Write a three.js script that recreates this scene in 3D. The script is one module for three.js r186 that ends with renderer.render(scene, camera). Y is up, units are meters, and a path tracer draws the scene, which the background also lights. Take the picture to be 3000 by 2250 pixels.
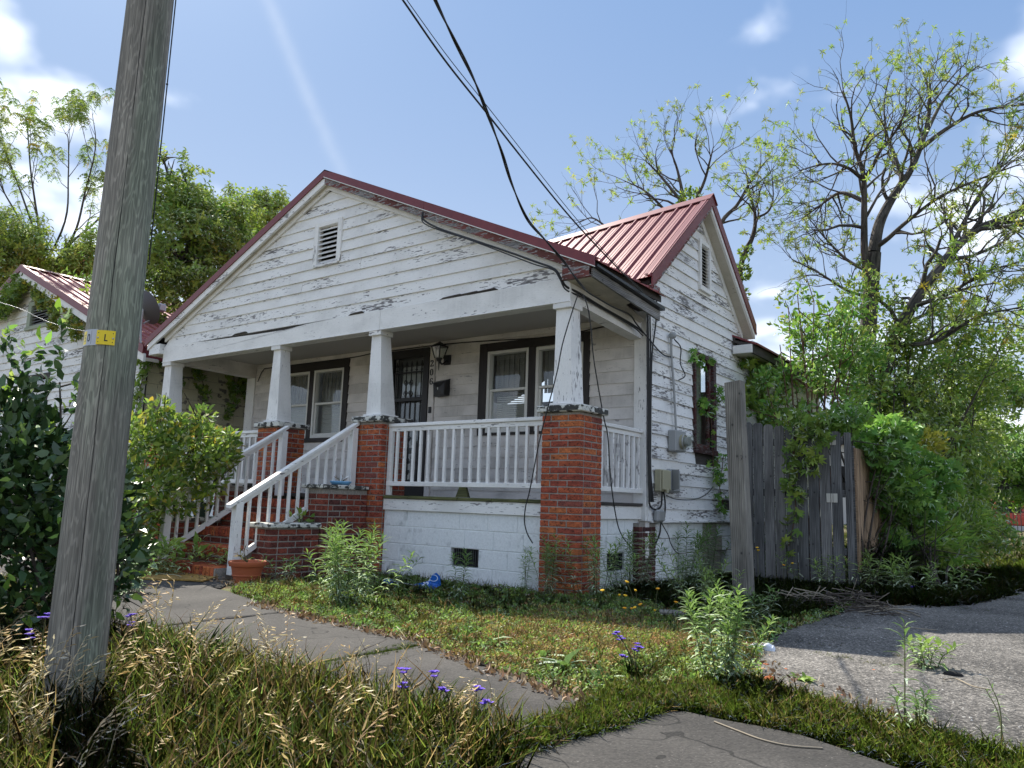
import * as THREE from 'three';
import { mergeGeometries } from 'three/addons/utils/BufferGeometryUtils.js';
import { FontLoader } from 'three/addons/loaders/FontLoader.js';
import { TextGeometry } from 'three/addons/geometries/TextGeometry.js';

// ---------------------------------------------------------------- camera, light, exposure
const scene = new THREE.Scene();
const EYE = [5.97, 0.91, 6.786], FOCAL = 2250; // focal length in pixels of the 3000 x 2250 photograph
const camera = new THREE.PerspectiveCamera(2 * Math.atan(1125 / FOCAL) * 180 / Math.PI, 4 / 3, 0.05, 1200);
camera.rotation.order = 'YXZ';
camera.position.set(...EYE);
camera.rotation.set(0.153, 0.638, 0.032);
camera.updateMatrixWorld(true);
const renderer = new THREE.WebGLRenderer({ antialias: true });
renderer.toneMapping = THREE.LinearToneMapping;
renderer.toneMappingExposure = 2.4;
renderer.shadowMap.enabled = true;
const SUN = new THREE.Vector3(-2.84, 3.4, -1.1).normalize();
const SKY_GAIN = 0.3;
const sun = new THREE.DirectionalLight(new THREE.Color(1, 0.93, 0.82), 3.7);
sun.name = 'sun';
sun.position.copy(SUN).multiplyScalar(40);
sun.castShadow = true;
sun.shadow.mapSize.set(4096, 4096);
Object.assign(sun.shadow.camera, { left: -25, right: 25, top: 25, bottom: -25, near: 1, far: 110 });
scene.add(sun, sun.target);

// ---------------------------------------------------------------- random numbers, noise, textures
function makeRandom(a) {
  return () => { a |= 0; a = a + 0x6d2b79f5 | 0; let t = Math.imul(a ^ a >>> 15, 1 | a); t = t + Math.imul(t ^ t >>> 7, 61 | t) ^ t; return ((t ^ t >>> 14) >>> 0) / 4294967296; };
}
let rnd = makeRandom(7);
const reseed = (s) => { rnd = makeRandom(s); };
const R = (a, b) => a + (b - a) * rnd();
const pick = (a) => a[Math.floor(rnd() * a.length)];
const clamp = THREE.MathUtils.clamp, lerp = THREE.MathUtils.lerp, sstep = (a, b, x) => { x = clamp((x - a) / (b - a), 0, 1); return x * x * (3 - 2 * x); };
const V = (x, y, z) => new THREE.Vector3(x, y, z);
const LAT = (() => { const r = makeRandom(99), a = new Float32Array(65536); for (let i = 0; i < 65536; i++) a[i] = r(); return a; })();
function vn(x, y, px, py, s) { // value noise, periodic
  const ix = Math.floor(x), iy = Math.floor(y); let fx = x - ix, fy = y - iy;
  fx = fx * fx * (3 - 2 * fx); fy = fy * fy * (3 - 2 * fy);
  const x0 = ((ix % px) + px) % px, x1 = (x0 + 1) % px, y0 = ((iy % py) + py) % py, y1 = (y0 + 1) % py, o = s * 7919;
  const h = (a, b) => LAT[(a * 157 + b * 8111 + o) & 65535];
  return lerp(lerp(h(x0, y0), h(x1, y0), fx), lerp(h(x0, y1), h(x1, y1), fx), fy);
}
function fbm(u, v, cx, cy, oct, s) { // u, v in 0..1, cx, cy cycles
  let t = 0, a = 0.5, n = 0;
  for (let i = 0; i < oct; i++) { t += a * vn(u * cx, v * cy, cx, cy, s + i); n += a; a *= 0.5; cx *= 2; cy *= 2; }
  return t / n;
}
function v3(x, y, z, s) {
  const ix = Math.floor(x), iy = Math.floor(y), iz = Math.floor(z); let fx = x - ix, fy = y - iy, fz = z - iz;
  fx = fx * fx * (3 - 2 * fx); fy = fy * fy * (3 - 2 * fy); fz = fz * fz * (3 - 2 * fz);
  const h = (a, b, c) => LAT[(Math.imul(a, 73856093) ^ Math.imul(b, 19349663) ^ Math.imul(c, 83492791) ^ s * 9277) & 65535];
  return lerp(lerp(lerp(h(ix, iy, iz), h(ix + 1, iy, iz), fx), lerp(h(ix, iy + 1, iz), h(ix + 1, iy + 1, iz), fx), fy),
    lerp(lerp(h(ix, iy, iz + 1), h(ix + 1, iy, iz + 1), fx), lerp(h(ix, iy + 1, iz + 1), h(ix + 1, iy + 1, iz + 1), fx), fy), fz);
}
function f3(x, y, z, oct, s) { let t = 0, a = 0.5, n = 0; for (let i = 0; i < oct; i++) { t += a * v3(x, y, z, s + i); n += a; a *= 0.5; x *= 2.03; y *= 2.03; z *= 2.03; } return t / n; }
// a tile: fn(u, v) gives [r, g, b, height], colours as sRGB 0..1; the tile covers mu x mv metres
function tile(w, h, mu, mv, fn) {
  const c = new Uint8Array(w * h * 4), b = new Uint8Array(w * h * 4);
  for (let j = 0; j < h; j++) for (let i = 0; i < w; i++) {
    const p = fn((i + 0.5) / w, (j + 0.5) / h), k = (j * w + i) * 4;
    for (let q = 0; q < 3; q++) { c[k + q] = clamp(p[q], 0, 1) * 255; b[k + q] = clamp(p[3] ?? 0.5, 0, 1) * 255; }
    c[k + 3] = b[k + 3] = 255;
  }
  const make = (d, srgb) => {
    const t = new THREE.DataTexture(d, w, h, THREE.RGBAFormat); t.wrapS = t.wrapT = THREE.RepeatWrapping; t.magFilter = THREE.LinearFilter; t.minFilter = THREE.LinearMipmapLinearFilter;
    t.generateMipmaps = true; t.repeat.set(1 / mu, 1 / mv); if (srgb) t.colorSpace = THREE.SRGBColorSpace; t.needsUpdate = true; return t;
  };
  return { map: make(c, true), bumpMap: make(b, false) };
}
const std = (o) => new THREE.MeshStandardMaterial({ roughness: 0.85, side: THREE.DoubleSide, ...o });
const tiled = (t, bump, o) => std({ map: t.map, bumpMap: t.bumpMap, bumpScale: bump, ...o });
const lin = (r, g, b) => new THREE.Color().setRGB(r, g, b);

function peelTile(amount, paint, dirt, seed) { // peeling paint over grey wood, grain along u
  return tile(1024, 512, 2.4, 1.2, (u, v) => {
    const flake = fbm(u, v, 34, 96, 4, seed), patch = fbm(u, v, 4, 9, 3, seed + 20), fine = fbm(u, v, 60, 300, 2, seed + 40), grime = fbm(u, v, 6, 5, 4, seed + 60);
    const streak = fbm(u, v, 90, 6, 3, seed + 70);
    const e = flake + (patch - 0.5) * 0.75 - (1 - amount);
    const peel = sstep(0, 0.035, e), crack = fine > 0.74 && flake > 0.5 ? 0.3 : 0;
    const k = 1 - dirt * sstep(0.35, 0.8, grime) * (0.6 + 0.8 * streak);
    const wood = 0.58 + 0.2 * (fine - 0.5) + 0.12 * (grime - 0.5) - 0.26 * sstep(0.1, 0.2, e) * (fine > 0.5 ? 1 : 0.3);
    const out = [0, 1, 2].map((q) => lerp(paint[q] * k * (0.97 + 0.05 * fine) - crack * 0.3 - (q === 2 ? dirt * 0.06 * grime : 0), wood * [1.0, 0.98, 0.97][q], peel));
    return [...out, 0.55 + 0.1 * fine - 0.45 * peel];
  });
}
const PAINT = [0.92, 0.915, 0.9];
const T = {
  peelLight: peelTile(0.25, PAINT, 0.06, 3),
  peelHeavy: peelTile(0.37, [0.915, 0.915, 0.91], 0.1, 11),
  paint: peelTile(0.17, PAINT, 0.07, 23),
  porch: peelTile(0.1, [0.89, 0.87, 0.85], 0.12, 31),
  fascia: peelTile(0.5, [0.45, 0.24, 0.22], 0.25, 41),
};
T.poleWood = tile(1024, 1024, 0.7, 2.4, (u, v) => { // greenish treated pine, cathedral grain running along v
  const warp = fbm(u, v, 3, 3, 4, 5) * 2.2 + fbm(u, v, 12, 7, 4, 6) * 1.1 + fbm(u, v, 40, 9, 3, 7) * 0.35, g = Math.sin((u * 16 + warp * 6) * Math.PI * 2), fine = fbm(u, v, 170, 14, 3, 8), blot = fbm(u, v, 7, 4, 4, 9);
  const ring = sstep(0.1, 0.95, g) * (0.35 + 0.9 * blot), cu = (u * 4 + 0.16 * fbm(u, v, 2, 3, 3, 12)) % 1, check = (Math.abs(cu - 0.5) < 0.01 + 0.014 * (fbm(u, v, 4, 5, 2, 13) - 0.5)) && fbm(u, v, 4, 3, 2, 15) > 0.47 ? 1 : 0;
  const base = 0.45 + 0.1 * ring + 0.26 * (fine - 0.5) + 0.16 * (blot - 0.5), gr = sstep(0.35, 0.7, fbm(u, v, 5, 3, 4, 17)), k = 1 - check * 0.72;
  return [base * lerp(1.03, 0.93, gr) * k, base * lerp(1.0, 0.97, gr) * k, base * lerp(0.93, 0.86, gr) * k, 0.5 + 0.14 * ring + 0.25 * (fine - 0.5) - 0.5 * check];
});
T.greyWood = tile(1024, 512, 1.6, 0.5, (u, v) => { // weathered grey boards, grain along u
  const fine = fbm(u, v, 10, 120, 3, 51), warp = fbm(u, v, 4, 4, 3, 52), g = Math.sin(v * 26 * Math.PI * 2 + warp * 10), blot = fbm(u, v, 5, 6, 4, 54);
  const kx = (u * 5) % 1 - 0.5, ky = (v * 4 + 0.37 * Math.floor(u * 5)) % 1 - 0.5, knot = Math.exp(-(kx * kx * 900 + ky * ky * 160)) * (LAT[Math.floor(u * 5) * 31 + Math.floor(v * 4 + 0.37 * Math.floor(u * 5)) % 4 * 7] > 0.6 ? 1 : 0);
  const b = 0.47 + 0.07 * g + 0.22 * (fine - 0.5) + 0.3 * (blot - 0.5) - 0.25 * knot;
  return [b, b * 0.99, b * 0.97, 0.5 + 0.14 * g + 0.3 * (fine - 0.5)];
});
T.brick = tile(512, 512, 0.6, 0.6, (u, v) => {
  const a = fbm(u, v, 14, 20, 4, 61), f = fbm(u, v, 120, 120, 2, 62), p = fbm(u, v, 30, 60, 3, 66), soot = sstep(0.62, 0.72, p) * 0.3;
  const b = 0.72 + 0.36 * (a - 0.5) + 0.18 * (f - 0.5) - soot;
  return [b, b * (0.97 + 0.06 * (a - 0.5)), b * 0.97, 0.5 + 0.5 * (a - 0.5) + 0.4 * (f - 0.5)];
});
T.mortar = tile(256, 256, 0.5, 0.5, (u, v) => { const f = fbm(u, v, 40, 40, 3, 71), b = 0.56 + 0.2 * (f - 0.5); return [b, b * 0.96, b * 0.9, f]; });
T.block = tile(1024, 512, 3.2, 1.6, (u, v) => { // painted concrete block face with rough grain
  const f = fbm(u, v, 240, 120, 3, 81), g = fbm(u, v, 5, 4, 4, 82), m = fbm(u, v, 60, 22, 4, 83);
  const mould = sstep(0.48, 0.85, m * 0.5 + g * 0.55) * 0.42 * (0.4 + 0.9 * fbm(u, v, 110, 50, 2, 85));
  return [0, 1, 2].map((q) => [0.9, 0.91, 0.905][q] * (1 - mould * [0.75, 0.73, 0.74][q]) * (0.94 + 0.1 * f)).concat(0.5 + 0.5 * (f - 0.5));
});
T.oldBlock = tile(1024, 512, 3.2, 1.6, (u, v) => { // old yellowish block wall with flaking coat
  const f = fbm(u, v, 200, 100, 3, 91), g = fbm(u, v, 6, 5, 4, 92), m = fbm(u, v, 20, 16, 4, 93), p = sstep(0.66, 0.71, m * 0.7 + g * 0.45);
  return [lerp(0.8, 0.5, p) - 0.1 * g + 0.05 * f, lerp(0.78, 0.48, p) - 0.1 * g + 0.05 * f, lerp(0.67, 0.45, p) - 0.1 * g + 0.05 * f, 0.6 + 0.4 * (f - 0.5) - 0.3 * p];
});
T.cap = tile(512, 256, 1.0, 0.5, (u, v) => { // pale concrete with black lichen
  const l = fbm(u, v, 14, 7, 5, 101), f = fbm(u, v, 90, 45, 3, 102), k = sstep(0.5, 0.58, l * 0.8 + f * 0.22), b = lerp(0.8, 0.25, k) + 0.16 * (f - 0.5);
  return [b, b, b * 0.96, 0.5 + 0.5 * (f - 0.5) - 0.1 * k];
});
T.walk = tile(1024, 1024, 2.2, 2.2, (u, v) => { // dark old pavement with pale grit
  const g = fbm(u, v, 5, 5, 5, 111), f = fbm(u, v, 260, 260, 2, 112), s = vn(u * 420, v * 420, 420, 420, 113), s2 = vn(u * 190, v * 190, 190, 190, 114);
  const st = sstep(0.52, 0.7, fbm(u, v, 3, 4, 5, 115)); let b = 0.24 + 0.11 * (g - 0.5) + 0.12 * (f - 0.5) - 0.06 * st; if (s > 0.93 && s2 > 0.55) b += 0.24; if (s2 < 0.05) b -= 0.1; const ck = Math.abs(fbm(u, v, 2, 2, 5, 117) - 0.5); if (ck < 0.0035) b -= 0.13;
  return [b * 1.02, b * 0.985, b * 0.94, 0.5 + 0.6 * (f - 0.5) + 0.2 * (g - 0.5)];
});
T.gravel = tile(1024, 1024, 1.6, 1.6, (u, v) => { // worn asphalt, aggregate showing
  const g = fbm(u, v, 4, 4, 4, 121), a = vn(u * 130, v * 130, 130, 130, 122), b2 = vn(u * 250, v * 250, 250, 250, 123), f = fbm(u, v, 300, 300, 2, 124);
  let b = 0.325 + 0.27 * (g - 0.5) + 0.19 * (f - 0.5) + 0.26 * (a - 0.5) + (b2 > 0.82 ? 0.22 : 0) - (b2 < 0.14 ? 0.16 : 0);
  return [b * 1.02, b * 0.99, b * 0.945, 0.4 + 0.5 * (a - 0.5) + 0.5 * (b2 - 0.5)];
});
T.soil = tile(1024, 1024, 3, 3, (u, v) => {
  const g = fbm(u, v, 7, 7, 5, 131), f = fbm(u, v, 120, 120, 3, 132), m = sstep(0.4, 0.62, fbm(u, v, 16, 16, 4, 133));
  return [lerp(0.4, 0.3, m) * (0.7 + 0.6 * f), lerp(0.33, 0.34, m) * (0.7 + 0.6 * f), lerp(0.24, 0.17, m) * (0.7 + 0.6 * f), 0.5 + 0.6 * (f - 0.5) + 0.3 * (g - 0.5)];
});
T.bark = tile(512, 512, 0.8, 1.2, (u, v) => { const r = fbm(u, v, 18, 5, 4, 141), f = fbm(u, v, 60, 30, 3, 142), b = 0.24 + 0.34 * (r - 0.4) + 0.14 * (f - 0.5); return [b * 1.04, b, b * 0.94, r]; });
T.metal = tile(512, 512, 3, 3, (u, v) => { const g = fbm(u, v, 5, 3, 4, 151), f = fbm(u, v, 60, 14, 3, 152), b = 0.93 + 0.12 * (g - 0.5) + 0.1 * (f - 0.5); return [b, b, b, f]; });
T.mat = tile(256, 256, 0.5, 0.5, (u, v) => { const f = fbm(u, v, 60, 60, 2, 161), g = fbm(u, v, 5, 5, 3, 162), b = 0.85 + 0.4 * (f - 0.5) + 0.3 * (g - 0.5); return [0.66 * b, 0.53 * b, 0.27 * b, f]; });

// ---------------------------------------------------------------- materials
const M = {
  peelLight: tiled(T.peelLight, 0.002, { roughness: 0.75 }), peelHeavy: tiled(T.peelHeavy, 0.003, { roughness: 0.75 }), paint: tiled(T.paint, 0.001, { roughness: 0.6 }),
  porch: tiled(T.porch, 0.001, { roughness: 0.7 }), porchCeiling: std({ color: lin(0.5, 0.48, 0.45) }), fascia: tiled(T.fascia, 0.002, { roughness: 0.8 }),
  rawWood: tiled(T.greyWood, 0.003, {}), darkWood: tiled(T.greyWood, 0.002, { color: lin(0.25, 0.22, 0.2) }), soffit: tiled(T.porch, 0.001, { color: lin(0.7, 0.68, 0.6) }),
  moss: tiled(T.greyWood, 0.003, { color: lin(0.42, 0.45, 0.16) }), trim: tiled(T.greyWood, 0.0006, { color: lin(0.095, 0.075, 0.075), roughness: 0.6 }),
  black: std({ color: lin(0.012, 0.012, 0.013), roughness: 0.5 }), dark: std({ color: lin(0.01, 0.01, 0.01), roughness: 0.9 }), iron: std({ color: lin(0.02, 0.021, 0.024), roughness: 0.45 }),
  metalRed: tiled(T.metal, 0, { color: lin(0.235, 0.047, 0.05), roughness: 0.42, metalness: 0.15 }), metalTrim: tiled(T.metal, 0, { color: lin(0.19, 0.03, 0.033), roughness: 0.4, metalness: 0.15 }),
  metalPale: tiled(T.metal, 0, { color: lin(0.34, 0.085, 0.08), roughness: 0.36, metalness: 0.15 }),
  vinyl: std({ color: lin(0.7, 0.7, 0.66), roughness: 0.5 }), blind: std({ color: lin(0.55, 0.53, 0.47), roughness: 0.8 }), cloth: std({ color: lin(0.2, 0.19, 0.17), roughness: 0.95 }),
  glass: new THREE.MeshPhysicalMaterial({ color: lin(0.95, 0.97, 0.97), transmission: 1, thickness: 0, roughness: 0.02, ior: 1.5, side: THREE.DoubleSide }),
  mortar: tiled(T.mortar, 0.003, { roughness: 0.95 }), cap: tiled(T.cap, 0.004, { roughness: 0.95 }), block: tiled(T.block, 0.002, { roughness: 0.9 }), oldBlock: tiled(T.oldBlock, 0.004, { roughness: 0.95 }),
  bareBlock: tiled(T.mortar, 0.004, { color: lin(1.1, 1.1, 1.05), roughness: 0.95 }),
  bricks: [[0.78, 0.19, 0.075], [0.68, 0.15, 0.065], [0.9, 0.28, 0.09], [0.6, 0.13, 0.07], [0.74, 0.17, 0.075], [0.85, 0.23, 0.08], [0.46, 0.13, 0.09]].map((c) => tiled(T.brick, 0.006, { color: lin(...c), roughness: 0.9 })),
  oldBricks: [[0.4, 0.1, 0.06], [0.3, 0.085, 0.06], [0.46, 0.11, 0.065], [0.22, 0.075, 0.06]].map((c) => tiled(T.brick, 0.006, { color: lin(...c), roughness: 0.95 })),
  darkBricks: [[0.16, 0.06, 0.05], [0.13, 0.055, 0.05], [0.19, 0.065, 0.05]].map((c) => tiled(T.brick, 0.006, { color: lin(...c), roughness: 0.95 })),
  pole: tiled(T.poleWood, 0.004, { roughness: 0.9 }), boards: [[1, 1, 1], [0.82, 0.84, 0.86], [0.68, 0.7, 0.72]].map((c) => tiled(T.greyWood, 0.003, { color: lin(...c).multiplyScalar(0.8), roughness: 0.95 })),
  postWood: tiled(T.greyWood, 0.004, { color: lin(0.92, 0.88, 0.78) }), tanWood: tiled(T.greyWood, 0.003, { color: lin(1.5, 1.05, 0.68) }),
  walk: tiled(T.walk, 0.004, { roughness: 0.95 }), gravel: tiled(T.gravel, 0.007, { roughness: 0.95 }), soil: tiled(T.soil, 0.02, { roughness: 1 }), bark: tiled(T.bark, 0.02, { roughness: 1 }),
  cable: std({ color: lin(0.012, 0.012, 0.013), roughness: 0.55 }), grey: std({ color: lin(0.32, 0.33, 0.33), roughness: 0.5 }), steel: std({ color: lin(0.42, 0.43, 0.43), roughness: 0.4, metalness: 0.5 }),
  beige: std({ color: lin(0.36, 0.34, 0.23), roughness: 0.6 }), terracotta: std({ color: lin(0.42, 0.11, 0.045), roughness: 0.75 }), greenPot: std({ color: lin(0.05, 0.09, 0.065), roughness: 0.6 }),
};

// ---------------------------------------------------------------- things and parts
const taken = {};
function numbered(n) { const k = taken[n] = (taken[n] ?? -1) + 1; return k ? n + '_' + String(k).padStart(3, '0') : n; }
function shade(o) { o.traverse((c) => { if (c.isMesh) c.castShadow = c.receiveShadow = true; }); return o; }
function tag(o, label, category, group) { o.userData = { label, category }; if (group) o.userData.group = group; return o; }
function thing(name, label, category, [x, y, z] = [0, 0, 0], group) { const o = new THREE.Group(); o.name = numbered(name); o.position.set(x, y, z); scene.add(o); return tag(o, label, category, group); }
function part(parent, name, geo, m, label) { const o = new THREE.Mesh(geo, m); o.name = name; o.castShadow = o.receiveShadow = true; parent.add(o); if (label) o.userData.label = label; return o; }
function structure(name, geo, m, label) { const o = new THREE.Mesh(geo, m); o.name = numbered(name); o.castShadow = o.receiveShadow = true; scene.add(o); o.userData = { kind: 'structure', label }; return o; }
function holder(parent, name, label) { const o = new THREE.Group(); o.name = name; parent.add(o); if (label) o.userData.label = label; return o; }

// ---------------------------------------------------------------- geometry
const ACROSS = { swap: true };
function metric(g, { swap = false, off } = {}) { // uv in metres from the way each face points
  if (g.index) g = g.toNonIndexed();
  g.computeVertexNormals();
  const p = g.attributes.position, n = g.attributes.normal, uv = new Float32Array(p.count * 2), o = off ?? [R(0, 5), R(0, 5)];
  for (let i = 0; i < p.count; i++) {
    const a = Math.abs(n.getX(i)), b = Math.abs(n.getY(i)), c = Math.abs(n.getZ(i));
    let u, v; if (a > b && a > c) { u = p.getZ(i); v = p.getY(i); } else if (b > c) { u = p.getX(i); v = p.getZ(i); } else { u = p.getX(i); v = p.getY(i); }
    uv[i * 2] = (swap ? v : u) + o[0]; uv[i * 2 + 1] = (swap ? u : v) + o[1];
  }
  g.setAttribute('uv', new THREE.BufferAttribute(uv, 2));
  return g;
}
function faces(list, opt) { // convex polygons of points -> flat geometry, wound outward from their common centre
  const c = V(0, 0, 0); let n = 0; for (const f of list) for (const p of f) { c.add(p); n++; } c.divideScalar(n);
  const out = [], a = V(), b = V(), m = V();
  for (const f of list) {
    const q = f.slice(); m.set(0, 0, 0); for (const p of q) m.add(p); m.divideScalar(q.length).sub(c);
    a.subVectors(q[1], q[0]); b.subVectors(q[2], q[0]); if (a.cross(b).dot(m) < 0) q.reverse();
    for (let i = 1; i + 1 < q.length; i++) for (const p of [q[0], q[i], q[i + 1]]) out.push(p.x, p.y, p.z);
  }
  const g = new THREE.BufferGeometry(); g.setAttribute('position', new THREE.Float32BufferAttribute(out, 3));
  return metric(g, opt);
}
// eight corners: bottom four round, then the top four in the same order
const hexa = (p, opt) => faces([[p[0], p[1], p[2], p[3]], [p[4], p[5], p[6], p[7]], [p[0], p[1], p[5], p[4]], [p[1], p[2], p[6], p[5]], [p[2], p[3], p[7], p[6]], [p[3], p[0], p[4], p[7]]], opt);
const plain = (x0, x1, y0, y1, z0, z1, opt) => hexa([V(x0, y0, z1), V(x1, y0, z1), V(x1, y0, z0), V(x0, y0, z0), V(x0, y1, z1), V(x1, y1, z1), V(x1, y1, z0), V(x0, y1, z0)], opt);
function cham(x0, x1, y0, y1, z0, z1, c = 0.004, opt) { // box with chamfered edges, 44 triangles
  c = Math.min(c, (x1 - x0) / 3, (y1 - y0) / 3, (z1 - z0) / 3);
  const X = [x0, x1], Y = [y0, y1], Z = [z0, z1], f = [], P = (i, j, k, ax) => V(X[i] + (ax === 0 ? 0 : i ? -c : c), Y[j] + (ax === 1 ? 0 : j ? -c : c), Z[k] + (ax === 2 ? 0 : k ? -c : c));
  for (const s of [0, 1]) { f.push([P(s, 0, 0, 0), P(s, 1, 0, 0), P(s, 1, 1, 0), P(s, 0, 1, 0)], [P(0, s, 0, 1), P(1, s, 0, 1), P(1, s, 1, 1), P(0, s, 1, 1)], [P(0, 0, s, 2), P(1, 0, s, 2), P(1, 1, s, 2), P(0, 1, s, 2)]); }
  for (const a of [0, 1]) for (const b of [0, 1]) {
    f.push([P(a, b, 0, 0), P(a, b, 1, 0), P(a, b, 1, 1), P(a, b, 0, 1)], [P(a, 0, b, 0), P(a, 1, b, 0), P(a, 1, b, 2), P(a, 0, b, 2)], [P(0, a, b, 1), P(1, a, b, 1), P(1, a, b, 2), P(0, a, b, 2)]);
    for (const k of [0, 1]) f.push([P(a, b, k, 0), P(a, b, k, 1), P(a, b, k, 2)]);
  }
  return faces(f, opt);
}
const merge = (list) => mergeGeometries(list.map((g) => { if (g.index) g = g.toNonIndexed(); for (const k of Object.keys(g.attributes)) if (!['position', 'normal', 'uv'].includes(k)) g.deleteAttribute(k); return g; }), false);
class Soup { // collects tubes and leaves into one geometry
  constructor() { this.p = []; this.n = []; this.t = []; this.i = []; }
  tube(pts, rad, sides = 6, close = true) {
    const base = this.p.length / 3, N = pts.length, t = V(), u = V(), w = V(); let along = 0;
    for (let k = 0; k < N; k++) {
      t.subVectors(pts[Math.min(k + 1, N - 1)], pts[Math.max(k - 1, 0)]).normalize();
      if (k === 0) { u.set(0, 0, 1); if (Math.abs(t.z) > 0.8) u.set(1, 0, 0); }
      u.addScaledVector(t, -u.dot(t)).normalize(); w.crossVectors(t, u);
      if (k) along += pts[k].distanceTo(pts[k - 1]);
      const r = typeof rad === 'number' ? rad : rad[k];
      for (let s = 0; s <= sides; s++) {
        const a = s / sides * Math.PI * 2, c = Math.cos(a), d = Math.sin(a), nx = u.x * c + w.x * d, ny = u.y * c + w.y * d, nz = u.z * c + w.z * d;
        this.p.push(pts[k].x + nx * r, pts[k].y + ny * r, pts[k].z + nz * r); this.n.push(nx, ny, nz); this.t.push(s / sides * Math.max(0.05, 6.28 * r), along);
      }
    }
    const S = sides + 1;
    for (let k = 0; k + 1 < N; k++) for (let s = 0; s < sides; s++) { const a = base + k * S + s; this.i.push(a, a + 1, a + S, a + 1, a + S + 1, a + S); }
    if (close) for (const k of [0, N - 1]) for (let s = 1; s + 1 < sides; s++) this.i.push(base + k * S, base + k * S + s, base + k * S + s + 1);
    return this;
  }
  leaf(at, dir, side, len, wid, bend = 0.2, fold = 0.15) { // a leaf of six triangles, folded along its rib, drooping at the tip
    const b = this.p.length / 3, up = V().crossVectors(side, dir).normalize(), P = (l, s, h) => V().copy(at).addScaledVector(dir, l * len).addScaledVector(side, s * wid).addScaledVector(up, h * len);
    const q = [P(0, 0, 0), P(0.38, -0.5, fold), P(0.42, 0, 0), P(0.38, 0.5, fold), P(0.75, -0.32, fold - bend * 0.5), P(0.78, 0, -bend * 0.5), P(0.75, 0.32, fold - bend * 0.5), P(1, 0, -bend)];
    for (const v of q) { this.p.push(v.x, v.y, v.z); this.n.push(up.x, up.y, up.z); this.t.push(0, 0); }
    for (const f of [[0, 2, 1], [0, 3, 2], [1, 2, 5], [1, 5, 4], [2, 3, 6], [2, 6, 5], [4, 5, 7], [5, 6, 7]]) this.i.push(...f.map((x) => x + b));
    return this;
  }
  blade(at, dir, lean, len, wid, droop, segs = 3) { // a grass blade bending over towards lean
    const b = this.p.length / 3, side = V().crossVectors(dir, lean).normalize(); if (side.lengthSq() < 0.1) side.set(1, 0, 0);
    for (let k = 0; k <= segs; k++) {
      const f = k / segs, c = V().copy(at).addScaledVector(dir, len * (f - droop * 0.5 * f * f)).addScaledVector(lean, len * droop * f * f), h = wid * 0.5 * (1 - f * f * 0.95);
      const n = V().copy(lean).multiplyScalar(-1).addScaledVector(dir, droop * f * 2).normalize();
      for (const s of [-1, 1]) { this.p.push(c.x + side.x * h * s, c.y + side.y * h * s, c.z + side.z * h * s); this.n.push(n.x, n.y, n.z); this.t.push(0, 0); }
      if (k) { const a = b + k * 2; this.i.push(a - 2, a - 1, a, a - 1, a + 1, a); }
    }
    return this;
  }
  get size() { return this.p.length / 3; }
  geo(flatNormals = false) {
    const g = new THREE.BufferGeometry();
    g.setAttribute('position', new THREE.Float32BufferAttribute(this.p, 3)); g.setAttribute('normal', new THREE.Float32BufferAttribute(this.n, 3)); g.setAttribute('uv', new THREE.Float32BufferAttribute(this.t, 2));
    g.setIndex(this.i); if (flatNormals) g.computeVertexNormals(); return g;
  }
}
// a point that the photograph shows at pixel (px, py) of 3000 x 2250, at a depth in metres from the camera
const EX = V(), EY = V(), EZ = V(); camera.matrixWorld.extractBasis(EX, EY, EZ);
const at = (px, py, depth) => V(...EYE).addScaledVector(EX, (px - 1500) / FOCAL * depth).addScaledVector(EY, -(py - 1125) / FOCAL * depth).addScaledVector(EZ, -depth);
function spline(pts, n) { return new THREE.CatmullRomCurve3(pts, false, 'catmullrom', 0.5).getPoints(n); }
const wire = (pts, r, n, sides = 6) => new Soup().tube(n ? spline(pts, n) : pts, r, sides).geo();
const cyl = (r0, r1, h, seg = 20, x = 0, y = 0, z = 0) => new THREE.CylinderGeometry(r0, r1, h, seg).translate(x, y, z);
const lathe = (pts, seg = 28) => new THREE.LatheGeometry(pts.map((p) => new THREE.Vector2(...p)), seg);

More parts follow.
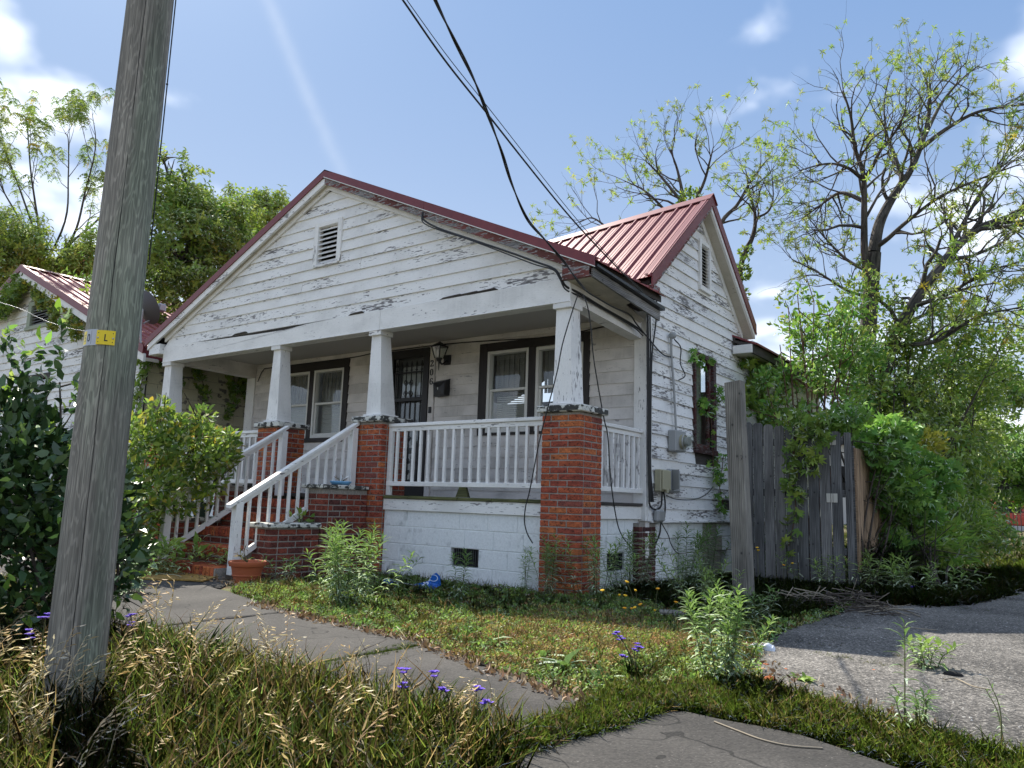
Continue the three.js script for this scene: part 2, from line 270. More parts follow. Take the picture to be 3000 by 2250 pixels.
// ---------------------------------------------------------------- sky: blue air, scattered cloud thickened for fill light, one old vapour trail
{
  const W = 2048, H = 1024, d = new Float32Array(W * H * 4), k = 1 / SKY_GAIN;
  // clouds seen in the photograph: pixel, half-widths in pixels, strength; negative lobes clear the raised cover in view
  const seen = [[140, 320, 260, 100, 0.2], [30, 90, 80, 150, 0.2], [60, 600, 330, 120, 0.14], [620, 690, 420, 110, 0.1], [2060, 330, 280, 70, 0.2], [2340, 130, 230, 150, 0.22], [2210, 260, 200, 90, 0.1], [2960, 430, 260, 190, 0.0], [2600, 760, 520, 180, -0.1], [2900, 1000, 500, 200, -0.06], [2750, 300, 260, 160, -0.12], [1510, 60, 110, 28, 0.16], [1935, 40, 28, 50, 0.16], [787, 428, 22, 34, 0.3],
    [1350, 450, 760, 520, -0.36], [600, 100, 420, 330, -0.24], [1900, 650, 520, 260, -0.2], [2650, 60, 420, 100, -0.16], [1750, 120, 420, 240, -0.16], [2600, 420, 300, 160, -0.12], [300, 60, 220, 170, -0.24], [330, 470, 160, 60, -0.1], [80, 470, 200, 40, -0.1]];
  const v = V();
  for (let j = 0; j < H; j++) {
    const el = ((j + 0.5) / H - 0.5) * Math.PI, y = Math.sin(el), cy = Math.cos(el);
    for (let i = 0; i < W; i++) {
      const az = ((i + 0.5) / W - 0.5) * 2 * Math.PI; v.set(Math.cos(az) * cy, y, Math.sin(az) * cy);
      const q = (j * W + i) * 4, hz = Math.pow(1 - clamp(y, 0, 1), 3), cs = Math.max(0, v.dot(SUN)), glow = Math.pow(cs, 4) * 0.11 + Math.pow(cs, 40) * 0.3;
      let c = [lerp(0.07, 0.38, hz) + glow * 0.6, lerp(0.142, 0.43, hz) + glow * 0.58, lerp(0.285, 0.49, hz) + glow * 0.5];
      if (y < 0) c = [0.22, 0.22, 0.19];
      else {
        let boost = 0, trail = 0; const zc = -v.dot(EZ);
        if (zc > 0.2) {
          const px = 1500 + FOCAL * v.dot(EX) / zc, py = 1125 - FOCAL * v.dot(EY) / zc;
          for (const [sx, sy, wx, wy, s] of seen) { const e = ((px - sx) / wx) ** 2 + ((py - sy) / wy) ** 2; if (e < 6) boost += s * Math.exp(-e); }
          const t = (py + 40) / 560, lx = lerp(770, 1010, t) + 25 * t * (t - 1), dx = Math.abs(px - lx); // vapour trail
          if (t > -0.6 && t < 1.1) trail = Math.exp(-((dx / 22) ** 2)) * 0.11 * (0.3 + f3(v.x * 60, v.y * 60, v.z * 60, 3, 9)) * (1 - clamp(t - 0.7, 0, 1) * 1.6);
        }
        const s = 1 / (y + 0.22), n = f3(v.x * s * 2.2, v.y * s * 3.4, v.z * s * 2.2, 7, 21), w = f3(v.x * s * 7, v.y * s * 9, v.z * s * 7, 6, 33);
        const inFrame = zc > 0.2 && boost > 0.0, e = (n - 0.5) * 1.05 + (w - 0.5) * 0.95 + boost + 0.1;  // cloud cover raised all round to fill the shaded facade
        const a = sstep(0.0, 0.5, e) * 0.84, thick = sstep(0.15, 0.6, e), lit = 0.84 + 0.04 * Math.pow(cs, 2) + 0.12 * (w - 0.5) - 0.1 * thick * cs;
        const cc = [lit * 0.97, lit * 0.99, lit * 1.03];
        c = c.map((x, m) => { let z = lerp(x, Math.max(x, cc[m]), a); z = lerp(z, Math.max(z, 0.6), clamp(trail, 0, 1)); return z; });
      }
      for (let m = 0; m < 3; m++) d[q + m] = c[m] * k; d[q + 3] = 1;
    }
  }
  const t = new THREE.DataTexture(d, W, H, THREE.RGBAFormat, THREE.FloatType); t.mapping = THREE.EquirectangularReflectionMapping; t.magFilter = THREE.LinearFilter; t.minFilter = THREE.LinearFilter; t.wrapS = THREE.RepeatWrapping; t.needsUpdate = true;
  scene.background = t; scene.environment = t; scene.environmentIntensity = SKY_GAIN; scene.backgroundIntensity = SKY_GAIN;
}

// ---------------------------------------------------------------- pieces shared by the buildings
function siding(wall, { y0, y1, step, left, right, holes = [], map, mats, lens = [2.2, 4.6], out = 0.026, gone = [] }) {
  for (let y = y0, row = 0; y < y1 - 0.03; y += step, row++) {
    const yt = Math.min(y + step, y1), mid = (y + yt) / 2;
    let spans = [[left(y), right(y), left(yt), right(yt)]];
    for (const h of holes) if (mid > h[2] && mid < h[3]) spans = spans.flatMap((s) => {
      const o = [];
      if (h[0] > s[0] && h[0] < s[1]) o.push([s[0], h[0], s[2], h[0]]);
      if (h[1] < s[1] && h[1] > s[0]) o.push([h[1], s[1], h[1], s[3]]);
      return h[0] >= s[1] || h[1] <= s[0] ? [s] : o;
    });
    for (const s of spans) {
      let a = s[0]; const cuts = [];
      while (s[1] - a > lens[1]) { a += R(lens[0], lens[1]); if (s[1] - a > 0.5 && a > s[2] && a < s[3]) cuts.push(a); }
      const e = [null, ...cuts, null];
      for (let i = 0; i + 1 < e.length; i++) {
        const b0 = e[i] === null ? s[0] : e[i] + 0.0025, b1 = e[i + 1] === null ? s[1] : e[i + 1] - 0.0025; let t0 = e[i] === null ? s[2] : b0, t1 = e[i + 1] === null ? s[3] : b1;
        if (t1 - t0 < 0.04) { const m = (t0 + t1) / 2; t0 = m - 0.02; t1 = m + 0.02; } if (b1 - b0 < 0.05) continue;
        const mx = (b0 + b1) / 2; if (gone.some((g) => mx > g[0] && mx < g[1] && mid > g[2] && mid < g[3])) continue;
        const w = R(-0.0025, 0.0025), o = out + R(-0.004, 0.004), w2 = R(-0.0025, 0.0025);
        part(wall, 'siding_board', hexa([map(b0, y - 0.007 + w, o), map(b1, y - 0.007 + w2, o), map(b1, y - 0.007 + w2, 0), map(b0, y - 0.007 + w, 0), map(t0, yt, 0.007), map(t1, yt, 0.007), map(t1, yt, 0), map(t0, yt, 0)]), pick(mats));
      }
    }
  }
}
// bricks in running bond on one upright face; put(u0, u1, y0, y1) makes the brick
function bond(width, y0, y1, { course = 0.0677, len = 0.203, joint = 0.011, start = 0 }, put) {
  let row = 0;
  for (let y = y0; y + course < y1 + 0.01; y += course, row++) {
    let u = 0, first = (row + start) % 2 ? len : len * 0.5;
    while (u < width - 0.01) { let e = Math.min(u + first, width); if (width - e < 0.045) e = width; put(u, e, y + joint / 2, Math.min(y + course - joint / 2, y1), row); u = e + joint; first = len; }
  }
}
function brickPier(owner, x0, x1, z0, z1, y0, y1, { mats = M.bricks, sides = ['front', 'right'], name = 'brick_pier', extra = [] } = {}) {
  const core = part(owner, name, plain(x0 + 0.006, x1 - 0.006, y0, y1, z0 + 0.006, z1 - 0.006), M.mortar), stuff = [];
  const D = 0.095, w = x1 - x0, d = z1 - z0;
  const lay = (side, u0, u1, a, b) => {
    const j = R(-0.003, 0.002);
    if (side === 'front') return cham(x0 + u0, x0 + u1, a, b, z1 - D, z1 + j, 0.005);
    if (side === 'back') return cham(x0 + u0, x0 + u1, a, b, z0 - j, z0 + D, 0.005);
    if (side === 'right') return cham(x1 - D, x1 + j, a, b, z0 + u0, z0 + u1, 0.005);
    return cham(x0 - j, x0 + D, a, b, z0 + u0, z0 + u1, 0.005);
  };
  for (const s of ['front', 'right', 'left', 'back']) {
    if (!sides.includes(s) && !extra.includes(s)) continue;
    const lateral = s === 'right' || s === 'left', W = lateral ? d - (D + 0.011) * (sides.includes('front') ? 1 : 0) - 0.001 : w;
    bond(W, y0, y1, { start: lateral ? 1 : 0 }, (u0, u1, a, b) => { const g = lay(s, u0, u1, a, b); if (sides.includes(s)) part(core, 'brick', g, pick(mats)); else stuff.push(g); });
  }
  if (stuff.length) { const o = part(core, 'brickwork', merge(stuff), mats[0]); o.userData.kind = 'stuff'; }
  return core;
}
function capSlab(owner, x0, x1, y0, y1, z0, z1, name = 'cap') { return part(owner, name, cham(x0, x1, y0, y1, z0, z1, 0.01), M.cap); }
function baluster(owner, x, z, y0, y1, w = 0.034, m = M.paint) { return part(owner, 'baluster', cham(x - w / 2, x + w / 2, y0, y1, z - w / 2, z + w / 2, 0.003, ACROSS), m); }
// standing-rib roof sheets from a ridge line a->b down the vector fall; count sheets
function roofSheets(owner, a, b, fall, count, m, { rib = 0.022, thick = 0.006, ends } = {}) {
  const dir = V().subVectors(b, a).divideScalar(count), nrm = V().crossVectors(fall, dir).normalize(); if (nrm.y < 0) nrm.negate();
  const ux = dir.clone().normalize(), w = dir.length();
  for (let i = 0; i < count; i++) {
    const p = V().copy(a).addScaledVector(dir, i), f = ends ? ends(i) : fall, e = (s, d, h) => V().copy(p).addScaledVector(ux, s).addScaledVector(f, d).addScaledVector(nrm, h + (d ? 0 : 0));
    const pan = hexa([e(0, 0, 0), e(w, 0, 0), e(w, 1, 0), e(0, 1, 0), e(0, 0, thick), e(w, 0, thick), e(w, 1, thick), e(0, 1, thick)]);
    const r = hexa([e(0, 0, thick - 0.001), e(0.045, 0, thick - 0.001), e(0.045, 1, thick - 0.001), e(0, 1, thick - 0.001), e(0.012, 0, thick + rib), e(0.033, 0, thick + rib), e(0.033, 1, thick + rib), e(0.012, 1, thick + rib)]);
    const lows = [0.36, 0.64].map((q) => hexa([e(w * q, 0, thick - 0.001), e(w * q + 0.024, 0, thick - 0.001), e(w * q + 0.024, 1, thick - 0.001), e(w * q, 1, thick - 0.001), e(w * q + 0.008, 0, thick + 0.005), e(w * q + 0.016, 0, thick + 0.005), e(w * q + 0.016, 1, thick + 0.005), e(w * q + 0.008, 1, thick + 0.005)]));
    part(owner, 'roof_panel', merge([pan, r, ...lows]), m);
  }
}

// ---------------------------------------------------------------- the white house
reseed(101);
const house = thing('white_house', 'white clapboard bungalow with peeling paint, brick porch piers and red metal roof', 'house');
const GX = -2.378, TOP = (x) => 5.475 - 0.455 * Math.abs(x - GX), WALL = (x) => 5.25 - 0.455 * Math.abs(x - GX);
const GZ = -3.33, TOP2 = (z) => 5.36 - 0.87 * Math.abs(z - GZ), WALL2 = (z) => 5.24 - 0.87 * Math.abs(z - GZ);
{
  // front gable above the porch
  const sh = new THREE.Shape([[-6.38, 3.2], [1.69, 3.2], [1.69, WALL(1.69)], [GX, WALL(GX)], [-6.38, WALL(-6.38)]].map((p) => new THREE.Vector2(...p)));
  sh.holes.push(new THREE.Path([[-2.57, 4.15], [-2.11, 4.15], [-2.11, 4.73], [-2.57, 4.73]].map((p) => new THREE.Vector2(...p))));
  const gable = part(house, 'gable_wall', metric(new THREE.ExtrudeGeometry(sh, { depth: 0.1, bevelEnabled: false }).translate(0, 0, -0.1)), M.darkWood);
  siding(gable, { y0: 3.325, y1: 5.2, step: 0.1565, left: (y) => Math.max(-6.38, GX - (5.25 - y) / 0.455 + 0.01), right: (y) => Math.min(1.69, GX + (5.25 - y) / 0.455 - 0.01), holes: [[-2.6, -2.08, 4.14, 4.74]], map: (s, y, o) => V(s, y, o), mats: [M.peelLight, M.peelLight, M.paint] });
  const vent = holder(house, 'gable_vent');
  for (const g of [[-2.63, -2.545, 4.12, 4.76], [-2.135, -2.05, 4.12, 4.76]]) part(vent, 'frame', cham(g[0], g[1], g[2], g[3], -0.05, 0.045, 0.004, ACROSS), M.peelLight);
  part(vent, 'frame', cham(-2.545, -2.135, 4.69, 4.76, -0.05, 0.043), M.peelLight); part(vent, 'sill', cham(-2.6, -2.1, 4.1, 4.14, -0.05, 0.05), M.peelHeavy);
  for (let i = 0; i < 8; i++) { const y = 4.155 + i * 0.068; part(vent, 'slat', hexa([V(-2.545, y, 0.028), V(-2.135, y, 0.028), V(-2.135, y, 0.016), V(-2.545, y, 0.016), V(-2.545, y + 0.056, -0.03), V(-2.135, y + 0.056, -0.03), V(-2.135, y + 0.056, -0.042), V(-2.545, y + 0.056, -0.042)]), M.peelLight); }
  // porch beam, ceiling, side beams
  part(house, 'porch_beam', faces((() => { const o = [[-6.4, 3.06], [-1.2, 3.06], [-1.2, 3.318], [-1.9, 3.316], [-2.7, 3.3], [-3.0, 3.268], [-3.9, 3.277], [-5.0, 3.3], [-5.6, 3.317], [-6.4, 3.318]], f = o.map(([a, b]) => V(a, b, 0.03)), k = o.map(([a, b]) => V(a, b, -0.17)), n = o.length, g = []; for (let i = 3; i + 1 < n; i++) g.push([f[0], f[i], f[i + 1]]); return [[f[0], f[1], f[2], f[3]], ...g, ...o.map((_, i) => [f[i], f[(i + 1) % n], k[(i + 1) % n], k[i]])]; })()), M.paint, 'porch beam with its upper edge rotted away'); part(house, 'porch_beam', cham(-1.195, 1.7, 3.06, 3.322, -0.17, 0.033), M.paint);
  part(house, 'beam_edge', cham(-6.4, 1.7, 3.052, 3.062, -0.02, 0.044, 0.002), M.paint);
  for (let i = 0; i < 5; i++) { const x = R(-4.9, 0.9), l = R(0.25, 0.6); part(house, 'split_wood', hexa([V(x, 3.315, 0.035), V(x + l, 3.318, 0.036), V(x + l, 3.318, 0.02), V(x, 3.315, 0.02), V(x + l * 0.2, 3.335, 0.046), V(x + l * 0.9, 3.345, 0.05), V(x + l * 0.9, 3.345, 0.02), V(x + l * 0.2, 3.335, 0.02)]), M.darkWood); }
  part(house, 'porch_ceiling', plain(-6.25, 1.55, 3.275, 3.3, -1.7, -0.16), M.porchCeiling);
  part(house, 'ceiling_trim', cham(-6.2, 1.54, 3.2, 3.274, -1.7, -1.675), M.porch);
  part(house, 'porch_beam', hexa([V(1.53, 3.06, -0.172), V(1.695, 3.06, -0.172), V(1.695, 2.965, -1.66), V(1.53, 2.965, -1.66), V(1.53, 3.3, -0.172), V(1.695, 3.3, -0.172), V(1.695, 3.2, -1.66), V(1.53, 3.2, -1.66)]), M.paint, 'sagging beam at the right end of the porch');
  part(house, 'porch_beam', hexa([V(-6.39, 3.06, -0.172), V(-6.2, 3.06, -0.172), V(-6.2, 3.03, -1.68), V(-6.39, 3.03, -1.68), V(-6.39, 3.3, -0.172), V(-6.2, 3.3, -0.172), V(-6.2, 3.28, -1.68), V(-6.39, 3.28, -1.68)]), M.porch);
  // tapered columns
  for (const [t0, t1, b0, b1, yb] of [[1.507, 1.69, 1.5, 1.735, 1.925], [-1.358, -1.188, -1.363, -1.102, 1.925], [-3.406, -3.247, -3.441, -3.192, 1.925], [-6.362, -6.16, -6.36, -6.1, 1.925]]) {
    const wt = t1 - t0, wb = b1 - b0, c = part(house, 'column', hexa([V(b0, yb + 0.035, 0.015), V(b1, yb + 0.035, 0.015), V(b1, yb + 0.035, 0.015 - wb), V(b0, yb + 0.035, 0.015 - wb), V(t0, 3.0, 0), V(t1, 3.0, 0), V(t1, 3.0, -wt), V(t0, 3.0, -wt)], ACROSS), yb && t0 > 1 ? M.peelLight : M.paint);
    part(c, 'capital', cham(t0 - 0.025, t1 + 0.025, 2.992, 3.058, -wt - 0.02, 0.037, 0.004), M.paint);
    part(c, 'plinth', cham(b0 - 0.03, b1 + 0.03, yb, yb + 0.04, -wb - 0.02, 0.045, 0.006), M.paint);
  }
  // piers with lichen caps
  brickPier(house, 1.44, 1.9, -0.34, 0.12, 0, 1.85, { extra: ['left', 'back'] });
  brickPier(house, -1.42, -0.955, -0.34, 0.12, 0, 1.85, { extra: ['left', 'back'] });
  brickPier(house, -3.47, -3.0, -0.34, 0.12, 0.9, 1.85, { sides: ['front', 'right'], extra: ['left', 'back'] });
  brickPier(house, -6.5, -6.03, -0.34, 0.12, 0, 1.85, { sides: [], extra: ['front', 'right', 'left'] });
  for (const [a, b] of [[1.44, 1.9], [-1.42, -0.955], [-3.47, -3.0], [-6.5, -6.03]]) capSlab(house, a - 0.05, b + 0.05, 1.853, 1.925, -0.39, 0.165, 'pier_cap');
  // porch floor, skirt, foundation of blocks
  part(house, 'porch_floor', plain(-6.38, 1.66, 0.9, 0.946, -1.7, 0.0), M.darkWood);
  for (let x = -0.94; x < 1.43;) { const e = Math.min(x + R(0.3, 0.55), 1.436); part(house, 'floor_edge', cham(x, e - 0.003, 0.912, 0.948 + R(-0.003, 0.002), 0.002, 0.052 + R(-0.006, 0.004), 0.004), M.moss); x = e; }
  for (let z = -0.35; z > -1.66; z -= 0.33) part(house, 'floor_edge', cham(1.662, 1.72, 0.912, 0.948, z - 0.325, z, 0.004), M.darkWood);
  part(house, 'skirt_board', cham(-0.95, 1.437, 0.775, 0.91, -0.03, 0.03), M.paint);
  part(house, 'skirt_board', cham(1.655, 1.70, 0.76, 0.91, -1.69, -0.345), M.paint);
  part(house, 'skirt_board', cham(-6.02, -3.48, 0.775, 0.91, -0.03, 0.03), M.paint);
  const found = part(house, 'foundation_wall', plain(-0.95, 0.145, 0, 0.775, -0.15, -0.006), M.block);
  for (const c of [[0.55, 1.435, 0, 0.775, -0.15, -0.006], [0.145, 0.55, 0, 0.179, -0.15, -0.006], [0.145, 0.55, 0.382, 0.775, -0.15, -0.006], [-6.02, -3.48, 0, 0.775, -0.15, -0.006], [1.5, 1.655, 0, 0.775, -1.69, -1.31], [1.5, 1.655, 0, 0.775, -0.9, -0.345], [1.5, 1.655, 0, 0.18, -1.31, -0.9], [1.5, 1.655, 0.38, 0.775, -1.31, -0.9]]) part(found, 'core', plain(...c), M.block);
  const J = 0.005, B = [[0.585, 0.78, -0.55], [0.382, 0.585, -0.465], [0.179, 0.382, -0.261], [-0.02, 0.179, -0.465]];
  for (const [a, b, x0] of B) for (let i = -2; i < 5; i++) {
    const u = Math.max(x0 + i * 0.406, -0.95), w = Math.min(x0 + (i + 1) * 0.406, 1.436); if (w - u < 0.04) continue;
    if (a > 0.15 && a < 0.2 && u > 0.1 && u < 0.2) continue; // the opening of the vent
    part(found, 'block', cham(u + J, w - J, a + J, b - J, -0.14, R(-0.002, 0.002), 0.003), M.block);
  }
  for (const [a, b, z0] of [[0.585, 0.76, -0.5], [0.382, 0.585, -0.7], [0.179, 0.382, -0.5], [-0.02, 0.179, -0.7]]) for (let i = -1; i < 4; i++) {
    const u = Math.max(-1.53, z0 - (i + 1) * 0.406), w = Math.min(-0.345, z0 - i * 0.406); if (w - u < 0.04) continue; if (a > 0.15 && a < 0.2 && i === 1) continue;
    part(found, 'block', cham(1.52, 1.662 + R(-0.002, 0.002), a + J, b - J, u + J, w - J, 0.003), M.block);
  }
  for (const [g, n] of [[0, 12], [1, 10]]) {
    const v = holder(house, 'vent_grille');
    for (let i = 0; i < n; i++) part(v, 'slat', g ? plain(1.632, 1.645, 0.19, 0.37, -1.29 + i * 0.038, -1.275 + i * 0.038) : plain(0.17 + i * 0.031, 0.184 + i * 0.031, 0.19, 0.37, -0.048, -0.03), M.iron);
  }
  // porch railings
  const BX = [-0.812, -0.679, -0.541, -0.421, -0.289, -0.159, -0.031, 0.103, 0.231, 0.364, 0.491, 0.624, 0.755, 0.883, 1.016, 1.147, 1.268];
  const rail = (x0, x1, xs) => {
    const t = part(house, 'porch_railing', cham(x0, x1, 1.79, 1.832, -0.075, 0.012, 0.006), M.paint);
    part(t, 'top_rail', cham(x0 + 0.005, x1, 1.735, 1.789, -0.045, -0.008), M.paint); part(t, 'bottom_rail', cham(x0 + 0.005, x1, 1.065, 1.12, -0.065, 0.006), M.paint);
    for (const x of xs) baluster(t, x + R(-0.004, 0.004), -0.027, 1.115, 1.74);
    return t;
  };
  const r1 = rail(-0.952, 1.436, BX); part(r1, 'post', cham(-0.95, -0.885, 0.952, 1.79, -0.05, 0.0, 0.004, ACROSS), M.paint);
  part(house, 'rail_support', hexa([V(0.2, 0.95, 0.02), V(0.34, 0.95, -0.03), V(0.32, 0.95, -0.1), V(0.18, 0.95, -0.05), V(0.24, 1.064, 0.01), V(0.31, 1.064, -0.03), V(0.29, 1.064, -0.08), V(0.22, 1.064, -0.04)]), M.moss, 'mossy wooden block propping the railing');
  rail(-6.02, -3.475, Array.from({ length: 18 }, (_, i) => -5.9 + i * 0.138));
  { const t = part(house, 'porch_railing', cham(1.64, 1.725, 1.79, 1.832, -1.69, -0.345, 0.006), M.paint); part(t, 'top_rail', cham(1.66, 1.7, 1.735, 1.789, -1.69, -0.345), M.paint); part(t, 'bottom_rail', cham(1.645, 1.715, 1.065, 1.12, -1.69, -0.345), M.paint); for (let i = 0; i < 10; i++) baluster(t, 1.68, -0.45 - i * 0.128, 1.115, 1.74, 0.034, M.peelLight); }
  { const t = part(house, 'porch_railing', cham(-6.33, -6.25, 1.79, 1.832, -1.69, -0.345, 0.006), M.paint); part(t, 'bottom_rail', cham(-6.325, -6.255, 1.065, 1.12, -1.69, -0.345), M.paint); for (let i = 0; i < 10; i++) baluster(t, -6.29, -0.45 - i * 0.128, 1.115, 1.79); }
  // the wall behind the porch, with its openings
  const s = new THREE.Shape([[-6.4, 0.3], [1.735, 0.3], [1.735, 3.6], [-6.4, 3.6]].map((p) => new THREE.Vector2(...p)));
  const wins = [[-5.42, -4.655, 1.88, 3.045], [-4.547, -3.785, 1.88, 3.05], [-0.753, -0.03, 1.865, 3.03], [0.087, 0.843, 1.865, 3.02]];
  for (const [a, b, c, d] of [...wins, [-2.64, -1.93, 0.95, 3.1]]) s.holes.push(new THREE.Path([[a, c], [b, c], [b, d], [a, d]].map((p) => new THREE.Vector2(...p))));
  const fw = part(house, 'porch_wall', metric(new THREE.ExtrudeGeometry(s, { depth: 0.1, bevelEnabled: false }).translate(0, 0, -1.8)), M.porch);
  siding(fw, { y0: 0.915, y1: 3.2, step: 0.153, left: () => -6.2, right: () => 1.585, holes: [[-5.52, -3.665, 1.81, 3.185], [-2.75, -1.745, 0.9, 3.2], [-0.895, 0.935, 1.83, 3.15]], map: (u, y, o) => V(u, y, -1.7 + o * 0.8), mats: [M.porch], lens: [5, 9] });
  part(house, 'corner_board', cham(1.588, 1.757, 0.74, 3.6, -1.7, -1.655, 0.004, ACROSS), M.paint); part(house, 'corner_board', cham(1.737, 1.765, 0.735, 3.45, -1.8, -1.702, 0.004, ACROSS), M.peelLight);
  part(house, 'corner_board', cham(-6.4, -6.2, 0.9, 3.05, -1.7, -1.655, 0.004, ACROSS), M.paint);
  for (const [a, b, c, d, mull] of [[-5.52, -3.665, 1.81, 3.185, [-4.655, -4.547]], [-0.895, 0.935, 1.83, 3.15, [-0.03, 0.087]]]) {
    const i = wins.findIndex((w) => w[0] > a), L = wins[i][0], Rr = wins[i + 1][1], yb = wins[i][2], yt = wins[i][3];
    const f = part(house, 'window_casing', cham(a, L, c, d, -1.7, -1.664, 0.003, ACROSS), M.trim);
    for (const g of [[Rr, b, c, d], [mull[0], mull[1], yb, yt]]) part(f, 'casing', cham(...g, -1.7, -1.665, 0.003, ACROSS), M.trim);
    part(f, 'casing', cham(L, Rr, yt, d, -1.7, -1.666, 0.003), M.trim); part(f, 'sill', cham(L, Rr, c, yb, -1.7, -1.66, 0.003), M.trim);
  }
  wins.forEach(([a, b, c, d], i) => {
    const z = -1.735, m = 2.465, e = 0.045, o = part(house, 'window', merge([cham(a, a + e, c, d, z - 0.04, -1.672), cham(b - e, b, c, d, z - 0.04, -1.672), cham(a + e, b - e, d - e, d, z - 0.04, -1.673), cham(a + e, b - e, c, c + e * 1.2, z - 0.04, -1.67)]), M.vinyl);
    part(o, 'meeting_rail', cham(a + e, b - e, m - 0.018, m + 0.018, z - 0.03, -1.69), M.vinyl);
    part(o, 'sash', merge([cham(a + e, a + e + 0.03, c + e, m - 0.018, z - 0.03, -1.7), cham(b - e - 0.03, b - e, c + e, m - 0.018, z - 0.03, -1.7), cham(a + e + 0.03, b - e - 0.03, c + e, c + e + 0.035, z - 0.03, -1.701)]), M.vinyl);
    part(o, 'pane', plain(a + e, b - e, m + 0.018, d - e, z - 0.012, z - 0.008), M.glass); part(o, 'pane', plain(a + e + 0.03, b - e - 0.03, c + e + 0.035, m - 0.018, z + 0.004, z + 0.008), M.glass);
    const slats = []; for (let y = c + 0.06; y < (i === 1 ? m : d - 0.06); y += 0.028) slats.push(hexa([V(a + 0.06, y, -1.84), V(b - 0.06, y, -1.84), V(b - 0.06, y, -1.842), V(a + 0.06, y, -1.842), V(a + 0.06, y + 0.02, -1.855), V(b - 0.06, y + 0.02, -1.855), V(b - 0.06, y + 0.02, -1.857), V(a + 0.06, y + 0.02, -1.857)]));
    if (i !== 3) part(o, 'blind', merge(slats), M.blind);
    part(o, 'curtain', merge(Array.from({ length: 14 }, (_, k) => { const x = a + 0.05 + k * (b - a - 0.1) / 14; return plain(x, x + 0.05, 2.5 - (i > 1 ? 0.1 : 0.0), d, -1.83 - (k % 2) * 0.014, -1.828 - (k % 2) * 0.014); })), M.cloth);
  });
  // security door
  const door = part(house, 'door', merge([cham(-2.75, -2.6, 0.955, 3.2, -1.7, -1.64), cham(-1.97, -1.858, 0.955, 3.2, -1.7, -1.64), cham(-2.6, -1.97, 3.07, 3.2, -1.7, -1.641)]), M.black, 'black steel security door with scrolled bars');
  part(door, 'rail', cham(-2.6, -1.97, 2.39, 2.45, -1.69, -1.65), M.black); part(door, 'rail', cham(-2.6, -1.97, 0.96, 1.2, -1.69, -1.651), M.black); part(door, 'rail', cham(-2.6, -1.97, 2.83, 2.852, -1.685, -1.655, 0.003), M.black);
  for (let i = 0; i < 6; i++) { const x = -2.55 + i * 0.106, r = 0.008; part(door, 'bar', merge([cham(x - r, x + r, 1.2, 2.39, -1.678, -1.662, 0.003), cham(x - r, x + r, 2.45, 2.98, -1.678, -1.662, 0.003), hexa([V(x - 0.022, 2.94, -1.66), V(x + 0.022, 2.94, -1.66), V(x + 0.022, 2.94, -1.68), V(x - 0.022, 2.94, -1.68), V(x - 0.003, 3.02, -1.668), V(x + 0.003, 3.02, -1.668), V(x + 0.003, 3.02, -1.672), V(x - 0.003, 3.02, -1.672)]), cham(x - 0.02, x + 0.02, 2.87, 2.885, -1.682, -1.658, 0.003)]), M.black); }
  for (const [cy, h] of [[2.6, 0.3], [1.95, 0.44], [1.4, 0.3]]) for (const sgn of [-1, 1]) for (const fl of [-1, 1]) {
    const pts = []; for (let k = 0; k <= 22; k++) { const a = k / 22 * 9, rr = 0.05 * (1 - k / 34); pts.push(V(-2.285 + sgn * (0.055 + Math.cos(a) * -rr * 0.9), cy + fl * (h * 0.3 - Math.sin(a) * rr), -1.67)); }
    part(door, 'scroll', wire(pts, 0.007, 0, 5), M.iron);
  }
  part(door, 'pane', plain(-2.6, -1.97, 2.45, 3.07, -1.735, -1.731), M.glass); part(door, 'pane', plain(-2.6, -1.97, 1.2, 2.39, -1.735, -1.731), M.glass);
  part(door, 'panel', plain(-2.62, -1.95, 0.955, 3.09, -1.79, -1.77), std({ color: lin(0.1, 0.1, 0.1), roughness: 0.4 })); part(door, 'pane', plain(-2.5, -2.07, 2.5, 2.95, -1.769, -1.766), std({ color: lin(0.5, 0.5, 0.48), roughness: 0.3 }));
  part(door, 'lock', cham(-1.95, -1.9, 1.92, 2.06, -1.65, -1.62), M.iron);
  part(house, 'door_casing', cham(-1.855, -1.752, 0.955, 3.2, -1.7, -1.66, 0.003, ACROSS), M.porch);
  // side wall with its window and its gable
  const sw = new THREE.Shape([[1.79, 0.72], [9.5, 0.72], [9.5, 3.5], [5.12, 3.5], [5.12, WALL2(-5.12)], [-GZ, WALL2(GZ)], [1.79, WALL2(-1.79)]].map((p) => new THREE.Vector2(...p)));
  sw.holes.push(new THREE.Path([[3.32, 4.07], [3.65, 4.07], [3.65, 4.72], [3.32, 4.72]].map((p) => new THREE.Vector2(...p))));
  sw.holes.push(new THREE.Path([[3.13, 1.72], [3.8, 1.72], [3.8, 3.03], [3.13, 3.03]].map((p) => new THREE.Vector2(...p))));
  const side = part(house, 'side_wall', metric(new THREE.ExtrudeGeometry(sw, { depth: 0.1, bevelEnabled: false }).rotateY(Math.PI / 2).translate(1.635, 0, 0)), M.darkWood);
  siding(side, { y0: 0.745, y1: 5.2, step: 0.153, left: (y) => Math.max(1.8, -GZ - (5.24 - y) / 0.87), right: (y) => (y < 3.45 ? 9.5 : Math.min(5.12, -GZ + (5.24 - y) / 0.87)), holes: [[3.07, 3.86, 1.66, 3.07], [3.15, 3.96, 1.5, 1.7], [4.03, 4.47, 0.9, 1.04], [3.29, 3.68, 4.05, 4.74]], map: (u, y, o) => V(1.735 + o, y, -u), mats: [M.peelHeavy, M.peelHeavy, M.peelLight], lens: [2.6, 5.5], out: 0.028 });
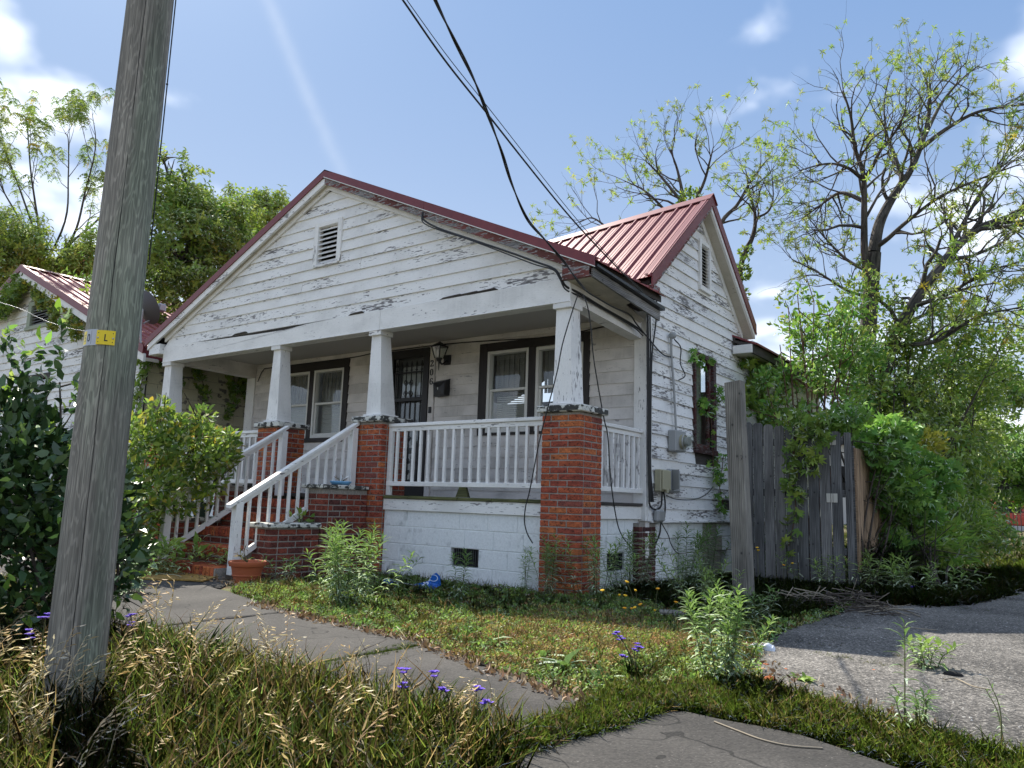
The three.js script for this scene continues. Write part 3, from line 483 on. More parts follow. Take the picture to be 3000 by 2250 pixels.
  const w2 = part(house, 'window', merge([plain(1.735, 1.785, 1.69, 3.06, -3.13, -3.08), plain(1.735, 1.785, 1.69, 3.06, -3.85, -3.75), plain(1.735, 1.786, 3.0, 3.07, -3.75, -3.13), plain(1.7, 1.8, 1.66, 1.73, -3.86, -3.07)]), tiled(T.fascia, 0.002, { color: lin(0.35, 0.3, 0.3) }), 'old wooden window in the side wall, brown paint peeling');
  part(w2, 'sash', merge([plain(1.68, 1.73, 2.33, 2.38, -3.75, -3.13), plain(1.68, 1.72, 1.73, 2.33, -3.75, -3.7), plain(1.7, 1.74, 2.38, 3.0, -3.75, -3.7), plain(1.68, 1.721, 1.73, 1.8, -3.7, -3.13)]), tiled(T.fascia, 0.002, { color: lin(0.5, 0.45, 0.42) }));
  part(w2, 'pane', plain(1.705, 1.709, 2.38, 3.0, -3.7, -3.13), M.glass); part(w2, 'pane', plain(1.688, 1.692, 1.8, 2.33, -3.7, -3.13), M.glass);
  part(w2, 'curtain', plain(1.6, 1.604, 1.75, 3.0, -3.72, -3.12), M.cloth);
  const v2 = holder(house, 'gable_vent');
  for (const g of [[4.03, 4.75, -3.34, -3.28], [4.03, 4.75, -3.69, -3.63]]) part(v2, 'frame', cham(1.72, 1.79, g[0], g[1], g[2], g[3], 0.003, ACROSS), M.paint);
  part(v2, 'frame', cham(1.72, 1.788, 4.69, 4.75, -3.63, -3.34), M.paint); part(v2, 'sill', cham(1.72, 1.8, 3.99, 4.06, -3.7, -3.27), M.paint);
  for (let i = 0; i < 13; i++) { const y = 4.065 + i * 0.048; part(v2, 'slat', hexa([V(1.775, y, -3.34), V(1.775, y, -3.63), V(1.765, y, -3.63), V(1.765, y, -3.34), V(1.73, y + 0.036, -3.34), V(1.73, y + 0.036, -3.63), V(1.722, y + 0.036, -3.63), V(1.722, y + 0.036, -3.34)]), M.paint); }
  part(house, 'sill_board', cham(1.7, 1.772, 0.72, 0.752, -9.5, -1.8), M.peelHeavy);
  // underpinning of the side wall
  const brickP = brickPier(house, 1.3, 1.735, -1.98, -1.53, 0, 0.715, { mats: M.darkBricks, sides: ['front', 'right'] });
  const under = part(house, 'underpinning', plain(1.5, 1.69, 0, 0.72, -4.2, -1.99), M.mortar); for (const c of [[0, 0.72, -9.5, -4.52], [0, 0.13, -4.52, -4.2], [0.31, 0.72, -4.52, -4.2]]) part(under, 'core', plain(1.5, 1.69, c[0], c[1], c[2], c[3]), M.mortar);
  for (let r = 0; r < 4; r++) for (let i = 0; i < 18; i++) {
    const z1 = -1.99 - i * 0.406 + (r % 2 ? 0.2 : 0), z0 = z1 - 0.406, y0 = 0.72 - (r + 1) * 0.2, a = Math.min(z1, -1.992); if (a - z0 < 0.05) continue;
    if (r === 2 && z1 < -3.9 && z0 > -4.75) continue;
    part(under, 'block', cham(1.6, 1.706 + R(-0.004, 0.004), y0 + 0.005, y0 + 0.195, z0 + 0.005, a - 0.005, 0.004), z1 < -3.4 && z1 > -3.95 && z0 < -3.6 ? M.bareBlock : M.block);
  }
  part(house, 'pier', cham(1.62, 1.722, 0, 0.715, -3.91, -3.5), M.bareBlock, 'bare grey block pier');
  // rest of the shell
  part(house, 'back_wall', plain(-6.4, 1.735, 0, 3.5, -9.6, -9.5), M.paint); part(house, 'left_wall', plain(-6.5, -6.4, 0, 3.5, -9.5, -1.7), M.paint); part(house, 'floor', plain(-6.4, 1.63, 0.8, 0.9, -9.5, -1.8), M.darkWood);
  // roof of the front gable, its rakes and its eaves
  const zf = 0.15, zb = -9.7, slab = (x, z0, z1) => { const y = 5.36 - 0.455 * Math.abs(x - GX); return hexa([V(GX, 5.36, z1), V(x, y, z1), V(x, y, z0), V(GX, 5.36, z0), V(GX, 5.44, z1), V(x, y + 0.08, z1), V(x, y + 0.08, z0), V(GX, 5.44, z0)]); };
  const roof = part(house, 'roof', slab(-6.78, zb, zf - 0.05), M.darkWood); part(roof, 'roof_deck', slab(2.0, -1.56, zf - 0.05), M.darkWood); part(roof, 'roof_deck', slab(1.7, -4.6, -1.56), M.darkWood); part(roof, 'roof_deck', slab(2.04, zb, -4.6), M.darkWood);
  for (const [z1, z0, w, n] of [[zf - 0.02, -1.56, 4.44, 7], [-1.56, -4.6, 4.1, 13], [-4.6, zb, 4.44, 22]]) roofSheets(roof, V(GX, 5.445, z1), V(GX, 5.445, z0), V(w, -0.455 * w, 0), n, M.metalRed);
  roofSheets(roof, V(GX, 5.445, zf - 0.02), V(GX, 5.445, zb), V(-4.44, -2.02, 0), 43, M.metalRed);
  part(roof, 'ridge_cap', merge([hexa([V(GX, 5.47, zf), V(GX + 0.16, 5.4, zf), V(GX + 0.16, 5.4, zb), V(GX, 5.47, zb), V(GX, 5.485, zf), V(GX + 0.16, 5.415, zf), V(GX + 0.16, 5.415, zb), V(GX, 5.485, zb)]), hexa([V(GX, 5.47, zf), V(GX - 0.16, 5.4, zf), V(GX - 0.16, 5.4, zb), V(GX, 5.47, zb), V(GX, 5.485, zf), V(GX - 0.16, 5.415, zf), V(GX - 0.16, 5.415, zb), V(GX, 5.485, zb)])]), M.metalTrim);
  const rake = (x0, x1, up, down, z0, z1, m, name, dx = 0) => part(house, name, hexa([V(x0, TOP(x0) + down, z1), V(x1, TOP(x1) + down, z1), V(x1, TOP(x1) + down, z0), V(x0, TOP(x0) + down, z0), V(x0, TOP(x0) + up, z1), V(x1, TOP(x1) + up, z1), V(x1, TOP(x1) + up, z0), V(x0, TOP(x0) + up, z0)]), m);
  for (const e of [[GX, -0.41], [-0.407, 2.06]]) { rake(e[0], e[1], 0.005, -0.098, 0.135, 0.15, M.metalTrim, 'rake_trim'); rake(e[0], e[1], 0.012, 0.004, 0.0, 0.15, M.metalTrim, 'rake_trim'); rake(e[0], e[1], -0.098, -0.108, 0.135, 0.158, M.vinyl, 'drip_edge'); }
  for (const e of [[-6.82, -4.6], [-4.597, GX]]) { rake(e[0], e[1], 0.005, -0.1, 0.135, 0.15, M.metalTrim, 'rake_trim'); rake(e[0], e[1], 0.012, 0.004, 0.0, 0.15, M.metalTrim, 'rake_trim'); }
  rake(GX, 1.99, -0.09, -0.2, 0.095, 0.132, M.fascia, 'fascia_board'); rake(-6.75, GX, -0.09, -0.2, 0.095, 0.132, M.peelLight, 'fascia_board');
  rake(GX, 1.69, -0.165, -0.19, 0.0, 0.095, M.soffit, 'soffit'); rake(-6.36, GX, -0.165, -0.19, 0.0, 0.095, M.soffit, 'soffit');
  rake(GX, 1.6, -0.19, -0.26, 0.02, 0.05, M.paint, 'frieze_board'); rake(-6.36, GX, -0.19, -0.26, 0.02, 0.05, M.paint, 'frieze_board');
  part(house, 'eave_return', cham(-6.72, -6.39, 3.2, 3.37, 0.0, 0.11), M.peelHeavy); part(house, 'eave_return', hexa([V(1.655, 3.265, 0.134), V(1.99, 3.262, 0.134), V(1.99, 3.262, 0.09), V(1.655, 3.265, 0.09), V(1.655, 3.42, 0.134), V(1.99, 3.34, 0.134), V(1.99, 3.34, 0.09), V(1.655, 3.42, 0.09)]), M.fascia);
  part(house, 'eave_board', hexa([V(1.985, 3.265, 0.09), V(2.012, 3.265, 0.09), V(2.012, 3.128, -1.5), V(1.985, 3.128, -1.5), V(1.985, 3.36, 0.09), V(2.012, 3.36, 0.09), V(2.012, 3.245, -1.5), V(1.985, 3.245, -1.5)]), M.rawWood, 'bare weathered board along the right porch eave');
  part(house, 'soffit', hexa([V(1.7, 3.262, 0.09), V(1.984, 3.268, 0.09), V(1.984, 3.2, -0.82), V(1.7, 3.2, -1.0), V(1.7, 3.272, 0.09), V(1.984, 3.278, 0.09), V(1.984, 3.21, -0.82), V(1.7, 3.21, -1.0)]), M.soffit, 'torn soffit of the right porch eave');
  part(house, 'soffit', hexa([V(1.7, 3.2, -1.01), V(1.87, 3.2, -0.9), V(1.8, 3.16, -1.5), V(1.7, 3.16, -1.6), V(1.7, 3.21, -1.01), V(1.87, 3.21, -0.9), V(1.8, 3.17, -1.5), V(1.7, 3.17, -1.6)]), M.soffit);
  part(house, 'eave_hollow', plain(1.7, 1.98, 3.29, 3.3, -1.55, 0.08), M.darkWood); part(house, 'eave_edge', hexa([V(2.0, 3.365, 0.1), V(2.07, 3.365, 0.1), V(2.07, 3.25, -1.52), V(2.0, 3.25, -1.52), V(2.0, 3.4, 0.1), V(2.07, 3.39, 0.1), V(2.07, 3.29, -1.52), V(2.0, 3.3, -1.52)]), M.iron);
  part(house, 'soffit', plain(-6.72, -6.4, 3.2, 3.21, -9.5, 0.0), M.soffit); part(house, 'eave_board', cham(-6.76, -6.72, 3.2, 3.34, -9.6, 0.09), M.paint);
  // rear eave beyond the side gable
  part(house, 'soffit', plain(1.76, 2.05, 3.28, 3.295, -9.6, -4.62), M.soffit); part(house, 'eave_board', cham(2.05, 2.085, 3.27, 3.41, -9.6, -4.6), M.darkWood); part(house, 'eave_return', cham(1.77, 2.07, 3.28, 3.41, -4.6, -4.56), M.paint);
  part(house, 'eave_edge', hexa([V(1.8, 3.5, -4.6), V(2.14, 3.4, -4.6), V(2.14, 3.4, -9.6), V(1.8, 3.5, -9.6), V(1.8, 3.53, -4.6), V(2.14, 3.43, -4.6), V(2.14, 3.43, -9.6), V(1.8, 3.53, -9.6)]), M.metalRed);
  // cross gable over the side wall
  const rA = V(1.95, 5.36, GZ), rB = V(-1.6, 5.12, GZ), fF = V(0, -1.7, 1.95), fB = V(0, -1.66, -1.85);
  const roof2 = part(house, 'side_roof', merge([hexa([V(1.9, 5.22, GZ), V(1.9, 3.6, -1.45), V(-1.6, 3.5, -1.5), V(-1.6, 5.0, GZ), V(1.9, 5.32, GZ), V(1.9, 3.64, -1.45), V(-1.6, 3.55, -1.5), V(-1.6, 5.08, GZ)]), hexa([V(1.9, 5.22, GZ), V(1.9, 3.68, -5.1), V(-1.6, 3.5, -5.1), V(-1.6, 5.0, GZ), V(1.9, 5.32, GZ), V(1.9, 3.76, -5.1), V(-1.6, 3.55, -5.1), V(-1.6, 5.08, GZ)])]), M.darkWood);
  roofSheets(roof2, rA, rB, fF, 16, M.metalRed, { rib: 0.026 }); roofSheets(roof2, rA, rB, fB, 16, M.metalRed);
  for (const [dz, dy] of [[0.15, -0.13], [-0.15, -0.13]]) part(roof2, 'ridge_cap', hexa([V(1.98, 5.395, GZ), V(1.98, 5.395 + dy, GZ + dz), V(-1.6, 5.155 + dy, GZ + dz), V(-1.6, 5.155, GZ), V(1.98, 5.408, GZ), V(1.98, 5.408 + dy, GZ + dz), V(-1.6, 5.168 + dy, GZ + dz), V(-1.6, 5.168, GZ)]), M.metalTrim);
  const rk = (z0, z1, up, down, x0, x1, m, name) => part(house, name, hexa([V(x1, TOP2(z0) + down, z0), V(x1, TOP2(z1) + down, z1), V(x0, TOP2(z1) + down, z1), V(x0, TOP2(z0) + down, z0), V(x1, TOP2(z0) + up, z0), V(x1, TOP2(z1) + up, z1), V(x0, TOP2(z1) + up, z1), V(x0, TOP2(z0) + up, z0)]), m);
  rk(GZ, -1.4, 0.012, -0.14, 1.945, 1.962, M.metalTrim, 'rake_trim'); rk(-5.12, GZ, 0.012, -0.14, 1.945, 1.962, M.metalTrim, 'rake_trim'); rk(GZ, -1.4, 0.03, 0.018, 1.85, 1.962, M.metalTrim, 'rake_trim'); rk(-5.12, GZ, 0.03, 0.018, 1.85, 1.962, M.metalTrim, 'rake_trim');
  rk(GZ, -1.5, -0.14, -0.2, 1.91, 1.943, M.fascia, 'fascia_board'); rk(-5.1, GZ, -0.14, -0.22, 1.91, 1.943, M.paint, 'fascia_board'); rk(GZ, -1.6, -0.2, -0.22, 1.75, 1.91, M.soffit, 'soffit'); rk(-5.1, GZ, -0.2, -0.22, 1.75, 1.91, M.soffit, 'soffit');
  rk(GZ, -1.7, -0.225, -0.33, 1.735, 1.778, M.paint, 'frieze_board'); rk(-5.0, GZ, -0.225, -0.33, 1.735, 1.778, M.paint, 'frieze_board');
  part(house, 'eave_return', cham(1.6, 1.955, 3.46, 3.58, -1.62, -1.45), M.fascia); part(house, 'eave_return', cham(1.77, 1.955, 3.4, 3.55, -5.1, -4.95), M.paint);
  // house number
  const font = await new FontLoader().loadAsync('fonts/droid/droid_serif_bold.typeface.json');
  ['2', '0', '6'].forEach((c, i) => { const g = new TextGeometry(c, { font, size: 0.098, depth: 0.008, curveSegments: 6, bevelEnabled: false }); g.computeBoundingBox(); g.translate(-(g.boundingBox.max.x + g.boundingBox.min.x) / 2 - 1.803, [2.897, 2.762, 2.622][i], -1.661); part(house, 'house_number', g, M.black, 'black numeral ' + c + ' on the door casing'); });
}

// ---------------------------------------------------------------- brick steps up to the porch
reseed(202);
const steps = thing('front_steps', 'red brick steps with stepped cheek walls and white wooden stair railings', 'steps');
{
  const cheek = (x0, x1, zlo, lab) => {
    const up = brickPier(steps, x0, x1, 0.125, 0.83, 0, 1.0, { mats: M.oldBricks, sides: ['front', 'right'], extra: ['left'], name: 'cheek_wall' });
    capSlab(steps, x0 - 0.03, x1 + 0.03, 1.002, 1.052, 0.127, 0.87, 'cheek_cap');
    brickPier(steps, x0, x1, 0.84, zlo, 0, 0.55, { mats: M.oldBricks, sides: ['front', 'right'], extra: ['left'], name: 'cheek_wall' });
    part(steps, 'cheek_cap', cham(x0 - 0.03, x1 + 0.035, 0.553, 0.605, 0.835, zlo + 0.045, 0.01), M.cap, lab);
  };
  cheek(-1.45, -1.13, 1.5, 'thick lichen-stained cap of the lower right cheek wall'); cheek(-3.3, -2.98, 1.5);
  const tops = [0.13, 0.315, 0.5, 0.68, 0.86], fronts = [1.93, 1.6, 1.26, 0.92, 0.58];
  tops.forEach((y, i) => {
    const z1 = fronts[i], z0 = i < 4 ? fronts[i + 1] : 0.0, base = part(steps, 'step', plain(-2.97, -1.46, -0.05, y - 0.012, z0 - 0.25, z1 - 0.012), M.mortar);
    for (let x = -2.965; x < -1.5; x += 0.0675) part(base, 'brick', cham(x, x + 0.057, y - 0.105, y + R(-0.004, 0.003), z1 - 0.2, z1 + R(-0.004, 0.004), 0.006), pick(M.bricks));
    const rest = []; for (let x = -2.965; x < -1.5; x += 0.0675) { if (z0 < z1 - 0.24) rest.push(cham(x, x + 0.057, y - 0.06, y - 0.002, z0 - 0.1, z1 - 0.212, 0.005)); }
    if (rest.length) { const o = part(base, 'brickwork', merge(rest), M.bricks[1]); o.userData.kind = 'stuff'; }
    if (i) { const low = []; bond(1.5, y - 0.185, y - 0.115, { course: 0.07, start: i }, (u0, u1, a, b) => low.push(cham(-2.965 + u0, -2.965 + u1, a, b, z1 - 0.12, z1 - 0.01, 0.005))); const o = part(base, 'brickwork', merge(low), M.oldBricks[0]); o.userData.kind = 'stuff'; }
  });
  const railing = (x, zl, foot, lab) => {
    const z0 = 0.16, y0 = 1.8, y1 = 0.79, z1 = zl + 0.06, Y = (z) => lerp(y0, y1, (z - z0) / (z1 - z0)), h = holder(steps, 'stair_railing', lab);
    const bar = (a, b, w, za, zb) => hexa([V(x - w, Y(za) + a, za), V(x + w, Y(za) + a, za), V(x + w, Y(zb) + a, zb), V(x - w, Y(zb) + a, zb), V(x - w, Y(za) + b, za), V(x + w, Y(za) + b, za), V(x + w, Y(zb) + b, zb), V(x - w, Y(zb) + b, zb)]);
    part(h, 'handrail', bar(0.0, 0.04, 0.045, z0 - 0.03, z1 + 0.06), M.paint); part(h, 'rail', bar(-0.06, -0.002, 0.018, z0, z1 - 0.1), M.paint); part(h, 'rail', bar(-0.66, -0.59, 0.02, z0 + 0.05, z1 - 0.07), M.paint);
    part(h, 'post', cham(x - 0.045, x + 0.045, foot, Y(zl), zl - 0.045, zl + 0.045, 0.005, ACROSS), M.paint); part(h, 'post', cham(x - 0.045, x + 0.045, 0.9, Y(0.2), 0.14, 0.23, 0.005, ACROSS), M.paint);
    for (let i = 0; i < 11; i++) { const z = 0.33 + i * (zl - 0.42) / 10.4; baluster(h, x, z, Y(z) - 0.62, Y(z) - 0.03, 0.032); }
  };
  railing(-1.39, 1.76, 0.05, 'white stair railing by the right cheek wall'); railing(-2.79, 1.76, 0.02, 'white stair railing by the left cheek wall');
}

// ---------------------------------------------------------------- the neighbouring house
reseed(303);
// where the line of sight through a photograph pixel meets an upright or level plane
function hit(px, py, axis, value) { const d = at(px, py, 1).sub(V(...EYE)), t = (value - EYE['xyz'.indexOf(axis)]) / d[axis]; return V(...EYE).addScaledVector(d, t); }
const next = thing('neighbour_house', 'white neighbouring house with red ribbed roof, vine-grown gable and louvred vent', 'house');
{
  const gx = -12.74, top = (x) => 5.78 - 0.417 * Math.abs(x - gx), wl = (x) => 5.55 - 0.417 * Math.abs(x - gx), z = -0.25;
  const ns = new THREE.Shape([[-17.9, 0], [-7.56, 0], [-7.56, wl(-7.56)], [gx, wl(gx)], [-17.9, wl(-17.9)]].map((p) => new THREE.Vector2(...p))); for (const [a, b, c, d] of [[-12.58, -11.52, 4.43, 4.92], [-12.38, -11.32, 2.12, 3.22]]) ns.holes.push(new THREE.Path([[a, c], [b, c], [b, d], [a, d]].map((p) => new THREE.Vector2(...p))));
  const g = part(next, 'gable_wall', metric(new THREE.ExtrudeGeometry(ns, { depth: 0.1, bevelEnabled: false }).translate(0, 0, z - 0.1)), M.darkWood);
  siding(g, { y0: 0.9, y1: 5.5, step: 0.165, left: (y) => Math.max(-17.9, gx - (5.55 - y) / 0.417), right: (y) => Math.min(-7.56, gx + (5.55 - y) / 0.417), holes: [[-12.75, -11.4, 4.38, 4.98], [-12.4, -11.3, 2.1, 3.25]], map: (s, y, o) => V(s, y, z + o), mats: [M.peelLight, M.peelHeavy, M.paint], lens: [3, 6], gone: [[-10.9, -10.6, 3.5, 3.7]] });
  const v = holder(next, 'gable_vent');
  for (const e of [[-12.72, -12.55, 4.38, 4.98], [-11.58, -11.42, 4.38, 4.98], [-12.55, -11.58, 4.88, 4.98], [-12.8, -11.35, 4.34, 4.42]]) part(v, 'frame', cham(e[0], e[1], e[2], e[3], z - 0.05, z + 0.05), std({ color: lin(0.32, 0.36, 0.27), roughness: 0.8 }));
  for (let i = 0; i < 7; i++) { const y = 4.44 + i * 0.064; part(v, 'slat', hexa([V(-12.55, y, z + 0.02), V(-11.58, y, z + 0.02), V(-11.58, y, z + 0.008), V(-12.55, y, z + 0.008), V(-12.55, y + 0.05, z - 0.03), V(-11.58, y + 0.05, z - 0.03), V(-11.58, y + 0.05, z - 0.042), V(-12.55, y + 0.05, z - 0.042)]), M.rawWood); }
  const w = part(next, 'window', plain(-12.36, -11.33, 2.11, 3.22, z - 0.03, z - 0.026), M.glass); for (const e of [[-12.45, -12.33, 2.05, 3.3], [-11.36, -11.25, 2.05, 3.3], [-12.33, -11.36, 3.2, 3.3], [-12.33, -11.36, 2.05, 2.13]]) part(w, 'frame', cham(...e, z - 0.05, z + 0.04), M.darkWood);
  // block side wall facing the porch
  const bw = part(next, 'block_wall', plain(-7.75, -7.56, 0, 3.42, -12, z - 0.1), M.mortar);
  for (let r = 0; r < 17; r++) for (let i = 0; i < 9; i++) { const y = r * 0.203, z1 = z - 0.1 - i * 0.406 + (r % 2 ? 0.2 : 0), z0 = z1 - 0.406; part(bw, 'block', cham(-7.7, -7.552 + R(-0.002, 0.002), y + 0.003, Math.min(y + 0.2, 3.42), z0 + 0.003, Math.min(z1 - 0.003, z - 0.1), 0.003), M.oldBlock); }
  part(next, 'corner_post', plain(-7.62, -7.535, 0, 3.4, z - 0.06, z + 0.02), M.paint);
  part(next, 'back_wall', plain(-17.9, -7.56, 0, 3.4, -12.1, -12), M.paint); part(next, 'left_wall', plain(-18, -17.9, 0, 3.4, -12, z), M.paint);
  const fr = 0.02, roof = part(next, 'roof', merge([-1, 1].map((s) => hexa([V(gx, 5.62, fr), V(gx + s * 5.6, 3.3, fr), V(gx + s * 5.6, 3.3, -12.3), V(gx, 5.62, -12.3), V(gx, 5.74, fr), V(gx + s * 5.6, 3.4, fr), V(gx + s * 5.6, 3.4, -12.3), V(gx, 5.74, -12.3)]))), M.darkWood);
  for (const s of [-1, 1]) {
    roofSheets(roof, V(gx, 5.75, fr), V(gx, 5.75, -12.3), V(s * 5.68, -2.37, 0), s > 0 ? 54 : 30, M.metalPale, { rib: 0.035 });
    part(roof, 'ridge_cap', hexa([V(gx, 5.79, fr + 0.03), V(gx + s * 0.18, 5.72, fr + 0.03), V(gx + s * 0.18, 5.72, -12.3), V(gx, 5.79, -12.3), V(gx, 5.81, fr + 0.03), V(gx + s * 0.18, 5.735, fr + 0.03), V(gx + s * 0.18, 5.735, -12.3), V(gx, 5.81, -12.3)]), M.metalTrim);
    const q = (a, b, z0, z1, m, n) => part(next, n, hexa([V(gx, 5.78 + a, z1), V(gx + s * 5.7, 3.4 + a, z1), V(gx + s * 5.7, 3.4 + a, z0), V(gx, 5.78 + a, z0), V(gx, 5.78 + b, z1), V(gx + s * 5.7, 3.4 + b, z1), V(gx + s * 5.7, 3.4 + b, z0), V(gx, 5.78 + b, z0)]), m);
    q(-0.13, 0.02, fr + 0.02, fr + 0.04, M.metalTrim, 'rake_trim'); q(-0.27, -0.13, fr - 0.03, fr + 0.015, M.paint, 'fascia_board'); q(-0.25, -0.2, z, fr - 0.03, M.soffit, 'soffit');
    part(next, 'eave_board', s > 0 ? cham(-7.12, -7.08, 3.2, 3.38, -12.3, fr) : cham(-18.4, -18.36, 3.2, 3.38, -12.3, fr), M.metalTrim);
  }
}
{ // satellite dish at the neighbour's eave
  const c = at(420, 905, 13.6), t = thing('satellite_dish', 'grey satellite dish on the neighbouring roof, half hidden by the pole', 'satellite dish', [c.x, c.y, c.z]);
  const dish = lathe([[0, 0], [0.1, 0.012], [0.2, 0.045], [0.3, 0.1], [0.308, 0.1], [0.2, 0.035], [0.1, 0.0], [0, -0.014]], 32), ax = EX.clone().multiplyScalar(0.5).addScaledVector(EZ, -0.82).addScaledVector(EY, 0.3).normalize();
  dish.applyQuaternion(new THREE.Quaternion().setFromUnitVectors(V(0, 1, 0), ax)); part(t, 'reflector', dish, std({ color: lin(0.075, 0.07, 0.075), roughness: 0.6 }));
  const low = EY.clone().multiplyScalar(-0.26), tip = ax.clone().multiplyScalar(0.36).addScaledVector(EY, -0.06);
  part(t, 'arm', wire([low, low.clone().lerp(tip, 0.5).addScaledVector(EY, -0.05), tip], 0.016, 8), M.grey); part(t, 'feed', cham(tip.x - 0.07, tip.x + 0.07, tip.y - 0.07, tip.y + 0.07, tip.z - 0.07, tip.z + 0.07, 0.02), M.steel); part(t, 'mast', wire([V(0, 0, 0), V(-0.02, -0.3, 0), V(0.06, -0.75, 0)], 0.02, 8), M.grey);
}

// ---------------------------------------------------------------- utility pole with its tag
reseed(404);
const POLE = V(2.671, 0, 5.216);
{
  const t = thing('utility_pole', 'weathered greenish wooden utility pole with metal number tags', 'utility pole', POLE.toArray());
  const seg = 40, rows = 60, p = [], uv = [], idx = [];
  for (let j = 0; j <= rows; j++) for (let i = 0; i <= seg; i++) {
    const y = -0.2 + j / rows * 9.4, a = i / seg * Math.PI * 2, r = (0.1105 - 0.0046 * y) * (1 + 0.02 * (fbm(i / seg, y / 10, 5, 9, 3, 201) - 0.5) + 0.012 * Math.sin(3 * a + y));
    p.push(Math.cos(a) * r, y, Math.sin(a) * r); uv.push(i / seg * 0.7, y);
  }
  for (let j = 0; j < rows; j++) for (let i = 0; i < seg; i++) { const a = j * (seg + 1) + i; idx.push(a, a + seg + 1, a + 1, a + 1, a + seg + 1, a + seg + 2); }
  const g = new THREE.BufferGeometry(); g.setAttribute('position', new THREE.Float32BufferAttribute(p, 3)); g.setAttribute('uv', new THREE.Float32BufferAttribute(uv, 2)); g.setIndex(idx); g.computeVertexNormals();
  part(t, 'shaft', g, M.pole);
  const band = (a0, a1, y0, y1, r, th, print) => { // a bent strip of sheet metal
    const n = 16, P = [], U = [], I = [];
    for (let k = 0; k <= n; k++) { const a = (a0 + (a1 - a0) * k / n) * Math.PI / 180; for (const [rr, y] of [[r + th, y0], [r + th, y1], [r, y1], [r, y0]]) { P.push(Math.cos(a) * rr, y, Math.sin(a) * rr); U.push(k / n, (y - y0) / (y1 - y0)); } }
    for (let k = 0; k < n; k++) for (let e = 0; e < 4; e++) { const a = k * 4 + e, b = k * 4 + (e + 1) % 4; I.push(a, b, a + 4, b, b + 4, a + 4); }
    const q = new THREE.BufferGeometry(); q.setAttribute('position', new THREE.Float32BufferAttribute(P, 3)); q.setAttribute('uv', new THREE.Float32BufferAttribute(U, 2)); q.setIndex(I); return metalFlat(q);
  };
  const metalFlat = (q) => { const f = q.toNonIndexed(); f.computeVertexNormals(); return f; };
  const print = (w, h, draw) => { const c = document.createElement('canvas'); c.width = w; c.height = h; draw(c.getContext('2d')); const x = new THREE.CanvasTexture(c); x.colorSpace = THREE.SRGBColorSpace; return x; };
  const yel = print(256, 160, (k) => { k.fillStyle = '#e3c81e'; k.fillRect(0, 0, 256, 160); k.fillStyle = '#111'; k.font = 'bold 112px sans-serif'; k.textAlign = 'center'; k.textBaseline = 'middle'; k.fillText('L', 134, 84); for (const [x, y] of [[30, 30], [30, 130], [226, 30], [226, 130]]) { k.beginPath(); k.arc(x, y, 6, 0, 7); k.fill(); } });
  const sil = print(320, 160, (k) => { k.fillStyle = '#a9adb4'; k.fillRect(0, 0, 320, 160); k.fillStyle = '#e3c81e'; k.fillRect(34, 14, 118, 132); k.fillStyle = '#8a7a14'; k.font = 'bold 104px sans-serif'; k.textAlign = 'center'; k.textBaseline = 'middle'; k.fillText('5', 122, 84); k.fillText('1', 64, 84); k.fillStyle = '#111'; k.fillText('0', 196, 84); k.fillRect(236, 14, 4, 132); });
  part(t, 'tag', band(59, 20, 1.502, 1.562, 0.1045, 0.003), std({ map: yel, roughness: 0.5 }), 'yellow tag with the letter L');
  part(t, 'tag', band(119, 57, 1.498, 1.566, 0.1035, 0.002), std({ map: sil, roughness: 0.4, metalness: 0.3 }), 'silver tag holder with the digits 150');
  const pt = (a, y, r) => V(Math.cos(a * Math.PI / 180) * r, y, Math.sin(a * Math.PI / 180) * r);
  for (const a of [55, 24]) part(t, 'rivet', new THREE.SphereGeometry(0.004, 10, 8).translate(...pt(a, 1.53, 0.1075).toArray()), M.steel);
  part(t, 'ground_wire', wire(Array.from({ length: 16 }, (_, i) => { const y = 1.9 + i * 0.5; return pt(-62 - (i % 3 ? 0 : 4), y, 0.1105 - 0.0046 * y + 0.007); }), 0.0032, 60), M.cable);
  for (let y = 1.9; y < 9; y += 0.85) part(t, 'staple', new THREE.SphereGeometry(0.0055, 8, 6).translate(...pt(-62, y, 0.117 - 0.0046 * y).toArray()), M.cable);
}

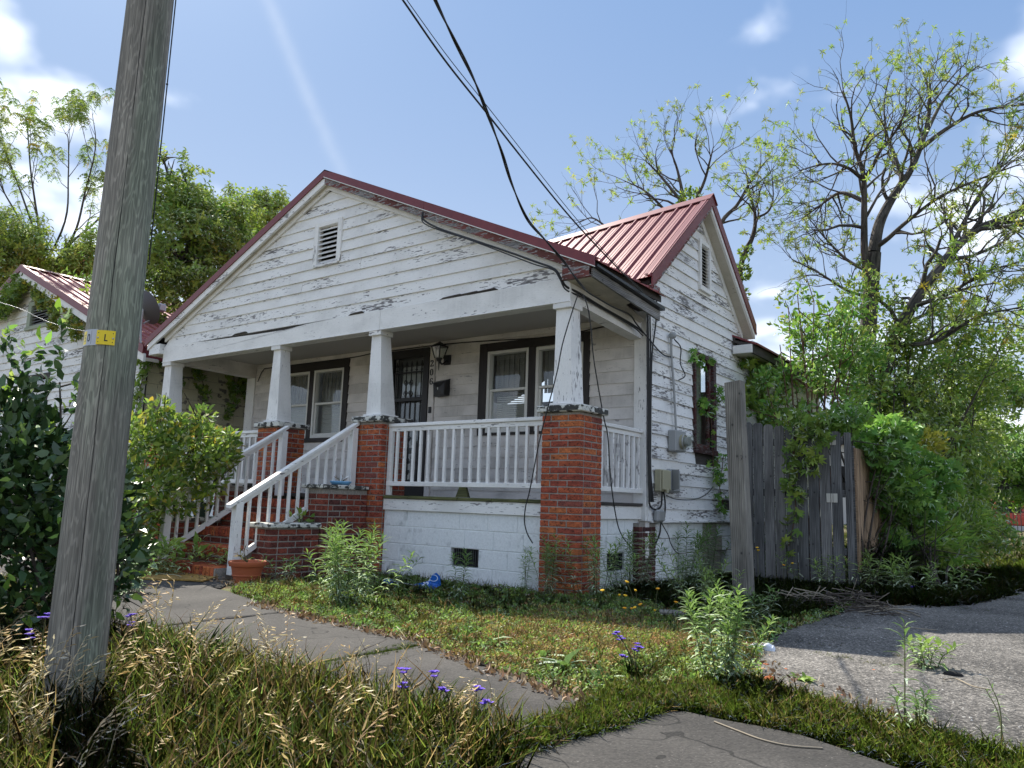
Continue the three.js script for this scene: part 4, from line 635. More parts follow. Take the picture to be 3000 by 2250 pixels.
// ---------------------------------------------------------------- cables
const cable = (label, pts, r, n = 40) => tag(shade(Object.assign(new THREE.Mesh(wire(pts, r, n), M.cable), { name: numbered('cable') })), label, 'cable');
const put = (o) => { scene.add(o); return o; };
{
  const twist = (label, pts, n, r, off) => { const c = spline(pts, n), s = new Soup(); for (const ph of [0, Math.PI]) s.tube(c.map((q, i) => q.clone().addScaledVector(EX, Math.cos(i * 0.16 + ph) * off).addScaledVector(EY, Math.sin(i * 0.16 + ph) * off)), r, 5); return put(tag(shade(Object.assign(new THREE.Mesh(s.geo(), M.cable), { name: numbered('cable') })), label, 'cable')); };
  const path = (list, d0, d1) => list.map(([x, y], i) => at(x, y, 1 / lerp(1 / d0, 1 / d1, i / (list.length - 1))));
  twist('thick twisted black service cable dropping steeply from the sky to the porch eave corner', path([[1135, -330], [1205, -160], [1275, 0], [1330, 115], [1388, 232], [1425, 325], [1468, 440], [1500, 540], [1545, 642], [1600, 706], [1654, 769], [1690, 820], [1716, 850]], 4.2, 7.55), 150, 0.0062, 0.006);
  put(cable('straight black cable crossing the sky, lower of the pair ending at the side roof', path([[945, -330], [1065, -160], [1180, 0], [1300, 172], [1425, 330], [1540, 476], [1640, 600], [1721, 692], [1825, 801], [1882, 856]], 4.6, 8.75), 0.0075, 80));
  put(cable('thin cable beside the straight one, upper of the pair ending at the side roof', path([[965, -320], [1082, -156], [1192, 0], [1312, 166], [1436, 322], [1550, 468], [1648, 592], [1727, 686], [1828, 799], [1884, 852]], 4.6, 8.75), 0.0032, 80));
  const gz = 0.165, k = (x, y) => hit(850 + x / 3.16, 480 + y / 3.16, 'z', gz), h = (x, y, ax, v) => hit(1550 + x / 3.16, 580 + y / 3.16, ax, v);
  const run = [k(1228, 445), k(1240, 520), k(1380, 598), k(1650, 690), k(2040, 822), h(60, 590, 'z', gz), h(230, 655, 'z', gz), h(290, 735, 'z', 0.13), h(345, 820, 'z', 0.06), h(470, 885, 'x', 1.72), h(700, 1025, 'x', 1.72), h(970, 1180, 'x', 1.74), h(1060, 1250, 'x', 1.79)];
  put(cable('black cable bundle stapled under the right rake of the porch gable', run, 0.013, 90));
  put(cable('second cable looping below the stapled bundle along the porch eave', run.map((p, i) => p.clone().add(V(0, -0.025 - 0.012 * Math.sin(i * 1.7), 0.012))), 0.008, 90));
  put(cable('slack cable swinging free under the torn soffit', [h(420, 720, 'z', 0.18), h(520, 850, 'z', 0.1), h(640, 930, 'x', 1.9), h(780, 1010, 'x', 1.9), h(930, 1080, 'x', 1.84), h(990, 1160, 'x', 1.8), h(1080, 1270, 'x', 1.79), h(1230, 1440, 'x', 1.78), h(1335, 1478, 'x', 1.78)], 0.009, 50));
  const b = (x, y, ax, v) => hit(1100 + x / 3.16, 1180 + y / 3.16, ax, v), d = (x, y) => hit(1800 + x / 3.16, 1300 + y / 3.16, 'x', 1.79), c = (x, y, v = 1.785) => hit(1800 + x / 3.16, 900 + y / 3.16, 'x', v);
  put(cable('black cable hanging from the eave past the left of the corner pier, cut end loose', [h(455, 888, 'z', 0.12), h(400, 1050, 'z', 0.14), h(310, 1350, 'z', 0.18), h(250, 1650, 'z', 0.2), b(1530, 300, 'z', 0.2), b(1430, 800, 'z', 0.2), b(1390, 960, 'z', 0.18), b(1380, 1100, 'z', 0.16), b(1405, 1210, 'z', 0.14), b(1455, 1300, 'z', 0.13)], 0.0065, 50));
  put(cable('black cable hanging from the eave past the right of the corner pier to the weeds', [h(495, 888, 'z', 0.1), h(540, 1000, 'z', 0.06), h(572, 1200, 'x', 1.93), h(600, 1500, 'x', 1.93), b(2110, 120, 'x', 1.93), b(2150, 300, 'x', 1.93), b(2172, 640, 'x', 1.92), hit(1800, 1487, 'x', 1.9), hit(1819, 1563, 'x', 1.85), hit(1863, 1621, 'x', 1.76)], 0.0065, 50));
  put(cable('cable running along the porch wall under the ceiling', [[755, 1118], [772, 1084], [800, 1077], [1020, 1049], [1088, 1036], [1148, 1028], [1281, 1011], [1408, 1000], [1626, 987], [1700, 972], [1774, 956]].map(([x, y]) => hit(x, y, 'z', -1.655)), 0.0085, 60));
  for (let i = 0; i < 4; i++) put(cable(['cable clipped down the house corner, nearest the porch', 'second cable down the house corner', 'third cable down the house corner, bowed outward', 'outermost slack cable down the house corner'][i], [h([1090, 1100, 1115, 1180][i], 870 + i * 8, 'x', 1.8), c([305, 312, 330, 385][i], 130), c([303, 318, 335, 350][i], 420), c([308, 318, 330, 340][i], 760), c([312, 320, 328, 336][i], 1150), d([318, 324, 330, 336][i], 250), d([322, 330, 345, 360][i], 540)], 0.0095, 50));
  put(cable('cable looping from the corner bundle up to the grey utility boxes', [d(322, 545), d(340, 590), d(390, 610), d(430, 580), d(440, 500), d(445, 430)], 0.011, 30)); put(cable('cable running from the boxes down to the ground', [d(455, 430), d(470, 560), d(460, 690), d(430, 740), d(420, 830), d(380, 930)], 0.01, 40));
  put(cable('thin cable looped across the clapboards beside the boxes', [d(480, 480), d(560, 510), d(680, 520), d(780, 505), d(860, 460), d(908, 405)], 0.006, 30)); put(cable('thin cable from the sill to the weeds by the dark brick pier', [d(440, 740), d(500, 850), d(520, 920), d(560, 990), d(600, 1020)], 0.006, 30));
  put(cable('curly loose wires at the lid of the grey box', [d(475, 400), d(520, 330), d(560, 270), d(585, 350), d(560, 420), d(500, 400), d(540, 440), d(575, 440)], 0.005, 50));
  put(cable('pair of pale wires on the neighbouring gable', [[0, 886], [60, 905], [130, 938], [205, 962], [250, 970]].map(([x, y]) => at(x, y, 11.5)), 0.0045, 30)).material = M.steel;
}

// ---------------------------------------------------------------- things on the walls
{
  const X = 1.763, m = thing('electric_meter', 'grey electric meter with glass dome and conduit on the side wall', 'electric meter', [X, 1.62, -2.42]);
  part(m, 'case', cham(0, 0.11, 0, 0.27, -0.16, 0.16, 0.012), M.grey); part(m, 'ring', new THREE.CylinderGeometry(0.092, 0.092, 0.04, 28).rotateZ(Math.PI / 2).translate(0.13, 0.13, -0.02), M.beige);
  part(m, 'dome', new THREE.CylinderGeometry(0.075, 0.082, 0.12, 28).rotateZ(Math.PI / 2).translate(0.205, 0.13, -0.02), new THREE.MeshPhysicalMaterial({ color: lin(0.9, 0.92, 0.88), transmission: 1, thickness: 0, roughness: 0.06, side: THREE.DoubleSide })); part(m, 'dial', new THREE.CylinderGeometry(0.06, 0.06, 0.07, 24).rotateZ(Math.PI / 2).translate(0.18, 0.13, -0.02), M.steel); part(m, 'collar', new THREE.TorusGeometry(0.088, 0.008, 8, 28).rotateY(Math.PI / 2).translate(0.152, 0.13, -0.02), M.steel);
  part(m, 'conduit', wire([V(0.04, 0.27, 0), V(0.03, 0.8, 0.04), V(0.025, 1.2, 0.1), V(0.03, 1.49, 0.13)], 0.016, 16, 8), M.grey); part(m, 'weatherhead', new THREE.SphereGeometry(0.05, 14, 10).scale(1.1, 0.9, 0.8).translate(0.05, 1.5, 0.13), M.grey);
  for (const q of [[0.06, 1.46, 0.1], [0.08, 1.44, 0.12]]) part(m, 'lead', wire([V(...q), V(0.12, 1.35, 0.03), V(0.1, 1.15, 0.0), V(0.14, 1.0, -0.06), V(0.1, 0.92, 0.05)], 0.008, 20), M.cable);
  const a = thing('utility_box', 'beige telephone junction box on the side wall', 'utility box', [X, 1.1, -2.0]); part(a, 'case', cham(0, 0.09, 0, 0.27, -0.13, 0.13, 0.012), M.beige); part(a, 'lid', cham(0.09, 0.115, 0.02, 0.26, -0.11, 0.115, 0.01), M.beige); part(a, 'latch', cham(0.1, 0.13, -0.015, 0.03, -0.02, 0.03), M.beige);
  const b = thing('utility_box', 'grey open cable box beside the beige junction box', 'utility box', [X, 1.1, -2.31]); part(b, 'case', cham(0, 0.08, 0, 0.29, -0.16, 0.14, 0.02), M.grey); part(b, 'lid', hexa([V(0.08, 0.02, 0.1), V(0.2, 0.04, 0.16), V(0.2, 0.04, 0.15), V(0.08, 0.02, 0.09), V(0.08, 0.28, 0.1), V(0.2, 0.28, 0.16), V(0.2, 0.28, 0.15), V(0.08, 0.28, 0.09)]), M.grey);
  const e = thing('utility_box', 'small grey box at the bottom of the cable bundle', 'utility box', [X, 0.73, -1.93]); part(e, 'case', cham(0, 0.07, 0, 0.15, -0.1, 0.09, 0.02), M.grey); part(e, 'cover', cham(0.07, 0.078, 0.02, 0.13, -0.08, 0.07), M.steel);
  // wall lantern
  const l = thing('wall_lantern', 'black wall lantern beside the house number', 'lantern', [-1.52, 2.9, -1.66]);
  part(l, 'plate', cham(-0.06, 0.07, 0.0, 0.15, -0.03, 0.0), M.black); part(l, 'arm', wire([V(0, 0.06, 0), V(-0.02, 0.0, 0.08), V(-0.03, 0.08, 0.13)], 0.014, 14), M.black);
  const cage = []; for (const s of [[-1, -1], [1, -1], [1, 1], [-1, 1]]) cage.push(wire([V(-0.03 + s[0] * 0.045, 0.08, 0.13 + s[1] * 0.045), V(-0.03 + s[0] * 0.085, 0.25, 0.13 + s[1] * 0.085)], 0.008, 0, 5));
  part(l, 'cage', merge(cage), M.black); part(l, 'roof', lathe([[0, 0.08], [0.03, 0.06], [0.13, 0], [0.125, -0.012], [0, -0.01]], 4).rotateY(Math.PI / 4).translate(-0.03, 0.26, 0.13), M.black); part(l, 'base', cyl(0.05, 0.03, 0.05, 12, -0.03, 0.06, 0.13), M.black); part(l, 'tail', cyl(0.014, 0.004, 0.14, 8, -0.03, -0.03, 0.13), M.black);
  for (const s of [[0, 1], [1, 0], [0, -1], [-1, 0]]) part(l, 'pane', hexa([[-1, 0.08, 0.043], [1, 0.08, 0.043], [1, 0.08, 0.041], [-1, 0.08, 0.041], [-1, 0.25, 0.082], [1, 0.25, 0.082], [1, 0.25, 0.08], [-1, 0.25, 0.08]].map(([w, y, o]) => { const ww = w * (y < 0.1 ? 0.04 : 0.078); return V(-0.03 + (s[0] ? s[0] * o : ww), y, 0.13 + (s[1] ? s[1] * o : ww)); })), M.glass);
  const mb = thing('mailbox', 'black wall mailbox hanging slightly crooked beside the door', 'mailbox', [-1.55, 2.43, -1.665]); mb.rotation.z = 0.08;
  part(mb, 'box', hexa([V(-0.11, 0.0, 0.1), V(0.09, 0.0, 0.1), V(0.11, 0, -0.02), V(-0.11, 0, -0.02), V(-0.125, 0.2, 0.085), V(0.115, 0.2, 0.085), V(0.115, 0.24, -0.02), V(-0.115, 0.24, -0.02)]), M.black); part(mb, 'lid', hexa([V(-0.13, 0.195, 0.1), V(0.125, 0.195, 0.1), V(0.125, 0.235, -0.02), V(-0.125, 0.235, -0.02), V(-0.13, 0.208, 0.1), V(0.125, 0.208, 0.1), V(0.125, 0.252, -0.02), V(-0.125, 0.252, -0.02)]), M.iron);
  part(mb, 'front', faces([[V(-0.1, 0.01, 0.101), V(0.08, 0.01, 0.101), V(-0.01, 0.1, 0.116)], [V(0.08, 0.01, 0.101), V(0.1, 0.19, 0.088), V(-0.01, 0.1, 0.116)], [V(0.1, 0.19, 0.088), V(-0.11, 0.19, 0.088), V(-0.01, 0.1, 0.116)], [V(-0.11, 0.19, 0.088), V(-0.1, 0.01, 0.101), V(-0.01, 0.1, 0.116)]]), M.iron); part(mb, 'emblem', merge([cham(-0.016, -0.006, 0.085, 0.125, 0.114, 0.119), cham(-0.024, 0.002, 0.105, 0.113, 0.114, 0.1185)]), M.vinyl);
  const db = thing('door_bell', 'small black door bell on the casing below the numbers', 'door bell', [-1.8, 2.19, -1.66]); part(db, 'case', cham(-0.028, 0.028, 0, 0.095, 0, 0.018, 0.005), M.black); part(db, 'button', cyl(0.012, 0.012, 0.01, 14).rotateX(Math.PI / 2).translate(0, 0.03, 0.02), M.iron);
}

// ---------------------------------------------------------------- gate, post, plywood fence
reseed(505);
{
  const t = thing('wooden_gate', 'grey weathered dog-eared board gate hung with vines', 'gate', [2.36, 0, -3.3]);
  for (let i = 0; i < 9; i++) {
    const x = i * 0.139, h = 2.08 - i * 0.021 + R(-0.012, 0.012), lean = R(-0.006, 0.006);
    part(t, 'board', faces((() => { const w = 0.125, c = 0.03, o = [[x, 0.04], [x + w, 0.04], [x + w + lean, h - c], [x + w - c + lean, h], [x + c + lean, h], [x + lean, h - c]], f = o.map(([a, b]) => V(a, b, 0)), k = o.map(([a, b]) => V(a, b, -0.02)); return [f, k, ...o.map((_, j) => [f[j], f[(j + 1) % 6], k[(j + 1) % 6], k[j]])]; })(), ACROSS), pick(M.boards));
  }
  for (const y of [0.4, 1.1, 1.75]) part(t, 'rail', cham(0, 1.26, y, y + 0.09, -0.06, -0.022), M.boards[2]);
  for (const y of [1.8, 1.09]) { const h = part(t, 'hinge', merge([cham(1.05, 1.1, y - 0.055, y + 0.055, 0.001, 0.007), cham(1.13, 1.18, y - 0.055, y + 0.055, 0.001, 0.007), wire([V(1.115, y - 0.055, 0.008), V(1.115, y + 0.055, 0.008)], 0.01, 0, 8)]), std({ color: lin(0.5, 0.48, 0.42), roughness: 0.5 })); }
  part(t, 'post', cham(1.27, 1.34, 0, 1.9, -0.1, -0.01, 0.006, ACROSS), M.boards[2]);
  const p = thing('fence_post', 'tall lone grey timber post standing beside the gate', 'post', [3.2, 0, -0.9]);
  part(p, 'timber', hexa([V(-0.07, -0.1, 0.07), V(0.095, -0.1, 0.07), V(0.095, -0.1, -0.09), V(-0.07, -0.1, -0.09), V(-0.145, 2.205, 0.06), V(0.018, 2.225, 0.06), V(0.018, 2.23, -0.09), V(-0.145, 2.21, -0.09)], ACROSS), M.postWood); part(p, 'nail', wire([V(0.02, 1.45, 0.075), V(0.05, 1.44, 0.1), V(0.03, 1.4, 0.09)], 0.003, 8), M.iron);
  const f = thing('plywood_fence', 'tan grooved plywood fence half buried under creeper', 'fence', [3.72, 0, -3.5]);
  for (let i = 0; i < 4; i++) { const pn = part(f, 'sheet', plain(-0.02, -0.005, 0.2, 1.72 - i * 0.02, -1.2 * (i + 1) + 0.01, -1.2 * i), M.tanWood); for (let k = 0; k < 11; k++) part(pn, 'batten', cham(-0.006, 0.008, 0.2, 1.72 - i * 0.02, -1.2 * i - 0.1 - k * 0.105, -1.2 * i - 0.012 - k * 0.105, 0.003, ACROSS), M.tanWood); }
  for (let i = 0; i < 4; i++) part(f, 'post', cham(-0.12, -0.022, 0, 1.75, -1.2 * i - 0.1, -1.2 * i), M.boards[2]);
}

// ---------------------------------------------------------------- ground, pavement, drive
reseed(606);
structure('ground', metric(new THREE.PlaneGeometry(500, 500, 1, 1).rotateX(-Math.PI / 2)), M.soil, 'bare earth and thin turf of the yard');
function patch(outline, y, thick) { // a level slab of irregular outline
  const s = new THREE.Shape(outline.map(([x, z]) => new THREE.Vector2(x, -z))), g = new THREE.ExtrudeGeometry(s, { depth: thick, bevelEnabled: true, bevelSize: 0.012, bevelThickness: 0.006, bevelSegments: 1 });
  return metric(g.rotateX(-Math.PI / 2).translate(0, y - thick, 0));
}
const rough = (pts, amp, step = 0.12) => { const o = []; for (let i = 0; i < pts.length; i++) { const a = pts[i], b = pts[(i + 1) % pts.length], L = Math.hypot(b[0] - a[0], b[1] - a[1]), n = Math.max(1, Math.round(L / step)); for (let k = 0; k < n; k++) o.push([lerp(a[0], b[0], k / n) + (k ? R(-amp, amp) : 0), lerp(a[1], b[1], k / n) + (k ? R(-amp, amp) : 0)]); } return o; };
{
  const walk = new THREE.Group(); walk.name = 'sidewalk'; walk.userData = { kind: 'structure', label: 'dark old sidewalk of large slabs along the yard' }; scene.add(walk);
  const joints = [-8.6, -6.9, -5.2, -3.5, -1.0, 0.95, 2.58, 4.2]; // slabs between the joints
  for (let i = 0; i + 1 < joints.length; i++) {
    const a = joints[i] + 0.03, b = joints[i + 1] - 0.03, back = (x) => (x < -0.6 ? 2.35 : x < 0.6 ? lerp(2.35, 2.8, (x + 0.6) / 1.2) : x < 2.6 ? lerp(2.8, 3.05, (x - 0.6) / 2) : lerp(3.05, 3.66, (x - 2.6) / 1.6));
    const m = part(walk, 'slab', patch(rough([[a, 4.25], [b, 4.26], [b, back(b)], [(a + b) / 2, back((a + b) / 2)], [a, back(a)]], 0.02, 0.2), 0.016 + R(-0.003, 0.003), 0.06), M.walk);
  }
  part(walk, 'slab', patch(rough([[-3.3, 2.32], [-0.75, 2.32], [-1.1, 1.96], [-3.3, 1.96]], 0.015), 0.014, 0.06), M.walk);
  part(walk, 'slab', patch(rough([[4.3, 4.5], [4.28, 3.6], [4.5, 3.44], [5.0, 3.45], [5.7, 3.75], [6.4, 4.2], [6.4, 5.2], [4.6, 5.2]], 0.015, 0.2), 0.018, 0.06), M.walk);
  part(walk, 'slab', patch(rough([[6.45, 4.25], [9, 4.6], [9, 6], [6.45, 5.5]], 0.015, 0.3), 0.018, 0.06), M.walk);
  structure('driveway', patch(rough([[4.1, 0.7], [4.25, 2.0], [4.48, 2.52], [5.25, 2.98], [5.75, 3.14], [9, 4.2], [30, 6], [30, -20], [6.4, -14], [5.5, -6], [5.05, -3.2], [4.5, -2.2], [4.05, -0.9]], 0.09, 0.2), 0.01, 0.05), M.gravel, 'worn gravelly asphalt drive beside the house');
}
structure('street', patch(rough([[-40, 7.4], [40, 9.4], [40, 18], [-40, 16]], 0.03, 2), 0.012, 0.05), tiled(T.gravel, 0.004, { color: lin(1.7, 1.66, 1.58) }), 'unseen worn street along the front of the lots, added pale for bounce light');  // out of view; added pale to bounce sunlight onto the facade

// ---------------------------------------------------------------- plants: leaf shapes, leaf matter, scattering
const leafy = (tr, rough = 0.6) => new THREE.MeshPhysicalMaterial({ color: 0xffffff, transmission: tr, thickness: 0, roughness: rough, side: THREE.DoubleSide, ior: 1.35 });
const L = { soft: leafy(0.5, 0.95), glossy: std({ color: 0xffffff, roughness: 0.34 }), grass: leafy(0.5, 0.95), dry: leafy(0.3, 0.95) };
const O0 = V(0, 0, 0), UPY = V(0, 1, 0), SX = V(1, 0, 0);
const dirOf = (az, el) => V(Math.cos(az) * Math.cos(el), Math.sin(el), Math.sin(az) * Math.cos(el));
const rdir = (up = 0) => { let v; do v = V(R(-1, 1), R(-1, 1), R(-1, 1)); while (v.lengthSq() > 1 || v.lengthSq() < 0.01); v.normalize(); v.y += up; return v.normalize(); };
const G = {
  leaf: new Soup().leaf(O0, UPY, SX, 1, 0.46, 0.22, 0.12).geo(), narrow: new Soup().leaf(O0, UPY, SX, 1, 0.17, 0.3, 0.08).geo(), round: new Soup().leaf(O0, UPY, SX, 1, 0.72, 0.16, 0.1).geo(),
  sprig: (() => { const s = new Soup(); s.tube([V(0, 0, 0), V(0.02, 0.5, 0), V(0, 1, 0.04)], 0.012, 3, false); for (let i = 0; i < 7; i++) { const a = i * 2.4, y = 0.15 + i * 0.13; s.leaf(V(0, y, 0), dirOf(a, 0.45), V(-Math.sin(a), 0, Math.cos(a)), 0.42, 0.2, 0.25); } return s.geo(); })(),
  hang: (() => { const s = new Soup(); for (let k = 0; k < 4; k++) { const a = k * 1.7 + 0.3, d = V(Math.cos(a) * 0.6, 0.35, Math.sin(a) * 0.6), pts = [0, 0.35, 0.7, 1].map((t) => V(d.x * t, d.y * t - 0.75 * t * t, d.z * t)); s.tube(pts, 0.008, 3, false); for (let i = 1; i <= 4; i++) { const q = pts[0].clone().lerp(pts[3], i / 4); q.y = d.y * i / 4 - 0.75 * (i / 4) ** 2; for (const sd of [-1, 1]) s.leaf(q, V(d.x * 0.5 - sd * d.z * 0.7, -0.6, d.z * 0.5 + sd * d.x * 0.7).normalize(), V(d.z, 0.2, -d.x).normalize(), 0.3, 0.11, 0.2); } } return s.geo(); })(),
  star: (() => { const s = new Soup(), r = makeRandom(8); for (let k = 0; k < 9; k++) { const a = k * 2.4, e = 0.9 - k * 0.17; s.leaf(V(0, (r() - 0.5) * 0.1, 0), dirOf(a, e), V(-Math.sin(a), 0.1, Math.cos(a)).normalize(), 0.5 + r() * 0.4, 0.2, 0.35, 0.08); } return s.geo(); })(),
  palm: (() => { const s = new Soup(); for (let i = 0; i < 5; i++) { const a = (i - 2) * 0.75; s.leaf(O0, V(Math.sin(a), Math.cos(a), -0.25).normalize(), V(Math.cos(a), -Math.sin(a), 0), 1 - Math.abs(i - 2) * 0.13, 0.33, 0.25, 0.08); } return s.geo(); })(),
  blade: new Soup().blade(O0, UPY, V(0, 0, 1), 1, 0.03, 0.45, 4).geo(), blade2: new Soup().blade(O0, UPY, V(0, 0, 1), 1, 0.035, 0.8, 4).geo(),
  tuft: (() => { const s = new Soup(), r = makeRandom(3); for (let i = 0; i < 9; i++) { const a = r() * 6.3, l = V(Math.cos(a), 0, Math.sin(a)); s.blade(V((r() - 0.5) * 0.3, 0, (r() - 0.5) * 0.3), V(l.x * 0.3, 1, l.z * 0.3).normalize(), l, 0.5 + r() * 0.5, 0.05, 0.2 + r() * 0.6, 3); } return s.geo(); })(),
  clover: (() => { const s = new Soup(), r = makeRandom(4); for (let i = 0; i < 12; i++) { const a = r() * 6.3, e = r() * 1.0; s.leaf(V((r() - 0.5) * 0.5, r() * 0.5, (r() - 0.5) * 0.5), dirOf(a, e), V(-Math.sin(a), 0, Math.cos(a)), 0.22 + r() * 0.2, 0.13, 0.2); } return s.geo(); })(),
  seed: (() => { const s = new Soup(), r = makeRandom(5), P = (t) => V(0.02 * Math.sin(t * 3), t - 0.1 * t * t, 0.3 * t * t * t); s.tube([0, 0.25, 0.5, 0.75, 1].map(P), [0.005, 0.0045, 0.004, 0.003, 0.002], 3, false); for (let i = 0; i < 9; i++) { const t = 0.66 + i * 0.042, a = i * 2.2, q = P(t), d = V(Math.cos(a) * 0.35, 0.55 - 0.5 * t, Math.sin(a) * 0.25 + 0.55).normalize(); const e = q.clone().addScaledVector(d, 0.05); s.tube([q, e], 0.0016, 3, false); s.leaf(e, d, V(-Math.sin(a), 0.2, Math.cos(a)).normalize(), 0.085, 0.02, 0.02, 0.1); } return s.geo(); })(),
};
const QA = new THREE.Quaternion(), QB = new THREE.Quaternion(), MAT = new THREE.Matrix4(), SC = V(1, 1, 1);
// items: [point, direction, size, colour]; the shape's own y axis goes along the direction, turned freely about it
function scatter(parent, name, geo, m, items, kind) {
  const turn = ([p, d, s]) => { QA.setFromUnitVectors(UPY, d); QB.setFromAxisAngle(UPY, R(0, 6.283)); QA.multiply(QB); SC.set(s * R(0.85, 1.15), s, s * R(0.85, 1.15)); MAT.compose(p, QA, SC); };
  let o;
  if (kind) { // what nobody could count
    o = new THREE.InstancedMesh(geo, m, items.length); items.forEach((it, i) => { turn(it); o.setMatrixAt(i, MAT); o.setColorAt(i, it[3]); }); o.userData.kind = kind;
  } else { // the foliage of one plant: one real mesh
    const P = geo.attributes.position.array, N = geo.attributes.normal.array, I = geo.index.array, n = P.length / 3, k = items.length, pos = new Float32Array(n * k * 3), nor = new Float32Array(n * k * 3), col = new Float32Array(n * k * 3), idx = new Uint32Array(I.length * k), nm = new THREE.Matrix3(), v = V();
    items.forEach((it, i) => {
      turn(it); nm.getNormalMatrix(MAT); const b = i * n;
      for (let j = 0; j < n; j++) { v.fromArray(P, j * 3).applyMatrix4(MAT).toArray(pos, (b + j) * 3); v.fromArray(N, j * 3).applyMatrix3(nm).normalize().toArray(nor, (b + j) * 3); it[3].toArray(col, (b + j) * 3); }
      for (let j = 0; j < I.length; j++) idx[i * I.length + j] = I[j] + b;
    });
    const g = new THREE.BufferGeometry(); g.setAttribute('position', new THREE.BufferAttribute(pos, 3)); g.setAttribute('normal', new THREE.BufferAttribute(nor, 3)); g.setAttribute('color', new THREE.BufferAttribute(col, 3)); g.setIndex(new THREE.BufferAttribute(idx, 1));
    m.many ??= Object.assign(m.clone(), { vertexColors: true }); o = new THREE.Mesh(g, m.many);
  }
  o.name = name; o.castShadow = o.receiveShadow = true; if (parent) parent.add(o); return o;
}
const hue = (list, spread = 0.25) => () => { const c = pick(list), k = 1 + R(-spread, spread); return lin(c[0] * k * R(0.9, 1.1), c[1] * k, c[2] * k * R(0.8, 1.2)); };
const C = {
  spring: hue([[0.3, 0.42, 0.07], [0.24, 0.36, 0.06], [0.36, 0.44, 0.09]]), mid: hue([[0.22, 0.34, 0.055], [0.15, 0.27, 0.045], [0.3, 0.41, 0.065]]), lush: hue([[0.17, 0.34, 0.055], [0.13, 0.29, 0.05], [0.24, 0.42, 0.065]]),
  dark: hue([[0.04, 0.085, 0.026], [0.06, 0.115, 0.03], [0.03, 0.07, 0.024]]), warm: hue([[0.26, 0.34, 0.05], [0.18, 0.28, 0.05], [0.46, 0.38, 0.05], [0.13, 0.22, 0.05], [0.34, 0.37, 0.06]]),
  grass: hue([[0.28, 0.38, 0.065], [0.36, 0.42, 0.08], [0.22, 0.33, 0.06], [0.48, 0.45, 0.14]]), fresh: hue([[0.28, 0.46, 0.065], [0.36, 0.5, 0.09], [0.22, 0.4, 0.06]]), straw: hue([[0.5, 0.39, 0.19], [0.44, 0.32, 0.14], [0.56, 0.45, 0.24]]), rust: hue([[0.36, 0.21, 0.08], [0.28, 0.17, 0.075], [0.42, 0.32, 0.1], [0.29, 0.28, 0.08]]),
  weed: hue([[0.25, 0.4, 0.085], [0.31, 0.46, 0.1], [0.19, 0.34, 0.08]]), brown: hue([[0.22, 0.14, 0.075], [0.3, 0.2, 0.12], [0.14, 0.09, 0.05], [0.4, 0.3, 0.19]]), yellow: hue([[0.5, 0.48, 0.06], [0.4, 0.43, 0.06]]),
};
const MT = { stem: std({ color: lin(0.09, 0.1, 0.04), roughness: 0.9 }), redstem: std({ color: lin(0.1, 0.05, 0.03), roughness: 0.9 }), twig: std({ color: lin(0.06, 0.048, 0.038), roughness: 1 }), pale: std({ color: lin(0.28, 0.24, 0.18), roughness: 1 }) };

// a limb that forks into ever finer ones; twig ends are collected as places for leaves
function grow(soup, tips, p0, dir, len, r, level, o) {
  const n = level > 1 ? 5 : 4, pts = [p0], rad = [r]; let d = dir.clone(), p = p0.clone();
  for (let i = 1; i <= n; i++) { d.addScaledVector(rdir(), o.wander).addScaledVector(UPY, o.rise).normalize(); p = p.clone().addScaledVector(d, len / n); pts.push(p); rad.push(r * (1 - 0.55 * i / n)); }
  soup.tube(pts, rad, level > 2 ? 7 : level > 0 ? 5 : 3, false);
  if (level === 0) { tips.push([p, d, 1]); if (o.along) for (let i = 1; i < n; i++) if (rnd() < o.along) tips.push([pts[i], d.clone().addScaledVector(rdir(), 0.9).normalize(), 0.8]); return; }
  fork(soup, tips, pts, rad, level, len, o);
}
function fork(soup, tips, pts, rad, level, len, o, count) {
  const k = count ?? Math.round(R(o.kids[0], o.kids[1])), N = pts.length - 1;
  for (let i = 0; i < k; i++) {
    const t = i === 0 ? 0.999 : lerp(o.from ?? 0.25, 1, (i + rnd() * 0.8) / k), f = Math.min(t * N, N - 0.001), a = Math.floor(f), q = pts[a].clone().lerp(pts[a + 1], f - a), ax = V().subVectors(pts[a + 1], pts[a]).normalize();
    const s = rdir(o.lift ?? 0.15); s.addScaledVector(ax, -s.dot(ax)).normalize(); const spread = i === 0 ? 0.25 : R(o.open[0], o.open[1]);
    grow(soup, tips, q, ax.multiplyScalar(Math.cos(spread)).addScaledVector(s, Math.sin(spread)).normalize(), len * R(0.45, 0.72), Math.min(rad[a] * R(0.45, 0.65), 0.05), level - 1, o);
  }
}
